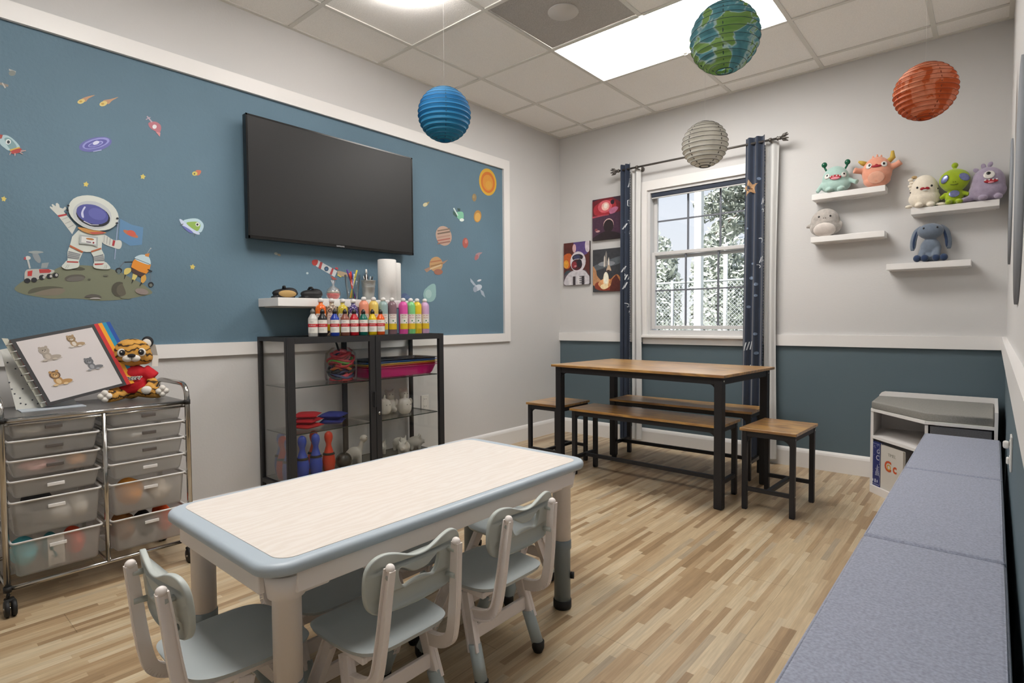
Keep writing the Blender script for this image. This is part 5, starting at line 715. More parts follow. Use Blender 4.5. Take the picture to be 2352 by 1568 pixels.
('wall_decal','small red planet decal between striped planet and mural edge',[('a85a52',0,[[-1.206,1.646],[-1.208,1.633],[-1.213,1.622],[-1.22,1.613],[-1.229,1.606],[-1.239,1.603],[-1.248,1.604],[-1.257,1.609],[-1.264,1.617],[-1.268,1.628],[-1.269,1.64],[-1.268,1.652],[-1.263,1.663],[-1.256,1.673],[-1.247,1.679],[-1.238,1.682],[-1.228,1.681],[-1.219,1.676],[-1.212,1.668],[-1.208,1.658]]),('c47a70',0,[[-1.214,1.657],[-1.215,1.652],[-1.217,1.647],[-1.221,1.643],[-1.225,1.64],[-1.23,1.639],[-1.235,1.639],[-1.239,1.641],[-1.243,1.644],[-1.245,1.649],[-1.246,1.654],[-1.245,1.659],[-1.243,1.664],[-1.239,1.668],[-1.235,1.671],[-1.23,1.672],[-1.225,1.672],[-1.22,1.67],[-1.217,1.667],[-1.215,1.662]])]),
('wall_decal','small pink comet decal below the red planet',[('a8868c',1,[[-1.128,1.561],[-1.093,1.581],[-1.049,1.585],[-1.08,1.565],[-1.101,1.53]]),('a86a6c',0,[[-1.101,1.538],[-1.105,1.531],[-1.111,1.525],[-1.117,1.521],[-1.124,1.519],[-1.13,1.519],[-1.135,1.521],[-1.139,1.525],[-1.14,1.53],[-1.139,1.537],[-1.137,1.544],[-1.132,1.551],[-1.126,1.557],[-1.12,1.561],[-1.113,1.563],[-1.107,1.564],[-1.102,1.561],[-1.099,1.557],[-1.097,1.552],[-1.098,1.545]])]),
('wall_decal','white satellite decal with long wings low on the mural',[('aab6c6',0,[[-1.189,1.375],[-1.165,1.359],[-1.118,1.318],[-1.152,1.321],[-1.185,1.348]]),('aab6c6',0,[[-1.083,1.295],[-1.042,1.277],[-1.021,1.229],[-1.063,1.252]]),('c2ccd8',0,[[-1.06,1.321],[-1.058,1.314],[-1.061,1.306],[-1.069,1.298],[-1.08,1.29],[-1.094,1.284],[-1.11,1.279],[-1.125,1.277],[-1.139,1.278],[-1.149,1.281],[-1.156,1.287],[-1.157,1.294],[-1.154,1.302],[-1.147,1.31],[-1.136,1.318],[-1.122,1.324],[-1.106,1.329],[-1.091,1.331],[-1.077,1.33],[-1.067,1.327]]),('9aa6b8',0,[[-1.111,1.292],[-1.112,1.285],[-1.116,1.279],[-1.122,1.273],[-1.128,1.27],[-1.136,1.268],[-1.144,1.269],[-1.15,1.272],[-1.156,1.277],[-1.159,1.283],[-1.16,1.29],[-1.159,1.298],[-1.155,1.304],[-1.15,1.309],[-1.143,1.313],[-1.135,1.314],[-1.128,1.314],[-1.121,1.311],[-1.116,1.306],[-1.112,1.299]]),('d2d4dc',0,[[-1.066,1.37],[-1.066,1.367],[-1.068,1.364],[-1.072,1.361],[-1.079,1.358],[-1.086,1.355],[-1.093,1.354],[-1.1,1.353],[-1.106,1.353],[-1.111,1.354],[-1.113,1.355],[-1.113,1.358],[-1.111,1.361],[-1.106,1.364],[-1.1,1.367],[-1.093,1.37],[-1.086,1.371],[-1.079,1.372],[-1.072,1.372],[-1.068,1.371]])]),
('wall_decal','tan ringed planet decal beside the paper towel rolls',[('a0806e',0,[[-1.653,1.413],[-1.601,1.434],[-1.421,1.5],[-1.458,1.47],[-1.59,1.417],[-1.63,1.393]]),('b99468',0,[[-1.475,1.462],[-1.478,1.446],[-1.486,1.431],[-1.498,1.418],[-1.514,1.409],[-1.532,1.403],[-1.55,1.402],[-1.567,1.406],[-1.582,1.413],[-1.594,1.424],[-1.601,1.438],[-1.603,1.453],[-1.6,1.468],[-1.593,1.483],[-1.581,1.496],[-1.565,1.505],[-1.548,1.511],[-1.53,1.513],[-1.512,1.51],[-1.497,1.502],[-1.485,1.491],[-1.478,1.478]]),('a87050',0,[[-1.594,1.465],[-1.487,1.486],[-1.489,1.495],[-1.596,1.474]]),('94704c',0,[[-1.594,1.434],[-1.475,1.465],[-1.478,1.473],[-1.596,1.443]]),('9c6a58',0,[[-1.476,1.406],[-1.478,1.399],[-1.485,1.393],[-1.494,1.388],[-1.506,1.384],[-1.52,1.382],[-1.533,1.383],[-1.545,1.385],[-1.554,1.389],[-1.56,1.395],[-1.562,1.401],[-1.56,1.408],[-1.554,1.414],[-1.544,1.419],[-1.532,1.423],[-1.519,1.425],[-1.506,1.425],[-1.494,1.423],[-1.484,1.418],[-1.478,1.413]]),('cdb896',0,[[-1.599,1.414],[-1.487,1.453],[-1.491,1.462],[-1.603,1.422]])]),
('wall_decal','pale teal ringed planet decal low beside the paint bottles',[('8fb4b4',0,[[-1.543,1.238],[-1.546,1.222],[-1.554,1.208],[-1.565,1.195],[-1.58,1.187],[-1.597,1.182],[-1.614,1.182],[-1.63,1.186],[-1.644,1.194],[-1.655,1.205],[-1.662,1.219],[-1.664,1.234],[-1.661,1.249],[-1.654,1.264],[-1.643,1.276],[-1.628,1.285],[-1.612,1.29],[-1.595,1.29],[-1.578,1.287],[-1.564,1.279],[-1.553,1.267],[-1.546,1.253]]),('8fb4b4',1,[[-1.632,1.274],[-1.591,1.309],[-1.556,1.313],[-1.545,1.287],[-1.552,1.233]]),('a4c4c2',0,[[-1.586,1.241],[-1.587,1.231],[-1.592,1.222],[-1.599,1.215],[-1.607,1.21],[-1.616,1.208],[-1.625,1.21],[-1.634,1.214],[-1.64,1.221],[-1.644,1.229],[-1.646,1.239],[-1.644,1.249],[-1.64,1.258],[-1.633,1.265],[-1.624,1.27],[-1.615,1.272],[-1.606,1.27],[-1.598,1.266],[-1.591,1.259],[-1.587,1.251]])]),
('wall_decal','red and white striped rocket decal flying up from the white shelf',[('c7ccce',0,[[-2.487,1.417],[-2.353,1.358],[-2.373,1.32],[-2.498,1.379]]),('b8423c',1,[[-2.523,1.396],[-2.516,1.413],[-2.487,1.417],[-2.483,1.405],[-2.493,1.385],[-2.513,1.382]]),('a9484a',0,[[-2.467,1.407],[-2.452,1.403],[-2.466,1.361],[-2.482,1.369]]),('a9484a',0,[[-2.389,1.375],[-2.377,1.371],[-2.392,1.331],[-2.407,1.336]]),('2e4660',0,[[-2.413,1.368],[-2.414,1.363],[-2.416,1.359],[-2.419,1.355],[-2.424,1.353],[-2.428,1.352],[-2.433,1.352],[-2.437,1.354],[-2.44,1.357],[-2.442,1.361],[-2.443,1.366],[-2.442,1.37],[-2.44,1.375],[-2.436,1.378],[-2.432,1.38],[-2.428,1.381],[-2.423,1.381],[-2.419,1.379],[-2.416,1.376],[-2.413,1.372]]),('47688a',0,[[-2.42,1.367],[-2.42,1.365],[-2.421,1.362],[-2.423,1.36],[-2.425,1.359],[-2.428,1.359],[-2.431,1.359],[-2.433,1.36],[-2.435,1.361],[-2.436,1.364],[-2.436,1.366],[-2.436,1.369],[-2.434,1.371],[-2.433,1.373],[-2.43,1.374],[-2.428,1.375],[-2.425,1.374],[-2.423,1.373],[-2.421,1.372],[-2.42,1.37]]),('b05a50',0,[[-2.403,1.325],[-2.388,1.322],[-2.354,1.307],[-2.385,1.302]]),('b84a50',0,[[-2.364,1.382],[-2.348,1.378],[-2.349,1.366],[-2.372,1.371]]),('d2c468',0,[[-2.351,1.343],[-2.322,1.329],[-2.33,1.319],[-2.355,1.331]]),('b09a80',1,[[-2.349,1.359],[-2.286,1.349],[-2.27,1.332],[-2.314,1.326],[-2.349,1.338]])]),
('wall_decal','indigo planet decal peeking out behind the paper towel rolls',[('51648c',0,[[-1.804,1.22],[-1.806,1.213],[-1.81,1.208],[-1.816,1.203],[-1.824,1.2],[-1.833,1.199],[-1.841,1.2],[-1.849,1.202],[-1.855,1.206],[-1.859,1.212],[-1.86,1.218],[-1.859,1.224],[-1.855,1.23],[-1.848,1.234],[-1.841,1.237],[-1.832,1.239],[-1.823,1.238],[-1.816,1.235],[-1.809,1.231],[-1.806,1.226]]),('5f749a',0,[[-1.784,1.212],[-1.785,1.208],[-1.789,1.204],[-1.794,1.201],[-1.801,1.199],[-1.809,1.198],[-1.816,1.198],[-1.823,1.2],[-1.828,1.203],[-1.831,1.207],[-1.833,1.211],[-1.831,1.215],[-1.828,1.219],[-1.822,1.223],[-1.816,1.225],[-1.808,1.226],[-1.801,1.225],[-1.794,1.223],[-1.788,1.221],[-1.785,1.217]])]),
('wall_decal','tiny pale star decal above the black slippers',[('b4c4c8',0,[[-2.546,1.333],[-2.546,1.331],[-2.547,1.329],[-2.549,1.328],[-2.551,1.327],[-2.554,1.326],[-2.556,1.326],[-2.558,1.327],[-2.56,1.329],[-2.561,1.33],[-2.561,1.332],[-2.561,1.334],[-2.56,1.336],[-2.558,1.338],[-2.556,1.339],[-2.553,1.339],[-2.551,1.339],[-2.549,1.338],[-2.547,1.337],[-2.546,1.335]])]),
('wall_decal','tiny grey comet decal below the lower edge of the television',[('9aa09a',0,[[-2.732,1.429],[-2.734,1.427],[-2.736,1.426],[-2.739,1.425],[-2.742,1.424],[-2.745,1.425],[-2.748,1.426],[-2.751,1.428],[-2.752,1.43],[-2.753,1.432],[-2.753,1.435],[-2.751,1.437],[-2.749,1.438],[-2.746,1.439],[-2.743,1.44],[-2.74,1.439],[-2.737,1.438],[-2.734,1.436],[-2.733,1.434],[-2.732,1.432]]),('8f8270',0,[[-2.715,1.424],[-2.716,1.422],[-2.718,1.421],[-2.721,1.42],[-2.724,1.42],[-2.728,1.421],[-2.731,1.422],[-2.733,1.423],[-2.735,1.425],[-2.736,1.427],[-2.735,1.429],[-2.734,1.431],[-2.732,1.432],[-2.729,1.433],[-2.726,1.433],[-2.723,1.433],[-2.72,1.432],[-2.717,1.43],[-2.716,1.428],[-2.715,1.426]])]),
]
for (nm, lab, layers) in DECALS:
    ys_ = [q[0] for _, _, P in layers for q in P]; zs_ = [q[1] for _, _, P in layers for q in P]; cy, cz = sum(ys_) / len(ys_), sum(zs_) / len(zs_)
    g = G()
    for k, (c, smf, P) in enumerate(layers):
        L = [(a - cy, b_ - cz) for a, b_ in P]
        if smf: L = smooth_loop(L, 4)
        g.mesh(curve_mesh([L], 0.00012), mat('vinyl_' + c, c, 0.6), lambda v, k=k: Vector((0.0008 + 0.00025 * k + v.z, v.x, v.y)))
    o = g.build(nm, fix=False); o.location = (0, cy, cz); tag(o, lab, 'wall decal', 'stickers on the blue mural')
for (y, z, r, lab) in ((-0.62, 1.60, 0.30, 'grey round wall disc on the side wall, closer to the corner'), (-2.02, 1.44, 0.36, 'larger grey round wall disc on the side wall above the benches')):
    o = thing('wall_disc', lab, 'wall decoration', (W, y, z)); mg = mat('felt_grey', '8c9096', 0.9)
    G().lathe([(0.0, 0.0), (r, 0.0), (r, -0.008), (0, -0.008)][::-1], (0, 0, 0), mg, n=48, ax=rot(0, 90, 0)).build('disc', o)
def outlet(label, loc, rz):
    t_ = thing('wall_outlet', label, 'outlet', loc, rz); m1 = mat('outlet_white', 'dedbd6', 0.35)
    G().box((0, -0.003, 0), (0.072, 0.006, 0.115), m1, bev=0.003).build('cover_plate', t_)
    g = G()
    for z in (0.026, -0.026):
        g.box((0, -0.0065, z), (0.034, 0.002, 0.03), m1, bev=0.0008)
        for x in (-0.007, 0.007): g.box((x, -0.0078, z + 0.003), (0.002, 0.001, 0.009), M_RUBBER)
    g.build('socket', t_); return t_
outlet('white wall outlet seen through the glass cabinet', (0.0, -1.665, 0.456), 90)
pl = outlet('white outlet with a plug on the side wall behind the benches', (W, -1.86, 0.60), -90)
G().box((0, -0.016, 0.026), (0.024, 0.016, 0.024), mat('plug_white', 'e2e0dc', 0.4), bev=0.006).build('plug', pl); G().box((0, -0.011, -0.026), (0.022, 0.008, 0.022), MATS['plug_white'], bev=0.004).build('plug', pl)
# ------------------------------------------------------------------ glass display cabinet
CX0, CX1, CY0, CY1, CZ = 0.024, 0.362, -2.872, -1.803, 0.964
cab = thing('glass_cabinet', 'low black framed glass display cabinet with two doors against the wall', 'cabinet', (CX0, (CY0 + CY1) / 2, 0))
cw, cd_ = CY1 - CY0, CX1 - CX0; M_CF = mat('cabinet_black', '2a2a2c', 0.5, metal=0.2)
g = G(); p = 0.022
for x in (p / 2, cd_ - 0.02 - p / 2):
    for y in (-cw / 2 + p / 2, cw / 2 - p / 2): g.box((x, y, CZ / 2), (p, p, CZ), M_CF, bev=0.001)
g.box((p / 2, 0, CZ / 2 + 0.07), (p * 0.8, p * 1.3, CZ - 0.16), M_CF)
for z in (CZ - p / 2, 0.175):
    for x in (p / 2, cd_ - 0.02 - p / 2): g.box((x, 0, z), (p, cw - 2 * p, p), M_CF)
    for y in (-cw / 2 + p / 2, cw / 2 - p / 2): g.box((cd_ / 2 - 0.01, y, z), (cd_ - 0.02 - 2 * p, p, p), M_CF)
g.build('frame', cab)
G().box(((cd_ - 0.02) / 2, 0, CZ - 0.004), (cd_ - 0.02 - 2 * p, cw - 2 * p, 0.005), M_GLASS).build('top_glass', cab)
G().box(((cd_ - 0.02) / 2, 0, 0.185), (cd_ - 0.02 - 2 * p, cw - 2 * p, 0.006), mat('cabinet_base', '55554f', 0.4)).build('base_plate', cab)
for s_ in (-1, 1): G().box(((cd_ - 0.02) / 2, s_ * (cw / 2 - p / 2), CZ / 2 + 0.085), (cd_ - 0.02 - 2 * p, 0.003, CZ - 0.22), M_GLASS).build('side_pane', cab)
M_EDGE = mat('glass_edge', '23302a', 0.2)
SHZ = (0.452, 0.700)
for z in SHZ:
    for s_ in (-1, 1):
        gs = G(); gs.box((0.165, s_ * 0.2595, z - 0.003), (0.27, 0.49, 0.004), M_GLASS); o = gs.build('glass_shelf', cab)
        G().box((0.302, s_ * 0.2595, z - 0.003), (0.002, 0.49, 0.005), M_EDGE).box((0.165, s_ * 0.5055, z - 0.003), (0.27, 0.002, 0.005), M_EDGE).build('edge', o)
for s_ in (-1, 1):
    d0, d1 = (0.002, cw / 2 - 0.001) if s_ > 0 else (-cw / 2 + 0.001, -0.002); wdt = d1 - d0; f = 0.036; zc, zh = (CZ + 0.165) / 2 - 0.001, CZ - 0.165
    g = G(); xd = cd_ - 0.009
    for y in (d0 + f / 2, d1 - f / 2): g.box((xd, y, zc), (0.018, f, zh), M_CF, bev=0.001)
    for z in (zc - zh / 2 + f / 2, zc + zh / 2 - f / 2): g.box((xd, (d0 + d1) / 2, z), (0.018, wdt - 2 * f, f * 0.85), M_CF)
    dr = g.build('door', cab); G().box((xd, (d0 + d1) / 2, zc), (0.003, wdt - 2 * f, zh - 2 * f + 0.006), M_GLASS).build('pane', dr)
    if s_ < 0: G().box((cd_ + 0.010, d1 - 0.012, 0.59), (0.010, 0.010, 0.09), M_CF, bev=0.002).box((cd_ + 0.002, d1 - 0.012, 0.63), (0.012, 0.010, 0.008), M_CF).box((cd_ + 0.002, d1 - 0.012, 0.55), (0.012, 0.010, 0.008), M_CF).build('handle', dr)
    else: G().lathe([(0.008, 0.0), (0.008, 0.004), (0.004, 0.005)], (cd_ + 0.0002, d0 + 0.018, 0.505), M_CHROME, ax=rot(0, 90, 0), n=14).build('lock', dr)
# things in the cabinet -------------------------------------------------
M_CER = mat('bisque', 'cfcbc2', 0.7); BZ = 0.1885
def pin(label, x, y, col, group='bowling pins in the cabinet'):
    t_ = thing('bowling_pin', label, 'bowling pin', (x, y, BZ), 0, group)
    G().lathe([(0.024, 0), (0.031, 0.02), (0.036, 0.06), (0.033, 0.095), (0.024, 0.125), (0.015, 0.155), (0.0145, 0.168), (0.021, 0.188), (0.0235, 0.205), (0.020, 0.224), (0.009, 0.235), (0, 0.237)], (0, 0, 0), col, n=20).build('body', t_)
    G().lathe([(0.0295, 0.105), (0.0345, 0.106), (0.030, 0.116), (0.0265, 0.117)], (0, 0, 0), M_RUBBER, n=20, caps=False).build('dark_band', t_)
mb_, mr_ = mat('pin_blue', '3450b4', 0.35), mat('pin_red', 'd23a20', 0.35)
pin('blue toy bowling pin standing at the front beside the red bowling pin', 0.25, -2.665, mb_); pin('blue toy bowling pin standing right against the door stile', 0.25, -2.745, mb_); pin('red toy bowling pin at the front between blue pin and black ball', 0.25, -2.585, mr_)
pin('red toy bowling pin standing behind the front blue pin', 0.16, -2.625, mr_); pin('tall blue toy bowling pin farthest back by the cabinet side glass', 0.08, -2.780, mb_)
pin('red toy bowling pin seen through the side glass', 0.17, -2.815, mr_); pin('blue toy bowling pin in front, seen through the side glass', 0.25, -2.822, mb_)
o = thing('bowling_ball', 'black toy bowling ball beside the red pin in the cabinet', 'ball', (0.235, -2.480, BZ + 0.0475)); G().ell((0, 0, 0), 0.047, mat('ball_black', '2c2b28', 0.25), nu=28, nv=18).build('sphere', o)
g = G()
for a, b_ in ((0, 0), (0.012, 0.012), (-0.012, 0.012)): g.lathe([(0.004, 0), (0.004, 0.0012)], (0.020 + a * 0.0, a, 0.043 - abs(a) * 0.3), M_RUBBER, ax=rot(0, 25, 0), n=10)
g.build('finger_hole', o)
def ceramic(label, x, y, z, rz, fill, sc_=1.28, vox=0.004, name='ceramic_figurine', feats=None):
    t_ = thing(name, label, 'figurine', (x, y, z), rz, 'unpainted ceramic figurines in the cabinet'); t_.scale = (sc_, sc_, sc_)
    b_ = fuse(fill, vox, M_CER, 'body', t_, 3)
    g = G(); (feats or (lambda q: (q.ell((0.028, -0.010, 0.035), 0.002, M_RUBBER), q.ell((0.028, 0.010, 0.035), 0.002, M_RUBBER))))(g); g.build('eye', t_)
def longneck(g):
    g.ell((0, 0, 0.055), (0.038, 0.026, 0.032), M_CER); g.cyl((0.022, 0, 0.06), (0.040, 0, 0.115), 0.014, M_CER, r1=0.011); g.ell((0.046, 0, 0.125), (0.020, 0.017, 0.018), M_CER)
    for a in (-0.022, 0.024):
        for b_ in (-0.013, 0.013): g.cyl((a, b_, 0.0), (a, b_, 0.05), 0.011, M_CER)
    g.cyl((-0.03, 0, 0.06), (-0.055, 0, 0.045), 0.010, M_CER, r1=0.003)
ceramic('white ceramic long necked animal beside the black bowling ball', 0.20, -2.385, BZ, 60, longneck, 1.22, feats=lambda q: (q.ell((0.058, -0.012, 0.13), 0.002, M_RUBBER), q.ell((0.058, 0.012, 0.13), 0.002, M_RUBBER)))
def piggy(g):
    g.ell((0, 0, 0.038), (0.042, 0.032, 0.030), M_CER); g.cyl((0.034, 0, 0.038), (0.050, 0, 0.038), 0.011, M_CER)
    for a in (-0.02, 0.02):
        for b_ in (-0.016, 0.016): g.cyl((a, b_, 0), (a, b_, 0.03), 0.009, M_CER)
    for b_ in (-0.016, 0.016): g.cyl((0.022, b_, 0.055), (0.026, b_ * 1.3, 0.080), 0.009, M_CER, r1=0.002)
for x, y, z, r, lab in ((0.10, -2.130, BZ, -20, 'white ceramic piggy with pointed ears by the back middle post, bottom of the cabinet'), (0.24, -2.045, BZ, -50, 'white ceramic piggy closest to the cabinet door on the bottom plate'), (0.12, -1.985, BZ, 10, 'white ceramic piggy between the two other rear piggies on the bottom plate'), (0.17, -1.895, BZ, 60, 'white ceramic piggy nearest the far side glass on the bottom plate')): ceramic(lab, x, y, z, r, piggy)
def bear(g):
    g.ell((0, 0, 0.034), (0.030, 0.033, 0.036), M_CER); g.ell((0.004, 0, 0.085), (0.024, 0.026, 0.024), M_CER)
    for b_ in (-1, 1): g.ell((0, 0.019 * b_, 0.107), (0.008, 0.009, 0.010), M_CER); g.ell((0.026, 0.018 * b_, 0.012), (0.015, 0.011, 0.012), M_CER); g.ell((0.018, 0.030 * b_, 0.048), (0.012, 0.009, 0.018), M_CER)
def pumpkin(g):
    for k in range(8): a = k * math.pi / 4; g.ell((0.016 * math.cos(a), 0.016 * math.sin(a), 0.038), (0.020, 0.020, 0.038), M_CER)
    g.cyl((0, 0, 0.07), (0.004, 0, 0.098), 0.007, M_CER)
ceramic('tall ribbed white ceramic jar figure on the glass shelf, nearest the door handle', 0.16, -2.135, SHZ[0], 0, pumpkin, feats=lambda q: (q.ell((0.035, -0.01, 0.05), 0.002, M_RUBBER), q.ell((0.035, 0.01, 0.05), 0.002, M_RUBBER)))
ceramic('white ceramic bear sitting between the two ribbed ceramic jars', 0.10, -2.045, SHZ[0], -20, bear, feats=lambda q: (q.ell((0.028, -0.008, 0.09), 0.002, M_RUBBER), q.ell((0.028, 0.008, 0.09), 0.002, M_RUBBER)))
ceramic('ribbed white ceramic jar figure on the glass shelf, closest to the wall outlet', 0.24, -2.035, SHZ[0], 0, pumpkin, feats=lambda q: (q.ell((0.035, -0.01, 0.05), 0.002, M_RUBBER), q.ell((0.035, 0.01, 0.05), 0.002, M_RUBBER)))
ceramic('white ceramic bear standing behind on the glass shelf beside the outlet', 0.13, -1.955, SHZ[0], -10, bear, feats=lambda q: (q.ell((0.028, -0.008, 0.09), 0.002, M_RUBBER), q.ell((0.028, 0.008, 0.09), 0.002, M_RUBBER)))
def beanbag(label, x, y, z, rz, s, m, nm='bean_bag'):
    o = thing(nm, label, 'bean bag', (x, y, z), rz, 'bean bags on the glass shelf')
    def f(u, v, sg):
        a, b_ = (u - 0.5) * 2, (v - 0.5) * 2; hgt = (1 - a ** 4) * (1 - b_ ** 4); w_ = 1 - 0.10 * (1 - abs(a)) - 0.10 * (1 - abs(b_))
        return Vector((a * s[0] * (1 - 0.05 * (1 - b_ * b_)), b_ * s[1] * (1 - 0.05 * (1 - a * a)), s[2] * (1 + sg * hgt ** 0.6)))
    g = G(); g.grid(lambda u, v: f(u, v, 1), 12, 12, m); g.grid(lambda u, v: f(u, v, -0.9), 12, 12, m); g.build('cloth_bag', o)
    g = G(); P = [f(a / 8, 0, 0) for a in range(8)] + [f(1, a / 8, 0) for a in range(8)] + [f(1 - a / 8, 1, 0) for a in range(8)] + [f(0, 1 - a / 8, 0) for a in range(8)]; g.tube(P, 0.002, m, n=6, close=True); g.build('seam', o)
br, bb = mat('bag_red', 'b81420', 0.85), mat('bag_blue', '2c3584', 0.85)
for k in range(3): beanbag('red bean bag on the glass shelf, %s of three stacked' % ('bottom', 'middle', 'top')[k], 0.20 - 0.006 * k, -2.690 + 0.005 * k, SHZ[0] + 0.0285 * k, 20 + 14 * k, (0.066, 0.066, 0.0150), br)
for k in range(2): beanbag('dark blue bean bag on the glass shelf, %s of two stacked' % ('lower', 'upper')[k], 0.19 + 0.008 * k, -2.520, SHZ[0] + 0.034 * k, 48 - 12 * k, (0.064, 0.064, 0.018), bb)
o = thing('ribbon_bag', 'clear zip bag stuffed with tangled colourful ribbons', 'bag', (0.20, -2.465, SHZ[1]))
G().lathe([(0.085, 0.0), (0.092, 0.02), (0.094, 0.10), (0.085, 0.16), (0.05, 0.192)], (0, 0, 0), glassmat('bag_plastic', (0.97, 0.97, 0.97), 0.06, 0.15), n=20, caps=False).build('plastic_bag', o)
rc = [mat('rib_' + c, c, 0.6) for c in ('c8283c', 'd84a5c', '3a3f6c', '2a2c30', 'e0783c', '4a2a6c', '6cb83c', 'c82c34', 'd8405c')]
rd = random.Random(11)
for k in range(30):
    z = 0.014 + (k % 10) * 0.0165; r0 = rd.uniform(0.045, 0.078) * (1 if z < 0.13 else 0.7); a0 = rd.uniform(0, 6.28); tl = rd.uniform(-0.22, 0.22)
    G().tube([Vector((r0 * math.cos(a0 + 0.42 * i), r0 * math.sin(a0 + 0.42 * i), min(0.175, max(0.010, z + 0.016 * math.sin(0.8 * i + k) + tl * r0 * math.cos(0.42 * i))))) for i in range(13)], 0.0095, rc[k % len(rc)], n=7, flat=0.6).build('ribbon', o)
G().tube([(-0.02, 0, 0.17), (-0.04, 0.0, 0.21), (-0.06, 0, 0.24)], 0.006, M_RUBBER, n=6).build('cord', o)
for k, (c, lab) in enumerate((('c41c74', 'magenta plastic tray at the bottom of the tray stack'), ('b01c2c', 'red plastic tray, second from the bottom of the tray stack'), ('d0b03c', 'yellow plastic tray, third from the bottom of the tray stack'), ('1f5aa8', 'blue plastic tray, second from the top of the tray stack'), ('1e2834', 'dark navy plastic tray on top of the tray stack'))):
    o = thing('craft_tray', lab, 'tray', (0.165, -2.064, SHZ[1] + k * 0.012 + 0.0), 0, 'stack of plastic trays in the cabinet'); m = mat('tray_' + c, c, 0.3); hx, hy = 0.115, 0.275
    g = G(); prof = [(0.86, 0.0), (0.88, 0.004), (0.97, 0.060), (1.04, 0.062), (1.05, 0.060), (1.035, 0.0585), (0.985, 0.0565), (0.90, 0.0085), (0.86, 0.0065)]
    LP = rrect(2, 2, 0.12, 4)
    V = [[g.bm.verts.new((a * s_ * hx, b_ * s_ * hy, z)) for a, b_ in LP] for s_, z in prof]; n = len(LP); fs = []
    for i in range(len(V) - 1):
        for j in range(n): fs.append(g.bm.faces.new((V[i][j], V[i][(j + 1) % n], V[i + 1][(j + 1) % n], V[i + 1][j])))
    fs.append(g.bm.faces.new(V[0][::-1])); fs.append(g.bm.faces.new(V[-1])); g._fin(fs, m); g.build('tray_shell', o)
# ------------------------------------------------------------------ paint bottles on the cabinet
M_LBL = mat('label_white', 'dcd9d2', 0.5); M_LRED = mat('label_red', 'bf1e2c', 0.45); M_LYEL = mat('label_yellow', 'cfae1c', 0.5); M_CAPB = mat('cap_black', '1c1a1c', 0.4); M_CAPW = mat('cap_white', 'dcdad8', 0.35); M_INK = mat('ink_red', 'a0402c', 0.6); M_IND = mat('ink_dark', '2c3a3c', 0.6); M_ING = mat('ink_green', '3c7c50', 0.6)
def wrap(r, a0): return lambda v: Vector(((r + v.z) * math.cos(a0 + v.x / r), (r + v.z) * math.sin(a0 + v.x / r), v.y))
def arcband(g, r, z0, z1, a0, a1, m, n=14):
    g.grid(lambda u, v: Vector((r * math.cos(a0 + (a1 - a0) * u), r * math.sin(a0 + (a1 - a0) * u), z0 + (z1 - z0) * v)), n, 1, m)
def small_bottle(label, x, y, col, rz, cap=None, clear=False):
    t_ = thing('paint_bottle', label, 'paint bottle', (x, y, CZ), rz, 'small acrylic paint bottles on the cabinet'); r = 0.0245
    m = mat('paint_' + col, col, 0.3)
    G().lathe([(r * 0.85, 0), (r, 0.003), (r, 0.095), (r * 0.95, 0.100), (0.011, 0.122), (0.0105, 0.128)], (0, 0, 0), m, n=24).build('bottle_body', t_)
    G().lathe([(0.0125, 0.125), (0.012, 0.140), (0.007, 0.146), (0.005, 0.151), (0.0, 0.152)], (0, 0, 0), cap or M_CAPB, n=18).build('cap', t_)
    g = G(); arcband(g, r + 0.0004, 0.020, 0.090, -1.9, 1.9, M_LBL, 20); arcband(g, r + 0.0007, 0.052, 0.069, -1.9, 1.9, M_LRED, 20)
    g.mesh(text_mesh('ACRYLIC', 0.0095, 0.0001), M_LBL, lambda v: wrap(r + 0.0010, -0.1)(Vector((v.x, v.y + 0.0605, v.z)))); g.mesh(text_mesh('PAINT', 0.006, 0.0001), M_IND, lambda v: wrap(r + 0.0007, -0.2)(Vector((v.x, v.y + 0.079, v.z))))
    for k in range(3): arcband(g, r + 0.0006, 0.030 + k * 0.005, 0.0315 + k * 0.005, -0.7, 0.3, mat('ink_grey', '9c9a96', 0.7), 5)
    g.build('label', t_, fix=False)
SB = [(714, -2.682, 'c9c8c4', 'clear gloss bottle with red label band at the end of the front paint row', True), (738, -2.625, '1d1d20', 'black paint bottle in the front row', False), (765, -2.550, '1c3ca0', 'dark blue paint bottle in the front row', False), (790, -2.485, '8a5344', 'brown paint bottle in the front row', False), (811, -2.425, 'b41424', 'crimson red paint bottle in the front row', False), (832, -2.363, '0c6a5c', 'dark green paint bottle in the front row', False), (853, -2.300, 'dcbc10', 'bright yellow paint bottle in the small front row', False), (872, -2.243, 'dc5a1c', 'orange paint bottle at the end of the small front row', False)]
for _, y, c, lab, cl in SB: small_bottle(lab, 0.314, y - 0.021, c, -30 + (hash(lab) * 0), cap=mat('cap_smoke', '6c6a66', 0.3) if cl else None)
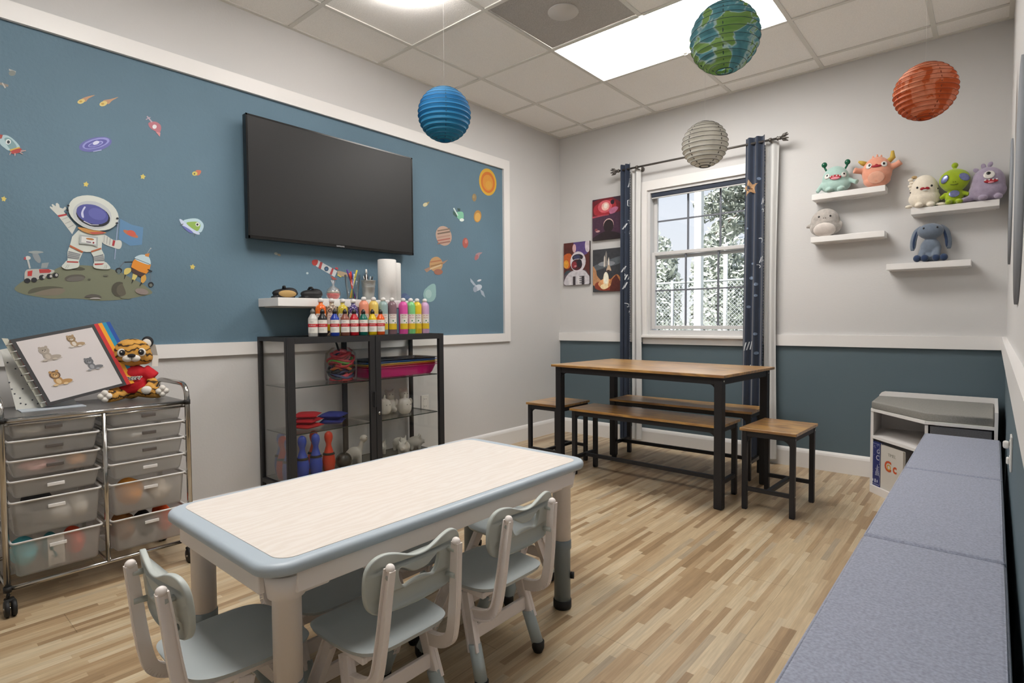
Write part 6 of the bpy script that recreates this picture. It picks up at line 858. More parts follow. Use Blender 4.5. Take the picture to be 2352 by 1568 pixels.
def tall_bottle(label, x, y, col, rz, h=0.205, r=0.030, nm='tall', rnd=False, mm=None):
    t_ = thing('paint_bottle', label, 'paint bottle', (x, y, CZ), rz, 'tall paint bottles on the cabinet'); m = mm or mat('tpaint_' + col, col, 0.3)
    hs = h - 0.045
    if rnd: prof = [(r * 0.9, 0), (r, 0.004), (r, hs - 0.03)] + [(r * math.cos(a), hs - 0.03 + r * math.sin(a)) for a in [k * math.pi / 16 for k in range(1, 7)]] + [(0.012, hs + 0.008), (0.012, hs + 0.012)]
    else: prof = [(r * 0.9, 0), (r, 0.004), (r, hs - 0.006), (r * 0.93, hs + 0.004), (r * 0.7, hs + 0.014), (0.013, hs + 0.020), (0.0125, hs + 0.024)]
    G().lathe(prof, (0, 0, 0), m, n=28).build('bottle_body', t_)
    z1 = prof[-1][1]; G().lathe([(0.0145, z1 - 0.003), (0.0145, z1 + 0.014), (0.010, z1 + 0.017), (0.006, z1 + 0.020)], (0, 0, 0), M_CAPW, n=20).build('cap', t_)
    g = G(); arcband(g, r + 0.0005, 0.030, 0.125, -1.0, 1.0, M_LBL, 14); arcband(g, r + 0.0008, 0.030, 0.066, -0.98, 0.98, M_LYEL, 14)
    g.mesh(text_mesh('ACRY', 0.0145, 0.0001), M_INK, lambda v: wrap(r + 0.0008, 0)(Vector((v.x, v.y + 0.116, v.z)))); g.mesh(text_mesh('PAINT', 0.012, 0.0001), M_INK, lambda v: wrap(r + 0.0008, 0)(Vector((v.x, v.y + 0.101, v.z))))
    for a, z, s_, q in ((0.0, 0.083, 0.005, M_ING), (0.45, 0.071, 0.004, M_IND)): g.mesh(curve_mesh([[(s_ * math.cos(k * math.pi / 3), s_ * math.sin(k * math.pi / 3)) for k in range(6)]], 0.0001), q, lambda v, a=a, z=z: wrap(r + 0.001, a)(Vector((v.x, v.y + z, v.z))))
    g.build('label', t_, fix=False)
def swirl(name, c1, c2, c3):
    m = mat(name, c1, 0.25); t, b = nodes(m); N = t.nodes.new; L = t.links.new; tcn = N('ShaderNodeTexCoord'); n1 = N('ShaderNodeTexNoise'); n1.inputs['Scale'].default_value = 45; n1.inputs['Distortion'].default_value = 2.0; L(tcn.outputs['Object'], n1.inputs[0]); r = N('ShaderNodeValToRGB'); e = r.color_ramp.elements
    e[0].position = 0.38; e[0].color = (*lin(c1), 1); e[1].position = 0.62; e[1].color = (*lin(c2), 1); q = e.new(0.5); q.color = (*lin(c3), 1); L(n1.outputs[0], r.inputs[0]); L(r.outputs[0], b.inputs['Base Color']); return m
R2 = [(-2.590, 'round shouldered bottle of orange metallic paint', swirl('sw_orange', 'd8701c', 'e8902c', 'e0501c')), (-2.522, 'round shouldered bottle of silver and cream marbled paint', swirl('sw_silver', '4c4246', 'd8ccb4', '94806c')), (-2.452, 'round shouldered bottle of yellow gold pearly paint', swirl('sw_gold', 'c8b830', 'd8cc8c', 'b8a020')), (-2.382, 'round shouldered bottle of shimmering purple paint', swirl('sw_purple', '3c2470', 'b0a4cc', '2c2858'))]
for y, lab, m in R2: tall_bottle(lab, 0.258, y - 0.032, '', -32, h=0.225, r=0.0285, rnd=True, mm=m)
R3 = [(0.205, -2.309, 'dc8c70', 'tall peach paint bottle with white cap'), (0.205, -2.240, 'd8bc60', 'tall pale yellow paint bottle between peach and blue grey'), (0.225, -2.178, '8ca4a4', 'tall blue grey paint bottle with paint label'), (0.225, -2.112, '7c6068', 'tall mauve paint bottle with paint label'), (0.262, -2.052, 'd0509c', 'tall hot pink paint bottle, largest in the row'), (0.225, -1.964, '78c07c', 'tall mint green paint bottle with paint label'), (0.225, -1.912, 'd8b828', 'tall golden yellow paint bottle beside the lilac one'), (0.225, -1.848, 'c09cc0', 'tall lilac paint bottle at the cabinet end')]
for x, y, c, lab in R3: tall_bottle(lab, 0.262 if x > 0.25 else 0.258, y - (0.032 if x < 0.21 else 0.0 if x > 0.25 else 0.024), c, -24, h=0.228, r=0.0285)
# ------------------------------------------------------------------ white floating shelf and what stands on it
SZ = 1.200 - 0.024
o = thing('floating_shelf', 'thick white floating shelf under the television', 'shelf', (0, -2.385, SZ - 0.0)); 
G().box((0.113, 0, -0.024), (0.226, 0.93, 0.046), M_TRIM, bev=0.002).build('shelf_board', o); G().box((0.004, 0, -0.0485), (0.008, 0.86, 0.003), M_TRIM).build('wall_cleat', o)
SZT = SZ - 0.001
def slipper(label, x, y, rz, sole):
    t_ = thing('black_slipper', label, 'slipper', (x, y, SZT), rz, 'pair of black slippers on the white shelf'); t_.scale = (1.15, 1.12, 1.15); mk = mat('slipper_black', '1c1c1e', 0.55, bump=0.4, bscale=150)
    def fill(g):
        g.ell((0.0, 0, 0.022), (0.038, 0.062, 0.022), mk); g.ell((0.0, 0.02, 0.032), (0.032, 0.036, 0.018), mk); g.box((0, -0.01, 0.004), (0.05, 0.10, 0.008), mk)
    fuse(fill, 0.004, mk, 'upper', t_, 4)
    g = G(); g.tube([(-0.02, -0.005, 0.045), (0.0, -0.005, 0.054), (0.02, -0.005, 0.045)], 0.005, mk, n=8); g.ell((0, -0.005, 0.053), (0.016, 0.008, 0.006), mk); g.build('strap', t_)
    if sole: G().ell((0.034, 0.0, 0.019), (0.0085, 0.042, 0.0165), mat('sole_tan', 'b3935c', 0.7), R=rot(0, 0, 0)).build('tan_insole', t_)
slipper('black slipper lying on its side showing a tan insole', 0.165, -2.778, -10, True); slipper('black slipper beside the candy bag, no tan showing', 0.165, -2.622, 8, False)
o = thing('candy_bag', 'small clear bag of red candy tied at the top', 'bag', (0.16, -2.482, SZT))
G().lathe([(0.026, 0), (0.038, 0.012), (0.042, 0.035), (0.034, 0.06), (0.014, 0.074), (0.006, 0.082), (0.008, 0.092), (0.016, 0.112)], (0, 0, 0), glassmat('candy_plastic', (0.96, 0.96, 0.96), 0.08, 0.2, body='e8e4e4', bodyw=0.28, bodyt=0.5), n=18, caps=False).build('clear_bag', o)
G().lathe([(0.024, 0.001), (0.036, 0.012), (0.039, 0.026), (0.036, 0.034), (0, 0.037)], (0, 0, 0), mat('candy_red', 'cc2018', 0.35, noise=0.3, nscale=120, bump=0.8, bscale=150), n=18).build('red_candy', o)
G().lathe([(0.034, 0.036), (0.033, 0.047), (0.0, 0.050)], (0, 0, 0), mat('candy_mix', 'b0b09a', 0.5, noise=0.4, nscale=140, bump=0.8, bscale=150), n=18).build('pale_candy', o)
o = thing('marker_cup', 'clear flared tumbler beside the metal bucket', 'cup', (0.15, -2.345, SZT))
G().lathe([(0.030, 0.0), (0.031, 0.002), (0.048, 0.150), (0.0465, 0.150), (0.0295, 0.005), (0.0, 0.005)], (0, 0, 0), M_GLASS, n=24).build('tumbler', o)
PENS = [('d84c1c', 'orange', -1), ('c81c2c', 'red', -0.6), ('d8c43c', 'yellow', 1), ('a87840', 'wood brown', 0.7), ('1c6c5c', 'green', 0.1), ('5c2c8c', 'purple', -0.8), ('d0d4d8', 'white', 0.35), ('1c4c9c', 'blue', -0.2)]
for k, (c, nm_, q) in enumerate(PENS):
    a = k * 0.785; o2 = thing('marker_pen', '%s marker standing in the clear tumbler' % nm_, 'marker', (0.15, -2.345, SZT + 0.007), 0, 'markers in the clear tumbler')
    p0 = Vector((-0.012 * math.cos(a), -0.018 * q, 0.004)); p1 = Vector((0.020 * math.cos(a), 0.033 * q, 0.150 + 0.012 * (k % 3))); d = (p1 - p0)
    G().cyl(p0, p0 + d * 0.72, 0.0042, mat('pen_' + c, c, 0.4), n=10).build('barrel', o2); G().cyl(p0 + d * 0.72, p1, 0.0050, mat('pencap_' + c, c, 0.3), n=10).build('cap', o2)
o = thing('metal_bucket', 'small galvanised metal bucket filled with brushes', 'bucket', (0.155, -2.235, SZT)); mz_ = mat('zinc', 'a9aba8', 0.38, metal=0.75, noise=0.08, nscale=30)
G().lathe([(0.0, 0.003), (0.031, 0.003), (0.031, 0.0), (0.033, 0.0), (0.0395, 0.075), (0.0405, 0.077), (0.0405, 0.081), (0.0398, 0.083), (0.0435, 0.117), (0.0455, 0.119), (0.0455, 0.122), (0.042, 0.122), (0.031, 0.005), (0.0, 0.005)], (0, 0, 0), mz_, n=28, caps=False).build('pail', o)
G().tube(spline([(0, -0.044, 0.112), (0.03, -0.030, 0.095), (0.050, 0, 0.088), (0.03, 0.030, 0.095), (0, 0.044, 0.112)], 4), 0.0014, mz_, n=6).build('wire_handle', o)
rd = random.Random(4)
for k in range(9):
    a = k * 0.7; big = k == 0; o2 = thing('paint_brush', 'tall white brush standing highest in the metal bucket' if big else 'dark handled paint brush standing in the metal bucket', 'paint brush', (0.155, -2.235, SZT + 0.006), 0, 'brushes in the metal bucket')
    p0 = Vector((-0.010 * math.cos(a), -0.010 * math.sin(a), 0.002)); p1 = Vector((0.026 * math.cos(a), 0.030 * math.sin(a), 0.138 + 0.014 * rd.random())) if not big else Vector((0.0, -0.014, 0.185)); d = p1 - p0; mh = M_CAPW if big else M_CAPB
    G().cyl(p0, p0 + d * 0.85, 0.0028 if not big else 0.004, mh, n=8).build('handle', o2); G().cyl(p0 + d * 0.85, p1, 0.004 if not big else 0.007, M_CAPW if k % 3 == 0 else mat('bristle', '3a302a', 0.8), r1=0.002 if not big else 0.005, n=8).build('bristles', o2)
M_TOWEL = mat('paper_towel', 'e2e0dd', 0.9, bump=0.5, bscale=120)
for x, y, r, h, lab in ((0.145, -2.085, 0.058, 0.262, 'thick white paper towel roll standing nearest the metal bucket'), (0.075, -1.975 - 0.055, 0.0, 0.0, ''), ):
    if r:
        o = thing('paper_towel_roll', lab, 'paper towel roll', (x, y, SZT), 0, 'paper towel rolls on the white shelf'); G().lathe([(0.019, 0.0), (r, 0.0), (r, h - 0.003), (r - 0.003, h), (0.019, h), (0.019, 0.0)], (0, 0, 0), M_TOWEL, n=36, caps=False).build('paper_roll', o); G().lathe([(0.0188, 0.001), (0.0188, h - 0.001), (0.017, h - 0.001), (0.017, 0.001)], (0, 0, 0), mat('cardboard', '9c7f5c', 0.8), n=24, caps=False).build('core', o)
o = thing('paper_towel_roll', 'white paper towel roll half hidden behind the thick one', 'paper towel roll', (0.055, -1.965, SZT), 0, 'paper towel rolls on the white shelf'); r, h = 0.048, 0.256
G().lathe([(0.019, 0.0), (r, 0.0), (r, h - 0.003), (r - 0.003, h), (0.019, h), (0.019, 0.0)], (0, 0, 0), M_TOWEL, n=36, caps=False).build('paper_roll', o); G().lathe([(0.0188, 0.001), (0.0188, h - 0.001), (0.017, h - 0.001), (0.017, 0.001)], (0, 0, 0), MATS['cardboard'], n=24, caps=False).build('core', o)
# ------------------------------------------------------------------ rolling drawer cart
cart = thing('drawer_cart', 'chrome rolling cart with twelve translucent plastic drawers', 'cart', (0.255, -3.679, 0)); HX, HY = 0.185, 0.302; M_CR = M_CHROME
for s_ in (-1, 1):
    y = s_ * HY; pts = [(HX, y, 0.075), (HX, y, 0.70)] + spline([(HX, y, 0.71), (HX - 0.006, y, 0.745), (HX - 0.035, y, 0.772), (HX - 0.08, y, 0.778)], 5) + [(-HX + 0.08, y, 0.778)] + spline([(-HX + 0.07, y, 0.778), (-HX + 0.03, y, 0.772), (-HX + 0.005, y, 0.745), (-HX, y, 0.70)], 5) + [(-HX, y, 0.075)]
    G().tube(pts, 0.0105, M_CR, n=14).build('side_frame', cart)
    for x in (HX, -HX):
        for z in (0.700, 0.095): G().lathe([(0.0125, -0.010), (0.0125, 0.010)], (x, y, z), M_RUBBER, n=14).build('joint_sleeve', cart)
g = G()
for x in (HX, -HX):
    g.cyl((x, -HY, 0.698), (x, HY, 0.698), 0.0085, M_CR); g.cyl((x, -HY, 0.682), (x, HY, 0.682), 0.004, M_CR); g.cyl((x, -HY, 0.095), (x, HY, 0.095), 0.0075, M_CR)
    g.cyl((x, 0, 0.10), (x, 0, 0.69), 0.0085, M_CR)
for y in (-HY, 0, HY): g.cyl((-HX, y, 0.095), (HX, y, 0.095), 0.005, M_CR)
g.build('cross_rail', cart)
G().box((0, 0, 0.705), (0.352, 0.588, 0.006), mat('tray_grey', '5c5a58', 0.3), bev=0.002).build('top_tray', cart)
RIM = [0.692, 0.620, 0.549, 0.475, 0.399, 0.252]; RIM2 = [0.692, 0.620, 0.549, 0.477, 0.396, 0.250]
for cl, rims in ((-1, RIM), (1, RIM2)):
    for z in rims[0:]:
        for y in ((cl * 0.012), (cl * 0.290)): G().cyl((-HX, y, z - 0.010), (HX, y, z - 0.010), 0.003, M_CR, n=6).build('drawer_runner', cart)
M_DRAWER = glassmat('drawer_plastic', (0.96, 0.96, 0.96), 0.02, 0.25, body='f2f0ee', bodyw=0.32, bodyt=0.25); M_RIMW = mat('drawer_rim', 'd6d4d2', 0.4)
for cl, rims in ((-1, RIM), (1, RIM2)):
    for k, z in enumerate(rims):
        dh = 0.062 if k < 4 else 0.128; y0, y1 = (cl * 0.016, cl * 0.286); yc = (y0 + y1) / 2; hy = 0.133; hx = 0.178; x_ = 0.006
        g = G(); lev = [(1.0, 0.0), (0.93, -dh + 0.008), (0.90, -dh)]
        L1 = rrect(2, 2, 0.10, 3); V = []
        for s_, dz in lev: V.append([g.bm.verts.new((x_ + a * hx * (1 - (1 - s_) * 0.6), yc + b_ * hy * s_, z + dz)) for a, b_ in L1])
        n = len(L1); fs = []
        for i in range(len(V) - 1):
            for j in range(n): fs.append(g.bm.faces.new((V[i][j], V[i][(j + 1) % n], V[i + 1][(j + 1) % n], V[i + 1][j])))
        fs.append(g.bm.faces.new(V[-1])); g._fin(fs, M_DRAWER, True); d = g.build('drawer', cart)
        g = G(); P = [Vector((x_ + a * (hx + 0.003), yc + b_ * (hy + 0.003), z)) for a, b_ in rrect(2, 2, 0.08, 3)]; g.tube(P, 0.0042, M_RIMW, n=6, close=True, flat=0.9); g.build('rim', d)
        zt = z - 0.030 if k < 4 else z - 0.034
        xf = x_ + hx - 0.002
        G().box((xf + 0.003, yc + cl * 0.004, zt), (0.006, 0.052, 0.013), mat('pull_slot', '5a5450', 0.4) if k < 3 or (k == 3 and cl < 0 and 0) else M_RIMW, bev=0.002).build('pull', d)
for sx in (-1, 1):
    for sy in (-1, 1):
        g = G(); c = Vector((sx * HX, sy * HY, 0)); g.cyl(c + Vector((0, 0, 0.055)), c + Vector((0, 0, 0.085)), 0.006, M_RUBBER); g.box(c + Vector((0.0, sy * -0.004, 0.056)), (0.034, 0.030, 0.012), M_RUBBER, bev=0.005)
        for q in (-0.010, 0.010): g.lathe([(0.006, -0.006), (0.026, -0.007), (0.030, -0.004), (0.030, 0.004), (0.026, 0.007), (0.006, 0.007)], c + Vector((0.012, q - sy * 0.004, 0.0302)), M_RUBBER, ax=rot(90, 0, 0), n=20)
        g.cyl(c + Vector((0.012, -0.02 - sy * 0.004, 0.03)), c + Vector((0.012, 0.02 - sy * 0.004, 0.03)), 0.005, M_CR, n=8); g.build('caster', cart)
def lump(label, x, y, z, r, col, seed, n=4):
    t_ = thing('stuffed_toy', label, 'stuffed toy', (0.255 + 0.158 - 1.17 * r[0] + 0 * x, -3.679 + y, z), 0, 'soft toys inside the cart drawers'); m = mat('plush_' + col, col, 0.95, noise=0.15, nscale=60, bump=0.6, bscale=200); rd = random.Random(seed)
    def fill(g):
        g.ell((0, 0, r[2]), r, m)
        for k in range(n): a = rd.uniform(0, 6.28); g.ell((r[0] * 0.75 * math.cos(a), r[1] * 0.75 * math.sin(a), r[2] * rd.uniform(0.6, 1.3)), (r[0] * 0.42, r[1] * 0.38, r[2] * 0.5), m)
    fuse(fill, 0.006, m, 'plush_body', t_, 5)
BL_, BR_ = 0.126, 0.124
lump('aqua plush toy heaped in the bottom drawer on the cart end away from the tiger', 0.03, -0.235, BL_ + 0.002, (0.09, 0.038, 0.052), '4fb0bc', 1); lump('teal plush toy in the middle of the bottom drawer', -0.06, -0.165, BL_ + 0.002, (0.05, 0.028, 0.058), '2c6c74', 2); lump('bright orange plush toy in the bottom drawer', 0.04, -0.085, BL_ + 0.002, (0.085, 0.034, 0.052), 'e05030', 3)
G0 = thing('paper_card', 'white printed card standing in the bottom drawer of the cart', 'card', (0.255 + 0.150, -3.679 - 0.155, BL_ + 0.003)); G().box((0, 0, 0.055), (0.001, 0.05, 0.11), mat('card', 'c9c2b8', 0.7)).build('sheet', G0); g = G(); [g.box((0.0008, 0, 0.035 + 0.022 * k), (0.0006, 0.032, 0.003), mat('ink_grey', '9c9a96', 0.7)) for k in range(4)]; g.build('print_lines', G0)
lump('white and grey plush toy curled in the upper deep drawer', 0.05, -0.135, 0.274, (0.06, 0.045, 0.038), 'b9b4ac', 4); lump('black plush toy bulging out of the upper deep drawer', 0.06, -0.195, 0.330, (0.060, 0.045, 0.040), '18181a', 5); lump('charcoal plush toy at the drawer end beside the black one', 0.06, -0.238, 0.274, (0.06, 0.026, 0.030), '45423f', 6); lump('pale cream plush toy next to the middle post in the deep drawer', 0.05, -0.070, 0.274, (0.07, 0.032, 0.045), 'cfc8bc', 7)
lump('orange brown plush toy in the deep drawer below the tiger', -0.03, 0.105, 0.272, (0.08, 0.045, 0.058), 'c8822c', 8); lump('cream plush toy at the far end of the deep drawer below the tiger', 0.05, 0.215, 0.272, (0.08, 0.042, 0.045), 'c4b8a8', 9); lump('grey plush toy low in the deep drawer below the tiger', 0.10, 0.135, 0.272, (0.045, 0.035, 0.030), '94908c', 10)
lump('dark brown plush toy in the lowest drawer on the tiger side', -0.02, 0.085, BR_ + 0.002, (0.09, 0.040, 0.060), '7a4c1c', 12); lump('black plush toy in the lowest drawer on the tiger side', -0.03, 0.155, BR_ + 0.002, (0.07, 0.030, 0.058), '202022', 13); lump('vivid orange plush toy at the end of the lowest drawer', 0.0, 0.232, BR_ + 0.002, (0.08, 0.030, 0.060), 'd8501c', 14)
lump('pale fluffy toy lying in the top drawer under the display book', 0, -0.21, 0.634, (0.05, 0.05, 0.018), 'd8d4cc', 21); lump('dusty pink toy in the third drawer from the top', 0, -0.19, 0.491, (0.06, 0.06, 0.018), 'd8a49c', 22); lump('peach toy in the third drawer beside the middle post', 0, -0.075, 0.491, (0.05, 0.035, 0.020), 'e0a878', 23); lump('white toy lying in the second drawer under the tiger', 0, 0.12, 0.562, (0.05, 0.04, 0.018), 'dcdad6', 24)
# ------------------------------------------------------------------ tiger plush on the cart
TZ0 = 0.7085
tg = thing('tiger_plush', 'striped tiger plush in a red shirt sitting on the drawer cart', 'plush toy', (0.205, -3.522, TZ0), -12)
def tigermat():
    m = mat('tiger_fur', 'c08428', 0.9, bump=0.6, bscale=300); t, b = nodes(m); N = t.nodes.new; L = t.links.new; tcn = N('ShaderNodeTexCoord'); w1 = N('ShaderNodeTexWave'); w1.bands_direction = 'Z'; w1.inputs['Scale'].default_value = 13; w1.inputs['Distortion'].default_value = 5.5; w1.inputs['Detail'].default_value = 2; w1.inputs['Detail Scale'].default_value = 2; L(tcn.outputs['Object'], w1.inputs[0])
    r = N('ShaderNodeValToRGB'); e = r.color_ramp.elements; e[0].position = 0.06; e[0].color = (*lin('3c2812'), 1); e[1].position = 0.16; e[1].color = (*lin('c08a32'), 1); q = e.new(0.9); q.color = (*lin('c9974a'), 1); L(w1.outputs[0], r.inputs[0]); L(r.outputs[0], b.inputs['Base Color']); return m
M_TG = tigermat(); M_TW = mat('tiger_white', 'd9d4cc', 0.9); M_TBK = mat('tiger_black', '17161a', 0.8); M_TR = mat('shirt_red', 'b80c1c', 0.8, bump=0.3, bscale=120)
def tb_(g):
    g.ell((0.0, 0, 0.055), (0.045, 0.050, 0.055), M_TG); g.ell((0.005, 0, 0.11), (0.038, 0.042, 0.05), M_TG)
    g.ell((0.018, 0.004, 0.205), (0.058, 0.076, 0.062), M_TG, R=rot(8, 0, 0)); g.ell((0.02, 0.05, 0.185), (0.035, 0.036, 0.034), M_TG); g.ell((0.02, -0.046, 0.192), (0.035, 0.034, 0.034), M_TG)
    g.tube([(0.02, 0.030, 0.035), (0.07, 0.070, 0.028), (0.105, 0.098, 0.032)], [0.026, 0.024, 0.026], M_TG); g.tube([(0.02, -0.030, 0.030), (0.07, -0.060, 0.026), (0.100, -0.085, 0.028)], [0.026, 0.024, 0.027], M_TG)
    g.tube([(0.01, 0.055, 0.11), (0.040, 0.082, 0.070), (0.080, 0.060, 0.048)], [0.020, 0.020, 0.021], M_TG); g.tube([(0.01, -0.045, 0.12), (0.03, -0.068, 0.085), (0.06, -0.06, 0.05)], [0.020, 0.019, 0.020], M_TG)
fuse(tb_, 0.0045, M_TG, 'body', tg, 4)
def ts_(g):
    g.ell((0.0, 0, 0.072), (0.058, 0.066, 0.048), M_TR); g.ell((0.006, 0, 0.115), (0.052, 0.060, 0.042), M_TR); g.tube([(0.010, 0.045, 0.128), (0.020, 0.085, 0.088)], [0.030, 0.032], M_TR); g.tube([(0.010, -0.045, 0.128), (0.018, -0.082, 0.088)], [0.030, 0.030], M_TR); g.box((0, 0, 0.050), (0.10, 0.12, 0.05), M_TR, bev=0.02)
fuse(ts_, 0.0045, M_TR, 'red_shirt', tg, 3)
g = G(); g.mesh(text_mesh('Soccer', 0.026, 0.0006, shear=0.25, offset=0.0022), M_TW, lambda v: Vector((0.0605 + v.z - 5 * (v.x * 0.8) ** 2, v.x * 0.95 + 0.002, v.y + 0.098))); g.mesh(text_mesh('Soccer', 0.026, 0.0006, shear=0.25), M_TBK, lambda v: Vector((0.0615 + v.z - 5 * (v.x * 0.8) ** 2, v.x * 0.95 + 0.002, v.y + 0.098))); g.build('shirt_lettering', tg)
for s_ in (-1, 1):
    e = G().ell((-0.002, s_ * 0.064 + 0.004, 0.255 + (0.006 if s_ < 0 else -0.004)), (0.012, 0.023, 0.025), M_TBK).build('ear', tg); G().ell((0.006, s_ * 0.060 + 0.004, 0.249 + (0.006 if s_ < 0 else -0.004)), (0.009, 0.018, 0.020), M_TW).build('inner_ear', e)
    e = G().ell((0.066, s_ * 0.036 + 0.004, 0.208), (0.008, 0.016, 0.018), M_TW).build('eye_patch', tg); G().ell((0.0725, s_ * 0.034 + 0.004, 0.209), (0.006, 0.011, 0.0125), M_TBK).ell((0.0782, s_ * 0.034 + 0.001, 0.213), (0.0015, 0.003, 0.003), M_TW).build('eye', e)
G().ell((0.072, -0.012, 0.183), (0.016, 0.019, 0.015), M_TW).ell((0.072, 0.016, 0.183), (0.016, 0.019, 0.015), M_TW).build('muzzle', tg); G().ell((0.086, 0.002, 0.196), (0.008, 0.015, 0.008), M_TBK).build('nose', tg); G().box((0.0885, 0.002, 0.184), (0.002, 0.0015, 0.014), M_TBK).build('mouth', tg)
for (x, y, z) in ((0.118, 0.108, 0.038), (0.115, -0.096, 0.032)):
    g = G(); 
    for a in range(4): g.ell((x, y + 0.013 * math.cos(a * 1.57), z + 0.013 * math.sin(a * 1.57)), (0.016, 0.013, 0.013), M_TW)
    g.build('white_paw', tg)
G().ell((0.094, 0.052, 0.044), (0.014, 0.020, 0.018), M_TW).build('white_paw', tg)
G().box((-0.01, 0.090, 0.20), (0.001, 0.030, 0.075), mat('tag_grey', '9a948c', 0.5), R=rot(10, 0, 20)).box((0.004, 0.094, 0.165), (0.001, 0.028, 0.05), M_TW, R=rot(-5, 0, 25)).build('paper_tag', tg)
# ------------------------------------------------------------------ display book of animal pictures
bk = thing('display_book', 'tilted display book of baby animal pictures with rainbow edged sheets', 'book', (0.27, -3.822, TZ0))
U = Vector((0.0, 0.268, 0.058)); V_ = Vector((-0.05, -0.098, 0.262)); Nn = U.cross(V_).normalized(); Uu, Vu = U.normalized(), V_.normalized(); Wd, Hd = U.length, V_.length; O_ = Vector((0.0, 0.0, 0.012))
if Nn.x < 0: Nn = -Nn
def pg(u, v, n): return O_ + U * u + V_ * v + Nn * n
def sheet(g, u0, u1, v0, v1, n0, n1, m): g.prism([pg(u0, v0, n0), pg(u1, v0, n0), pg(u1, v1, n0), pg(u0, v1, n0)], Nn * (n1 - n0), m)
for k, c in enumerate(('1d4ea0', '1c8cb0', 'e8a020', 'c82c30', '3c3c3e')):
    n0 = -0.016 + 0.004 * k; off = 0.062 * (4 - k); u1 = 1.0 + off * 0.9
    l = G(); sheet(l, 0.0, u1, 0.0 + 0.0 * off, 1.0, n0, n0 + 0.0025, mat('edge_' + c, c, 0.45)); l = l.build('sheet_sleeve', bk)
    if k == 4:
        q = G(); sheet(q, 0.05, 0.955, 0.04, 0.955, n0 + 0.0026, n0 + 0.003, mat('page_white', 'd2cccc', 0.3)); q = q.build('page', l)
        def anim(u, v, c1, c2, mane, s_=1.0):
            g = G(); A = mat('an_' + c1, c1, 0.8); B = mat('an_' + c2, c2, 0.8); C_ = mat('an_' + mane, mane, 0.8); lay = [0]
            def el(du, dv, ru, rv, m): lay[0] += 1; n1 = n0 + 0.0031 + 0.0002 * lay[0]; P = [pg(u + (du + ru * math.cos(a * math.pi / 9)) * s_, v + (dv + rv * math.sin(a * math.pi / 9)) * s_, n1) for a in range(18)]; g.prism(P, Nn * 0.0001, m)
            el(0.01, -0.075, 0.12, 0.018, mat('page_shade', 'b7aea8', 0.6)); el(0.05, -0.05, 0.075, 0.030, A); el(-0.01, -0.02, 0.045, 0.055, A); el(-0.01, -0.03, 0.025, 0.035, B); el(-0.015, 0.055, 0.055, 0.052, C_); el(-0.045, 0.098, 0.016, 0.016, A); el(0.022, 0.098, 0.016, 0.016, A); el(-0.015, 0.052, 0.040, 0.038, A); el(-0.013, 0.040, 0.018, 0.014, B); el(-0.028, 0.060, 0.005, 0.006, M_TBK); el(0.0, 0.060, 0.005, 0.006, M_TBK); el(-0.013, 0.045, 0.006, 0.004, M_TBK); el(-0.055, -0.07, 0.025, 0.014, B); el(0.045, -0.075, 0.025, 0.014, B); g.build('animal_picture', l)
        anim(0.30, 0.70, 'a79d92', 'bcb2a6', 'a79d92', 1.1); anim(0.66, 0.80, 'a78f70', 'd2cac0', '8a7458', 0.95); anim(0.27, 0.33, 'b48c5a', 'd8bc92', '6f5848', 1.15); anim(0.72, 0.42, '75767a', '9c9da2', '66686c', 1.0)
g = G()
for k in range(9): v = 0.06 + k * 0.11; c = pg(-0.02, v, -0.008); g.tube([c + Nn * 0.013 * math.cos(a) + Uu * 0.010 * math.sin(a) for a in [i * math.pi / 5 for i in range(10)]], 0.0016, M_RIMW, n=6, close=True)
g.build('binding_ring', bk)
g = G(); mp2 = mat('speckled_board', 'cfcfc8', 0.7, noise=0.06, nscale=40)
B0, B1, B2, B3 = Vector((-0.045, -0.088, 0.0015)), Vector((-0.03, 0.10, 0.0015)), Vector((-0.12, 0.02, 0.26)), Vector((-0.135, -0.115, 0.235)); g.prism([B0, B1, B2, B3], (-0.003, 0, 0), mp2); 
g.prism([pg(-0.06, 0.0, -0.020), pg(-0.0, 0.0, -0.020), pg(-0.0, 1.03, -0.020), pg(-0.06, 1.05, -0.020)], Nn * 0.003, mat('spine_board', 'c6c6b8', 0.7)); g.build('back_board', bk)
G().box((-0.03, 0.015, 0.0015), (0.15, 0.20, 0.003), mat('base_board', 'b4bcc4', 0.6)).build('base_board', bk)
rd = random.Random(9)
for k in range(16): a, b_ = rd.random(), rd.random() * 0.9; p = B0 + (B1 - B0) * a * 0.4 + (B3 - B0) * b_; G().ell(p + Vector((0.0018, 0, 0)), (0.0012, 0.003, 0.003), mat('speck', '50545c', 0.7), nu=6, nv=4).build('speckle', bk)
# ------------------------------------------------------------------ plush shelves
def wshelf(x0, x1, z, label):
    o = thing('floating_shelf', label, 'shelf', ((x0 + x1) / 2, 0, z), 0, 'small white shelves of plush toys'); G().box((0, -0.061, -0.019), (x1 - x0, 0.120, 0.037), M_TRIM, bev=0.002).build('shelf_board', o); G().box((0, -0.004, -0.0395), (x1 - x0 - 0.03, 0.008, 0.004), M_TRIM).build('wall_cleat', o)
wshelf(2.156, 2.568, 1.868, 'small white shelf carrying the mint and the coral monster plush'); wshelf(2.152, 2.568, 1.587, 'small white shelf carrying only the grey seal plush'); wshelf(2.700, 3.106, 1.703, 'small white shelf carrying the cream, lime and lilac plush'); wshelf(2.580, 2.988, 1.377, 'small white shelf carrying the slate blue bunny, lowest one')
def plushm(c, n_=0.06): return mat('fur_' + c, c, 0.95, noise=n_, nscale=40, bump=0.7, bscale=260, sheen=0.4)
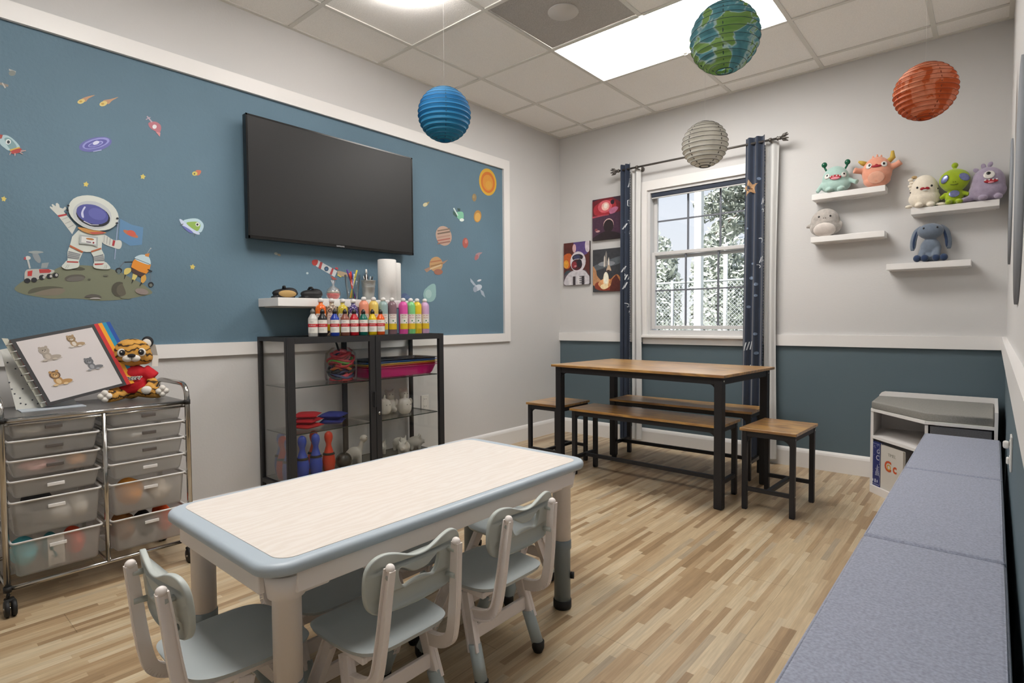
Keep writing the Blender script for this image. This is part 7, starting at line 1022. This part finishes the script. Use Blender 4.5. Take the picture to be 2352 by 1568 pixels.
def onbody(c, r, az, el, out=0.0):
    az, el = math.radians(az), math.radians(el); d = Vector((math.sin(az) * math.cos(el), -math.cos(az) * math.cos(el), math.sin(el))); p = Vector(c) + Vector((d.x * r[0], d.y * r[1], d.z * r[2])); n = Vector((d.x / r[0], d.y / r[1], d.z / r[2])).normalized()
    return p + n * out, n
def disc(g, c, r, az, el, size, m, th=0.004, out=0.0, roll=0):
    p, n = onbody(c, r, az, el, out); Z = n; X = Vector((0, 0, 1)).cross(Z).normalized(); Y = Z.cross(X); cr_, sr_ = math.cos(math.radians(roll)), math.sin(math.radians(roll)); X2 = X * cr_ + Y * sr_; Y2 = Z.cross(X2)
    g.ell(p, (size[0], size[1], th), m, R=Matrix((X2, Y2, Z)).transposed(), nu=14, nv=8)
M_EW, M_EB = mat('eye_white', 'dedbd6', 0.3), mat('eye_black', '17171a', 0.2); M_MR, M_MP = mat('mouth_red', 'a01828', 0.6), mat('mouth_pink', 'd88c98', 0.6)
# mint
o = thing('monster_plush', 'mint green monster plush with dark green antennae', 'plush toy', (2.285, -0.066, 1.868), 8, 'monster plush toys on the wall shelves'); m = plushm('a6c4bc'); c, r = (0, 0, 0.088), (0.080, 0.052, 0.088)
fuse(lambda g: (g.ell(c, r, m), g.ell((0, 0, 0.05), (0.088, 0.056, 0.05), m), g.ell((-0.035, -0.04, 0.016), (0.024, 0.03, 0.016), m), g.ell((0.035, -0.04, 0.016), (0.024, 0.03, 0.016), m), g.tube([(0.07, 0, 0.085), (0.10, -0.02, 0.062), (0.122, -0.035, 0.050)], [0.014, 0.013, 0.017], m), g.tube([(-0.07, 0, 0.07), (-0.095, -0.02, 0.03), (-0.105, -0.03, 0.012)], [0.016, 0.014, 0.012], m)), 0.004, m, 'body', o)
mk = mat('antenna_green', '0c5c40', 0.25)
for a in (-1, 1): G().tube([(a * 0.052, 0, 0.150), (a * 0.065, 0, 0.175)], 0.006, mk).ell((a * 0.066, -0.004, 0.192), (0.017, 0.015, 0.018), mk).build('antenna', o)
g = G(); disc(g, c, r, -38, 12, (0.017, 0.018), M_EW); disc(g, c, r, 38, 12, (0.017, 0.018), M_EW); g.build('eye', o); g = G(); disc(g, c, r, -36, 15, (0.006, 0.007), M_EB, 0.004, 0.003); disc(g, c, r, 38, 15, (0.006, 0.007), M_EB, 0.004, 0.003); g.build('pupil', o)
g = G(); disc(g, c, r, 0, 4, (0.034, 0.016), M_MR, 0.004, 0.001); disc(g, c, r, 0, -1, (0.026, 0.010), M_MP, 0.004, 0.0025); [disc(g, c, r, a, 10 - abs(a) * 0.15, (0.004, 0.005), M_EW, 0.003, 0.004) for a in (-20, -8, 6, 18)]; g.build('mouth', o)
# coral
o = thing('monster_plush', 'coral orange monster plush with yellow horns and raised arms', 'plush toy', (2.515, -0.066, 1.868), 4, 'monster plush toys on the wall shelves'); m = plushm('e09c82'); c, r = (0, 0, 0.095), (0.083, 0.056, 0.098)
fuse(lambda g: (g.ell(c, r, m), g.ell((0, 0, 0.045), (0.075, 0.052, 0.045), m), g.tube([(0.07, 0, 0.115), (0.105, -0.01, 0.125), (0.125, -0.015, 0.138)], [0.020, 0.018, 0.020], m), g.tube([(-0.07, 0, 0.115), (-0.10, -0.02, 0.115), (-0.122, -0.03, 0.122)], [0.020, 0.018, 0.020], m)), 0.004, m, 'body', o)
mh = mat('horn_yellow', 'c8a84c', 0.8)
G().tube([(0.060, 0, 0.155), (0.082, 0, 0.175), (0.080, 0, 0.215)], [0.016, 0.016, 0.008], mh).build('horn', o); G().tube([(-0.058, 0, 0.155), (-0.080, -0.01, 0.165), (-0.098, -0.02, 0.175)], [0.016, 0.014, 0.006], mh).build('horn', o)
g = G(); [g.ell((a, 0, 0.193 - abs(a) * 0.3), (0.006, 0.006, 0.016), m) for a in (-0.022, 0, 0.022)]; g.build('tuft', o)
g = G(); disc(g, c, r, -32, 22, (0.018, 0.019), M_EW); disc(g, c, r, 32, 22, (0.018, 0.019), M_EW); g.build('eye', o); g = G(); disc(g, c, r, -28, 23, (0.007, 0.009), M_EB, 0.004, 0.003); disc(g, c, r, 30, 23, (0.007, 0.009), M_EB, 0.004, 0.003); g.build('pupil', o)
g = G(); disc(g, c, r, 0, 17, (0.028, 0.008), M_MR, 0.004, 0.001); disc(g, c, r, 0, 22, (0.007, 0.005), M_MR, 0.004, 0.002); g.build('mouth', o); g = G(); disc(g, c, r, 0, -25, (0.045, 0.038), plushm('e4ac94'), 0.003, 0.001); g.build('belly', o)
# seal
o = thing('seal_plush', 'round speckled grey seal plush with a white belly', 'plush toy', (2.228, -0.068, 1.587), 6); m = plushm('aca6a0', 0.2); c, r = (0, 0, 0.094), (0.088, 0.058, 0.094)
fuse(lambda g: (g.ell(c, r, m), g.ell((0, 0, 0.06), (0.092, 0.06, 0.06), m), g.ell((-0.095, 0, 0.080), (0.022, 0.010, 0.012), m, R=rot(0, -30, 0)), g.ell((0.088, -0.01, 0.07), (0.014, 0.010, 0.026), m)), 0.004, m, 'body', o)
g = G(); disc(g, c, r, 0, -34, (0.066, 0.048), plushm('d8d0ca'), 0.016, 0.0); g.build('white_belly', o); g = G(); disc(g, c, r, -24, 22, (0.006, 0.007), M_EB); disc(g, c, r, 24, 22, (0.006, 0.007), M_EB); g.build('eye', o); g = G(); disc(g, c, r, -4, 14, (0.003, 0.002), M_EB); disc(g, c, r, 4, 14, (0.003, 0.002), M_EB); g.build('nostril', o)
# cream
o = thing('monster_plush', 'cream white monster plush with red mouth beside the lime alien', 'plush toy', (2.760, -0.068, 1.703), 10, 'monster plush toys on the wall shelves'); m = plushm('e9e0cf'); c, r = (0, 0, 0.10), (0.072, 0.054, 0.102)
fuse(lambda g: (g.ell(c, r, m), g.ell((0, 0, 0.06), (0.080, 0.056, 0.06), m), g.ell((-0.03, -0.045, 0.014), (0.022, 0.026, 0.014), m), g.ell((0.03, -0.045, 0.014), (0.022, 0.026, 0.014), m), g.ell((0.078, -0.03, 0.013), (0.026, 0.012, 0.011), m), g.ell((-0.078, -0.035, 0.012), (0.020, 0.014, 0.011), m)), 0.004, m, 'body', o)
g = G(); [g.ell((-0.062 - 0.006 * (k % 2), 0, 0.125 + 0.018 * k), (0.014, 0.010, 0.010), m) for k in range(4)]; g.ell((-0.050, 0.01, 0.195), (0.015, 0.01, 0.010), plushm('b89c6c')); g.build('crest', o)
g = G(); disc(g, c, r, -34, 12, (0.006, 0.007), M_EB); disc(g, c, r, 26, 14, (0.006, 0.007), M_EB); disc(g, c, r, -75, 0, (0.004, 0.004), M_EB); disc(g, c, r, 60, 4, (0.004, 0.005), M_EB); g.build('eye', o)
g = G(); disc(g, c, r, -12, 6, (0.012, 0.008), M_MR, 0.004, 0.001, 15); disc(g, c, r, 8, 6, (0.012, 0.008), M_MR, 0.004, 0.001, -15); disc(g, c, r, -2, 5, (0.012, 0.004), M_MR, 0.004, 0.001); disc(g, c, r, -2, 0, (0.012, 0.005), M_EW, 0.004, 0.001); g.build('mouth', o)
# alien
o = thing('alien_plush', 'lime green alien plush with shiny blue eyes', 'plush toy', (2.903, -0.068, 1.703), 2); m = plushm('9cb41c'); c, r = (0, -0.005, 0.145), (0.074, 0.052, 0.066)
fuse(lambda g: (g.ell(c, r, m), g.ell((0, 0, 0.045), (0.044, 0.036, 0.048), m), g.ell((0, -0.005, 0.12), (0.06, 0.045, 0.045), m), g.tube([(0, 0, 0.20), (0, 0, 0.222)], 0.008, m), g.ell((0, 0, 0.232), 0.017, m), g.tube([(-0.035, 0, 0.07), (-0.065, -0.01, 0.045)], [0.014, 0.012], m), g.tube([(0.035, 0, 0.07), (0.068, -0.01, 0.052)], [0.014, 0.012], m), g.ell((-0.025, -0.04, 0.014), (0.018, 0.030, 0.014), m), g.ell((0.025, -0.04, 0.014), (0.018, 0.030, 0.014), m)), 0.004, m, 'body', o)
ms = mat('holographic_blue', '7f86b4', 0.25, metal=0.5, noise=0.25, nscale=50)
g = G(); disc(g, c, r, -38, 4, (0.026, 0.019), ms, 0.004, 0, 60); g.build('shiny_eye', o); g = G(); disc(g, c, r, 38, 4, (0.030, 0.021), ms, 0.004, 0, -30); g.build('shiny_eye', o); g = G(); disc(g, (0, 0, 0.045), (0.044, 0.036, 0.048), 0, 20, (0.026, 0.022), ms, 0.003, 0.001); g.build('shiny_belly', o); g = G(); g.tube([onbody(c, r, a, -32 + abs(a) * 0.25, 0.0015)[0] for a in (-16, -10, -4, 4, 10, 16)], 0.0014, M_EB, n=6); disc(g, c, r, -4, -16, (0.002, 0.002), M_EB); disc(g, c, r, 4, -16, (0.002, 0.002), M_EB); g.build('mouth', o)
# lilac
o = thing('monster_plush', 'lilac one eyed monster plush at the shelf end by the side wall', 'plush toy', (3.052, -0.070, 1.703), -4, 'monster plush toys on the wall shelves'); m = plushm('a296ac', 0.1); c, r = (0, 0, 0.098), (0.080, 0.058, 0.098)
fuse(lambda g: (g.ell(c, r, m), g.ell((0, 0, 0.062), (0.086, 0.060, 0.062), m), g.ell((-0.015, -0.05, 0.016), (0.022, 0.022, 0.016), m), g.ell((0.052, -0.045, 0.016), (0.020, 0.02, 0.015), m), g.tube([(-0.07, 0, 0.03), (-0.095, -0.03, 0.020), (-0.115, -0.045, 0.014)], [0.020, 0.016, 0.012], m)), 0.004, m, 'body', o)
g = G(); [g.ell((a, 0, z), (0.012, 0.006, 0.016), m, R=rot(0, q, 0)) for a, z, q in ((-0.052, 0.185, -50), (-0.020, 0.203, -15), (0.010, 0.208, 20))]; g.build('tuft', o)
g = G(); disc(g, c, r, 8, 26, (0.026, 0.025), M_EW); g.build('eye', o); g = G(); disc(g, c, r, 6, 31, (0.010, 0.010), M_EB, 0.004, 0.004); g.build('pupil', o)
g = G(); disc(g, c, r, 14, 3, (0.032, 0.011), M_MR, 0.004, 0.001); disc(g, c, r, 14, -1, (0.014, 0.006), M_MP, 0.004, 0.003); [disc(g, c, r, a, 7, (0.004, 0.005), M_EW, 0.003, 0.004) for a in (-4, 8, 20, 32)]; g.build('mouth', o)
# bunny
o = thing('bunny_plush', 'slate blue floppy eared bunny plush with navy feet', 'plush toy', (2.795, -0.066, 1.377), 2); m = plushm('6a7686', 0.1); mn = plushm('22385a')
c, r = (0, -0.008, 0.185), (0.066, 0.046, 0.048)
fuse(lambda g: (g.ell(c, r, m), g.ell((0, 0, 0.085), (0.052, 0.040, 0.062), m), g.ell((0, 0, 0.035), (0.055, 0.042, 0.034), m), g.tube([(-0.03, 0, 0.075), (-0.042, -0.025, 0.035), (-0.040, -0.04, 0.02)], [0.024, 0.022, 0.020], m), g.tube([(0.03, 0, 0.09), (0.030, -0.035, 0.045), (0.028, -0.045, 0.028)], [0.024, 0.022, 0.020], m)), 0.004, m, 'body', o)
for a in (-1, 1):
    e = G().tube(spline([(a * 0.045, 0.0, 0.215), (a * 0.072, 0.002, 0.185), (a * 0.085, 0.002, 0.13), (a * 0.088, 0.0, 0.075)], 4), [0.012, 0.014, 0.016, 0.018, 0.019, 0.020, 0.020, 0.020, 0.020, 0.019, 0.018, 0.015, 0.010], m, n=12, flat=0.5).build('floppy_ear', o)
    G().tube(spline([(a * 0.066, -0.006, 0.19), (a * 0.078, -0.006, 0.13), (a * 0.080, -0.006, 0.085)], 4), [0.006, 0.009, 0.011, 0.012, 0.012, 0.012, 0.011, 0.009, 0.006], mn, n=10, flat=0.6).build('inner_ear', e)
for x in (-0.062, -0.025, 0.030, 0.066): G().ell((x, -0.048, 0.0225), (0.020, 0.017, 0.0215), mn).build('foot', o)
g = G(); disc(g, c, r, -32, 20, (0.005, 0.006), M_EB); disc(g, c, r, 32, 20, (0.005, 0.006), M_EB); g.build('eye', o)
# ------------------------------------------------------------------ paper lanterns
def papermat(name, cols, scale, dist=1.0, pos=None, zgrad=False):
    m = bpy.data.materials.new(name); m.use_nodes = True; t = m.node_tree
    b = t.nodes['Principled BSDF']; out = t.nodes['Material Output']; N = t.nodes.new; L = t.links.new; tcn = N('ShaderNodeTexCoord'); n1 = N('ShaderNodeTexNoise'); n1.inputs['Scale'].default_value = scale; n1.inputs['Detail'].default_value = 3; n1.inputs['Distortion'].default_value = dist; L(tcn.outputs['Object'], n1.inputs[0]); r = N('ShaderNodeValToRGB'); r.color_ramp.interpolation = 'LINEAR'; e = r.color_ramp.elements
    pos = pos or [0.3 + 0.4 * i / (len(cols) - 1) for i in range(len(cols))]
    e[0].position = pos[0]; e[0].color = (*lin(cols[0]), 1); e[1].position = pos[-1]; e[1].color = (*lin(cols[-1]), 1)
    for p_, c_ in zip(pos[1:-1], cols[1:-1]): q = e.new(p_); q.color = (*lin(c_), 1)
    fac = n1.outputs[0]
    if zgrad:
        s_ = N('ShaderNodeSeparateXYZ'); L(tcn.outputs['Object'], s_.inputs[0]); ma = N('ShaderNodeMath'); ma.operation = 'MULTIPLY_ADD'; ma.inputs[1].default_value = zgrad; L(s_.outputs['Z'], ma.inputs[0]); mb = N('ShaderNodeMath'); mb.operation = 'MULTIPLY_ADD'; mb.inputs[1].default_value = 0.25; mb.inputs[2].default_value = 0.375; L(n1.outputs[0], mb.inputs[0]); L(mb.outputs[0], ma.inputs[2]); fac = ma.outputs[0]
    L(fac, r.inputs[0]); L(r.outputs[0], b.inputs['Base Color']); b.inputs['Roughness'].default_value = 0.7
    tl = N('ShaderNodeBsdfTranslucent'); L(r.outputs[0], tl.inputs[0]); mx = N('ShaderNodeMixShader'); mx.inputs[0].default_value = 0.35; L(b.outputs[0], mx.inputs[1]); L(tl.outputs[0], mx.inputs[2]); L(mx.outputs[0], out.inputs[0]); return m
M_WIRE = mat('lantern_wire', '2f4a4c', 0.5); M_STR = mat('string', 'e6e4e0', 0.7)
def lantern(label, c, r, m, ribs, wire=None, seed=0, hole=0.24):
    t_ = thing('paper_lantern', label, 'paper lantern', c, seed * 17, 'hanging planet paper lanterns'); prof = []; n = ribs * 2; a0 = math.asin(hole) ; a1 = math.pi - a0
    for i in range(n + 1):
        a = a0 + (a1 - a0) * i / n; k = 1.0 if i % 2 == 0 else 0.945 + 0.012 * math.sin(i * 2.1 + seed); prof.append((r * k * math.sin(a), -r * k * math.cos(a)))
    sh = G().lathe(prof, (0, 0, 0), m, n=72, caps=False).build('paper_shade', t_)
    for p_ in sh.data.polygons: p_.use_smooth = False
    wm = wire or M_WIRE; zt = r * math.cos(a0)
    for z in (zt, -zt): G().tube([Vector((r * hole * math.cos(i * math.pi / 12), r * hole * math.sin(i * math.pi / 12), z)) for i in range(24)], 0.0022, wm, n=6, close=True).build('rim_ring', t_)
    g = G()
    for q in prof[2:-2:2]: g.tube([Vector((q[0] * math.cos(i * math.pi / 20), q[0] * math.sin(i * math.pi / 20), q[1])) for i in range(40)], 0.0011, wm, n=5, close=True)
    g.build('rib_wire', t_)
    g = G()
    for k in range(4): aa = k * math.pi / 2; g.tube([Vector(((r * 0.955) * math.sin(a) * math.cos(aa), (r * 0.955) * math.sin(a) * math.sin(aa), -(r * 0.955) * math.cos(a))) for a in [a0 + (a1 - a0) * i / 18 for i in range(19)]], 0.0022, wm, n=5)
    g.cyl((-r * hole, 0, zt), (r * hole, 0, zt), 0.002, wm, n=6); g.build('wire_frame', t_)
    G().cyl((0, 0, zt), (0, 0, H - c[2] - 0.006), 0.0006, M_STR, n=5).build('hanging_string', t_)
lantern('large paper lantern printed like the green and blue earth', (2.163, -1.742, 2.292), 0.150, papermat('paper_earth', ['4f8490', '5c95a2', '6ca6b2', 'c8dcdc', '92b468', '80a858'], 6.0, 0.8, [0.34, 0.44, 0.505, 0.53, 0.55, 0.66]), 13, seed=1)
lantern('orange paper lantern with darker rust patches near the side wall', (2.843, -1.155, 2.052), 0.122, papermat('paper_mars', ['eaa484', 'e08e66', 'd06a38', 'c45c2a'], 7.0, 1.5, [0.40, 0.50, 0.52, 0.65]), 15, wire=mat('wire_rust', '8c3c18', 0.5), seed=2)
lantern('blue paper lantern hanging between television and room corner', (1.070, -2.425, 2.036), 0.127, papermat('paper_blue', ['2c8494', '2a86b4', '3a90cc', '7cc0e8'], 2.0, 0.6, [0.2, 0.42, 0.62, 0.85], zgrad=2.4), 15, wire=mat('wire_blue', '1c5474', 0.5), seed=3)
lantern('small white crinkled paper lantern hanging before the curtain rod', (2.085, -1.765, 1.835), 0.101, papermat('paper_white', ['c0beb4', 'dcd9d0', 'e6e4dc'], 9.0, 0.8), 13, wire=mat('wire_grey', '4c4a44', 0.5), seed=4)
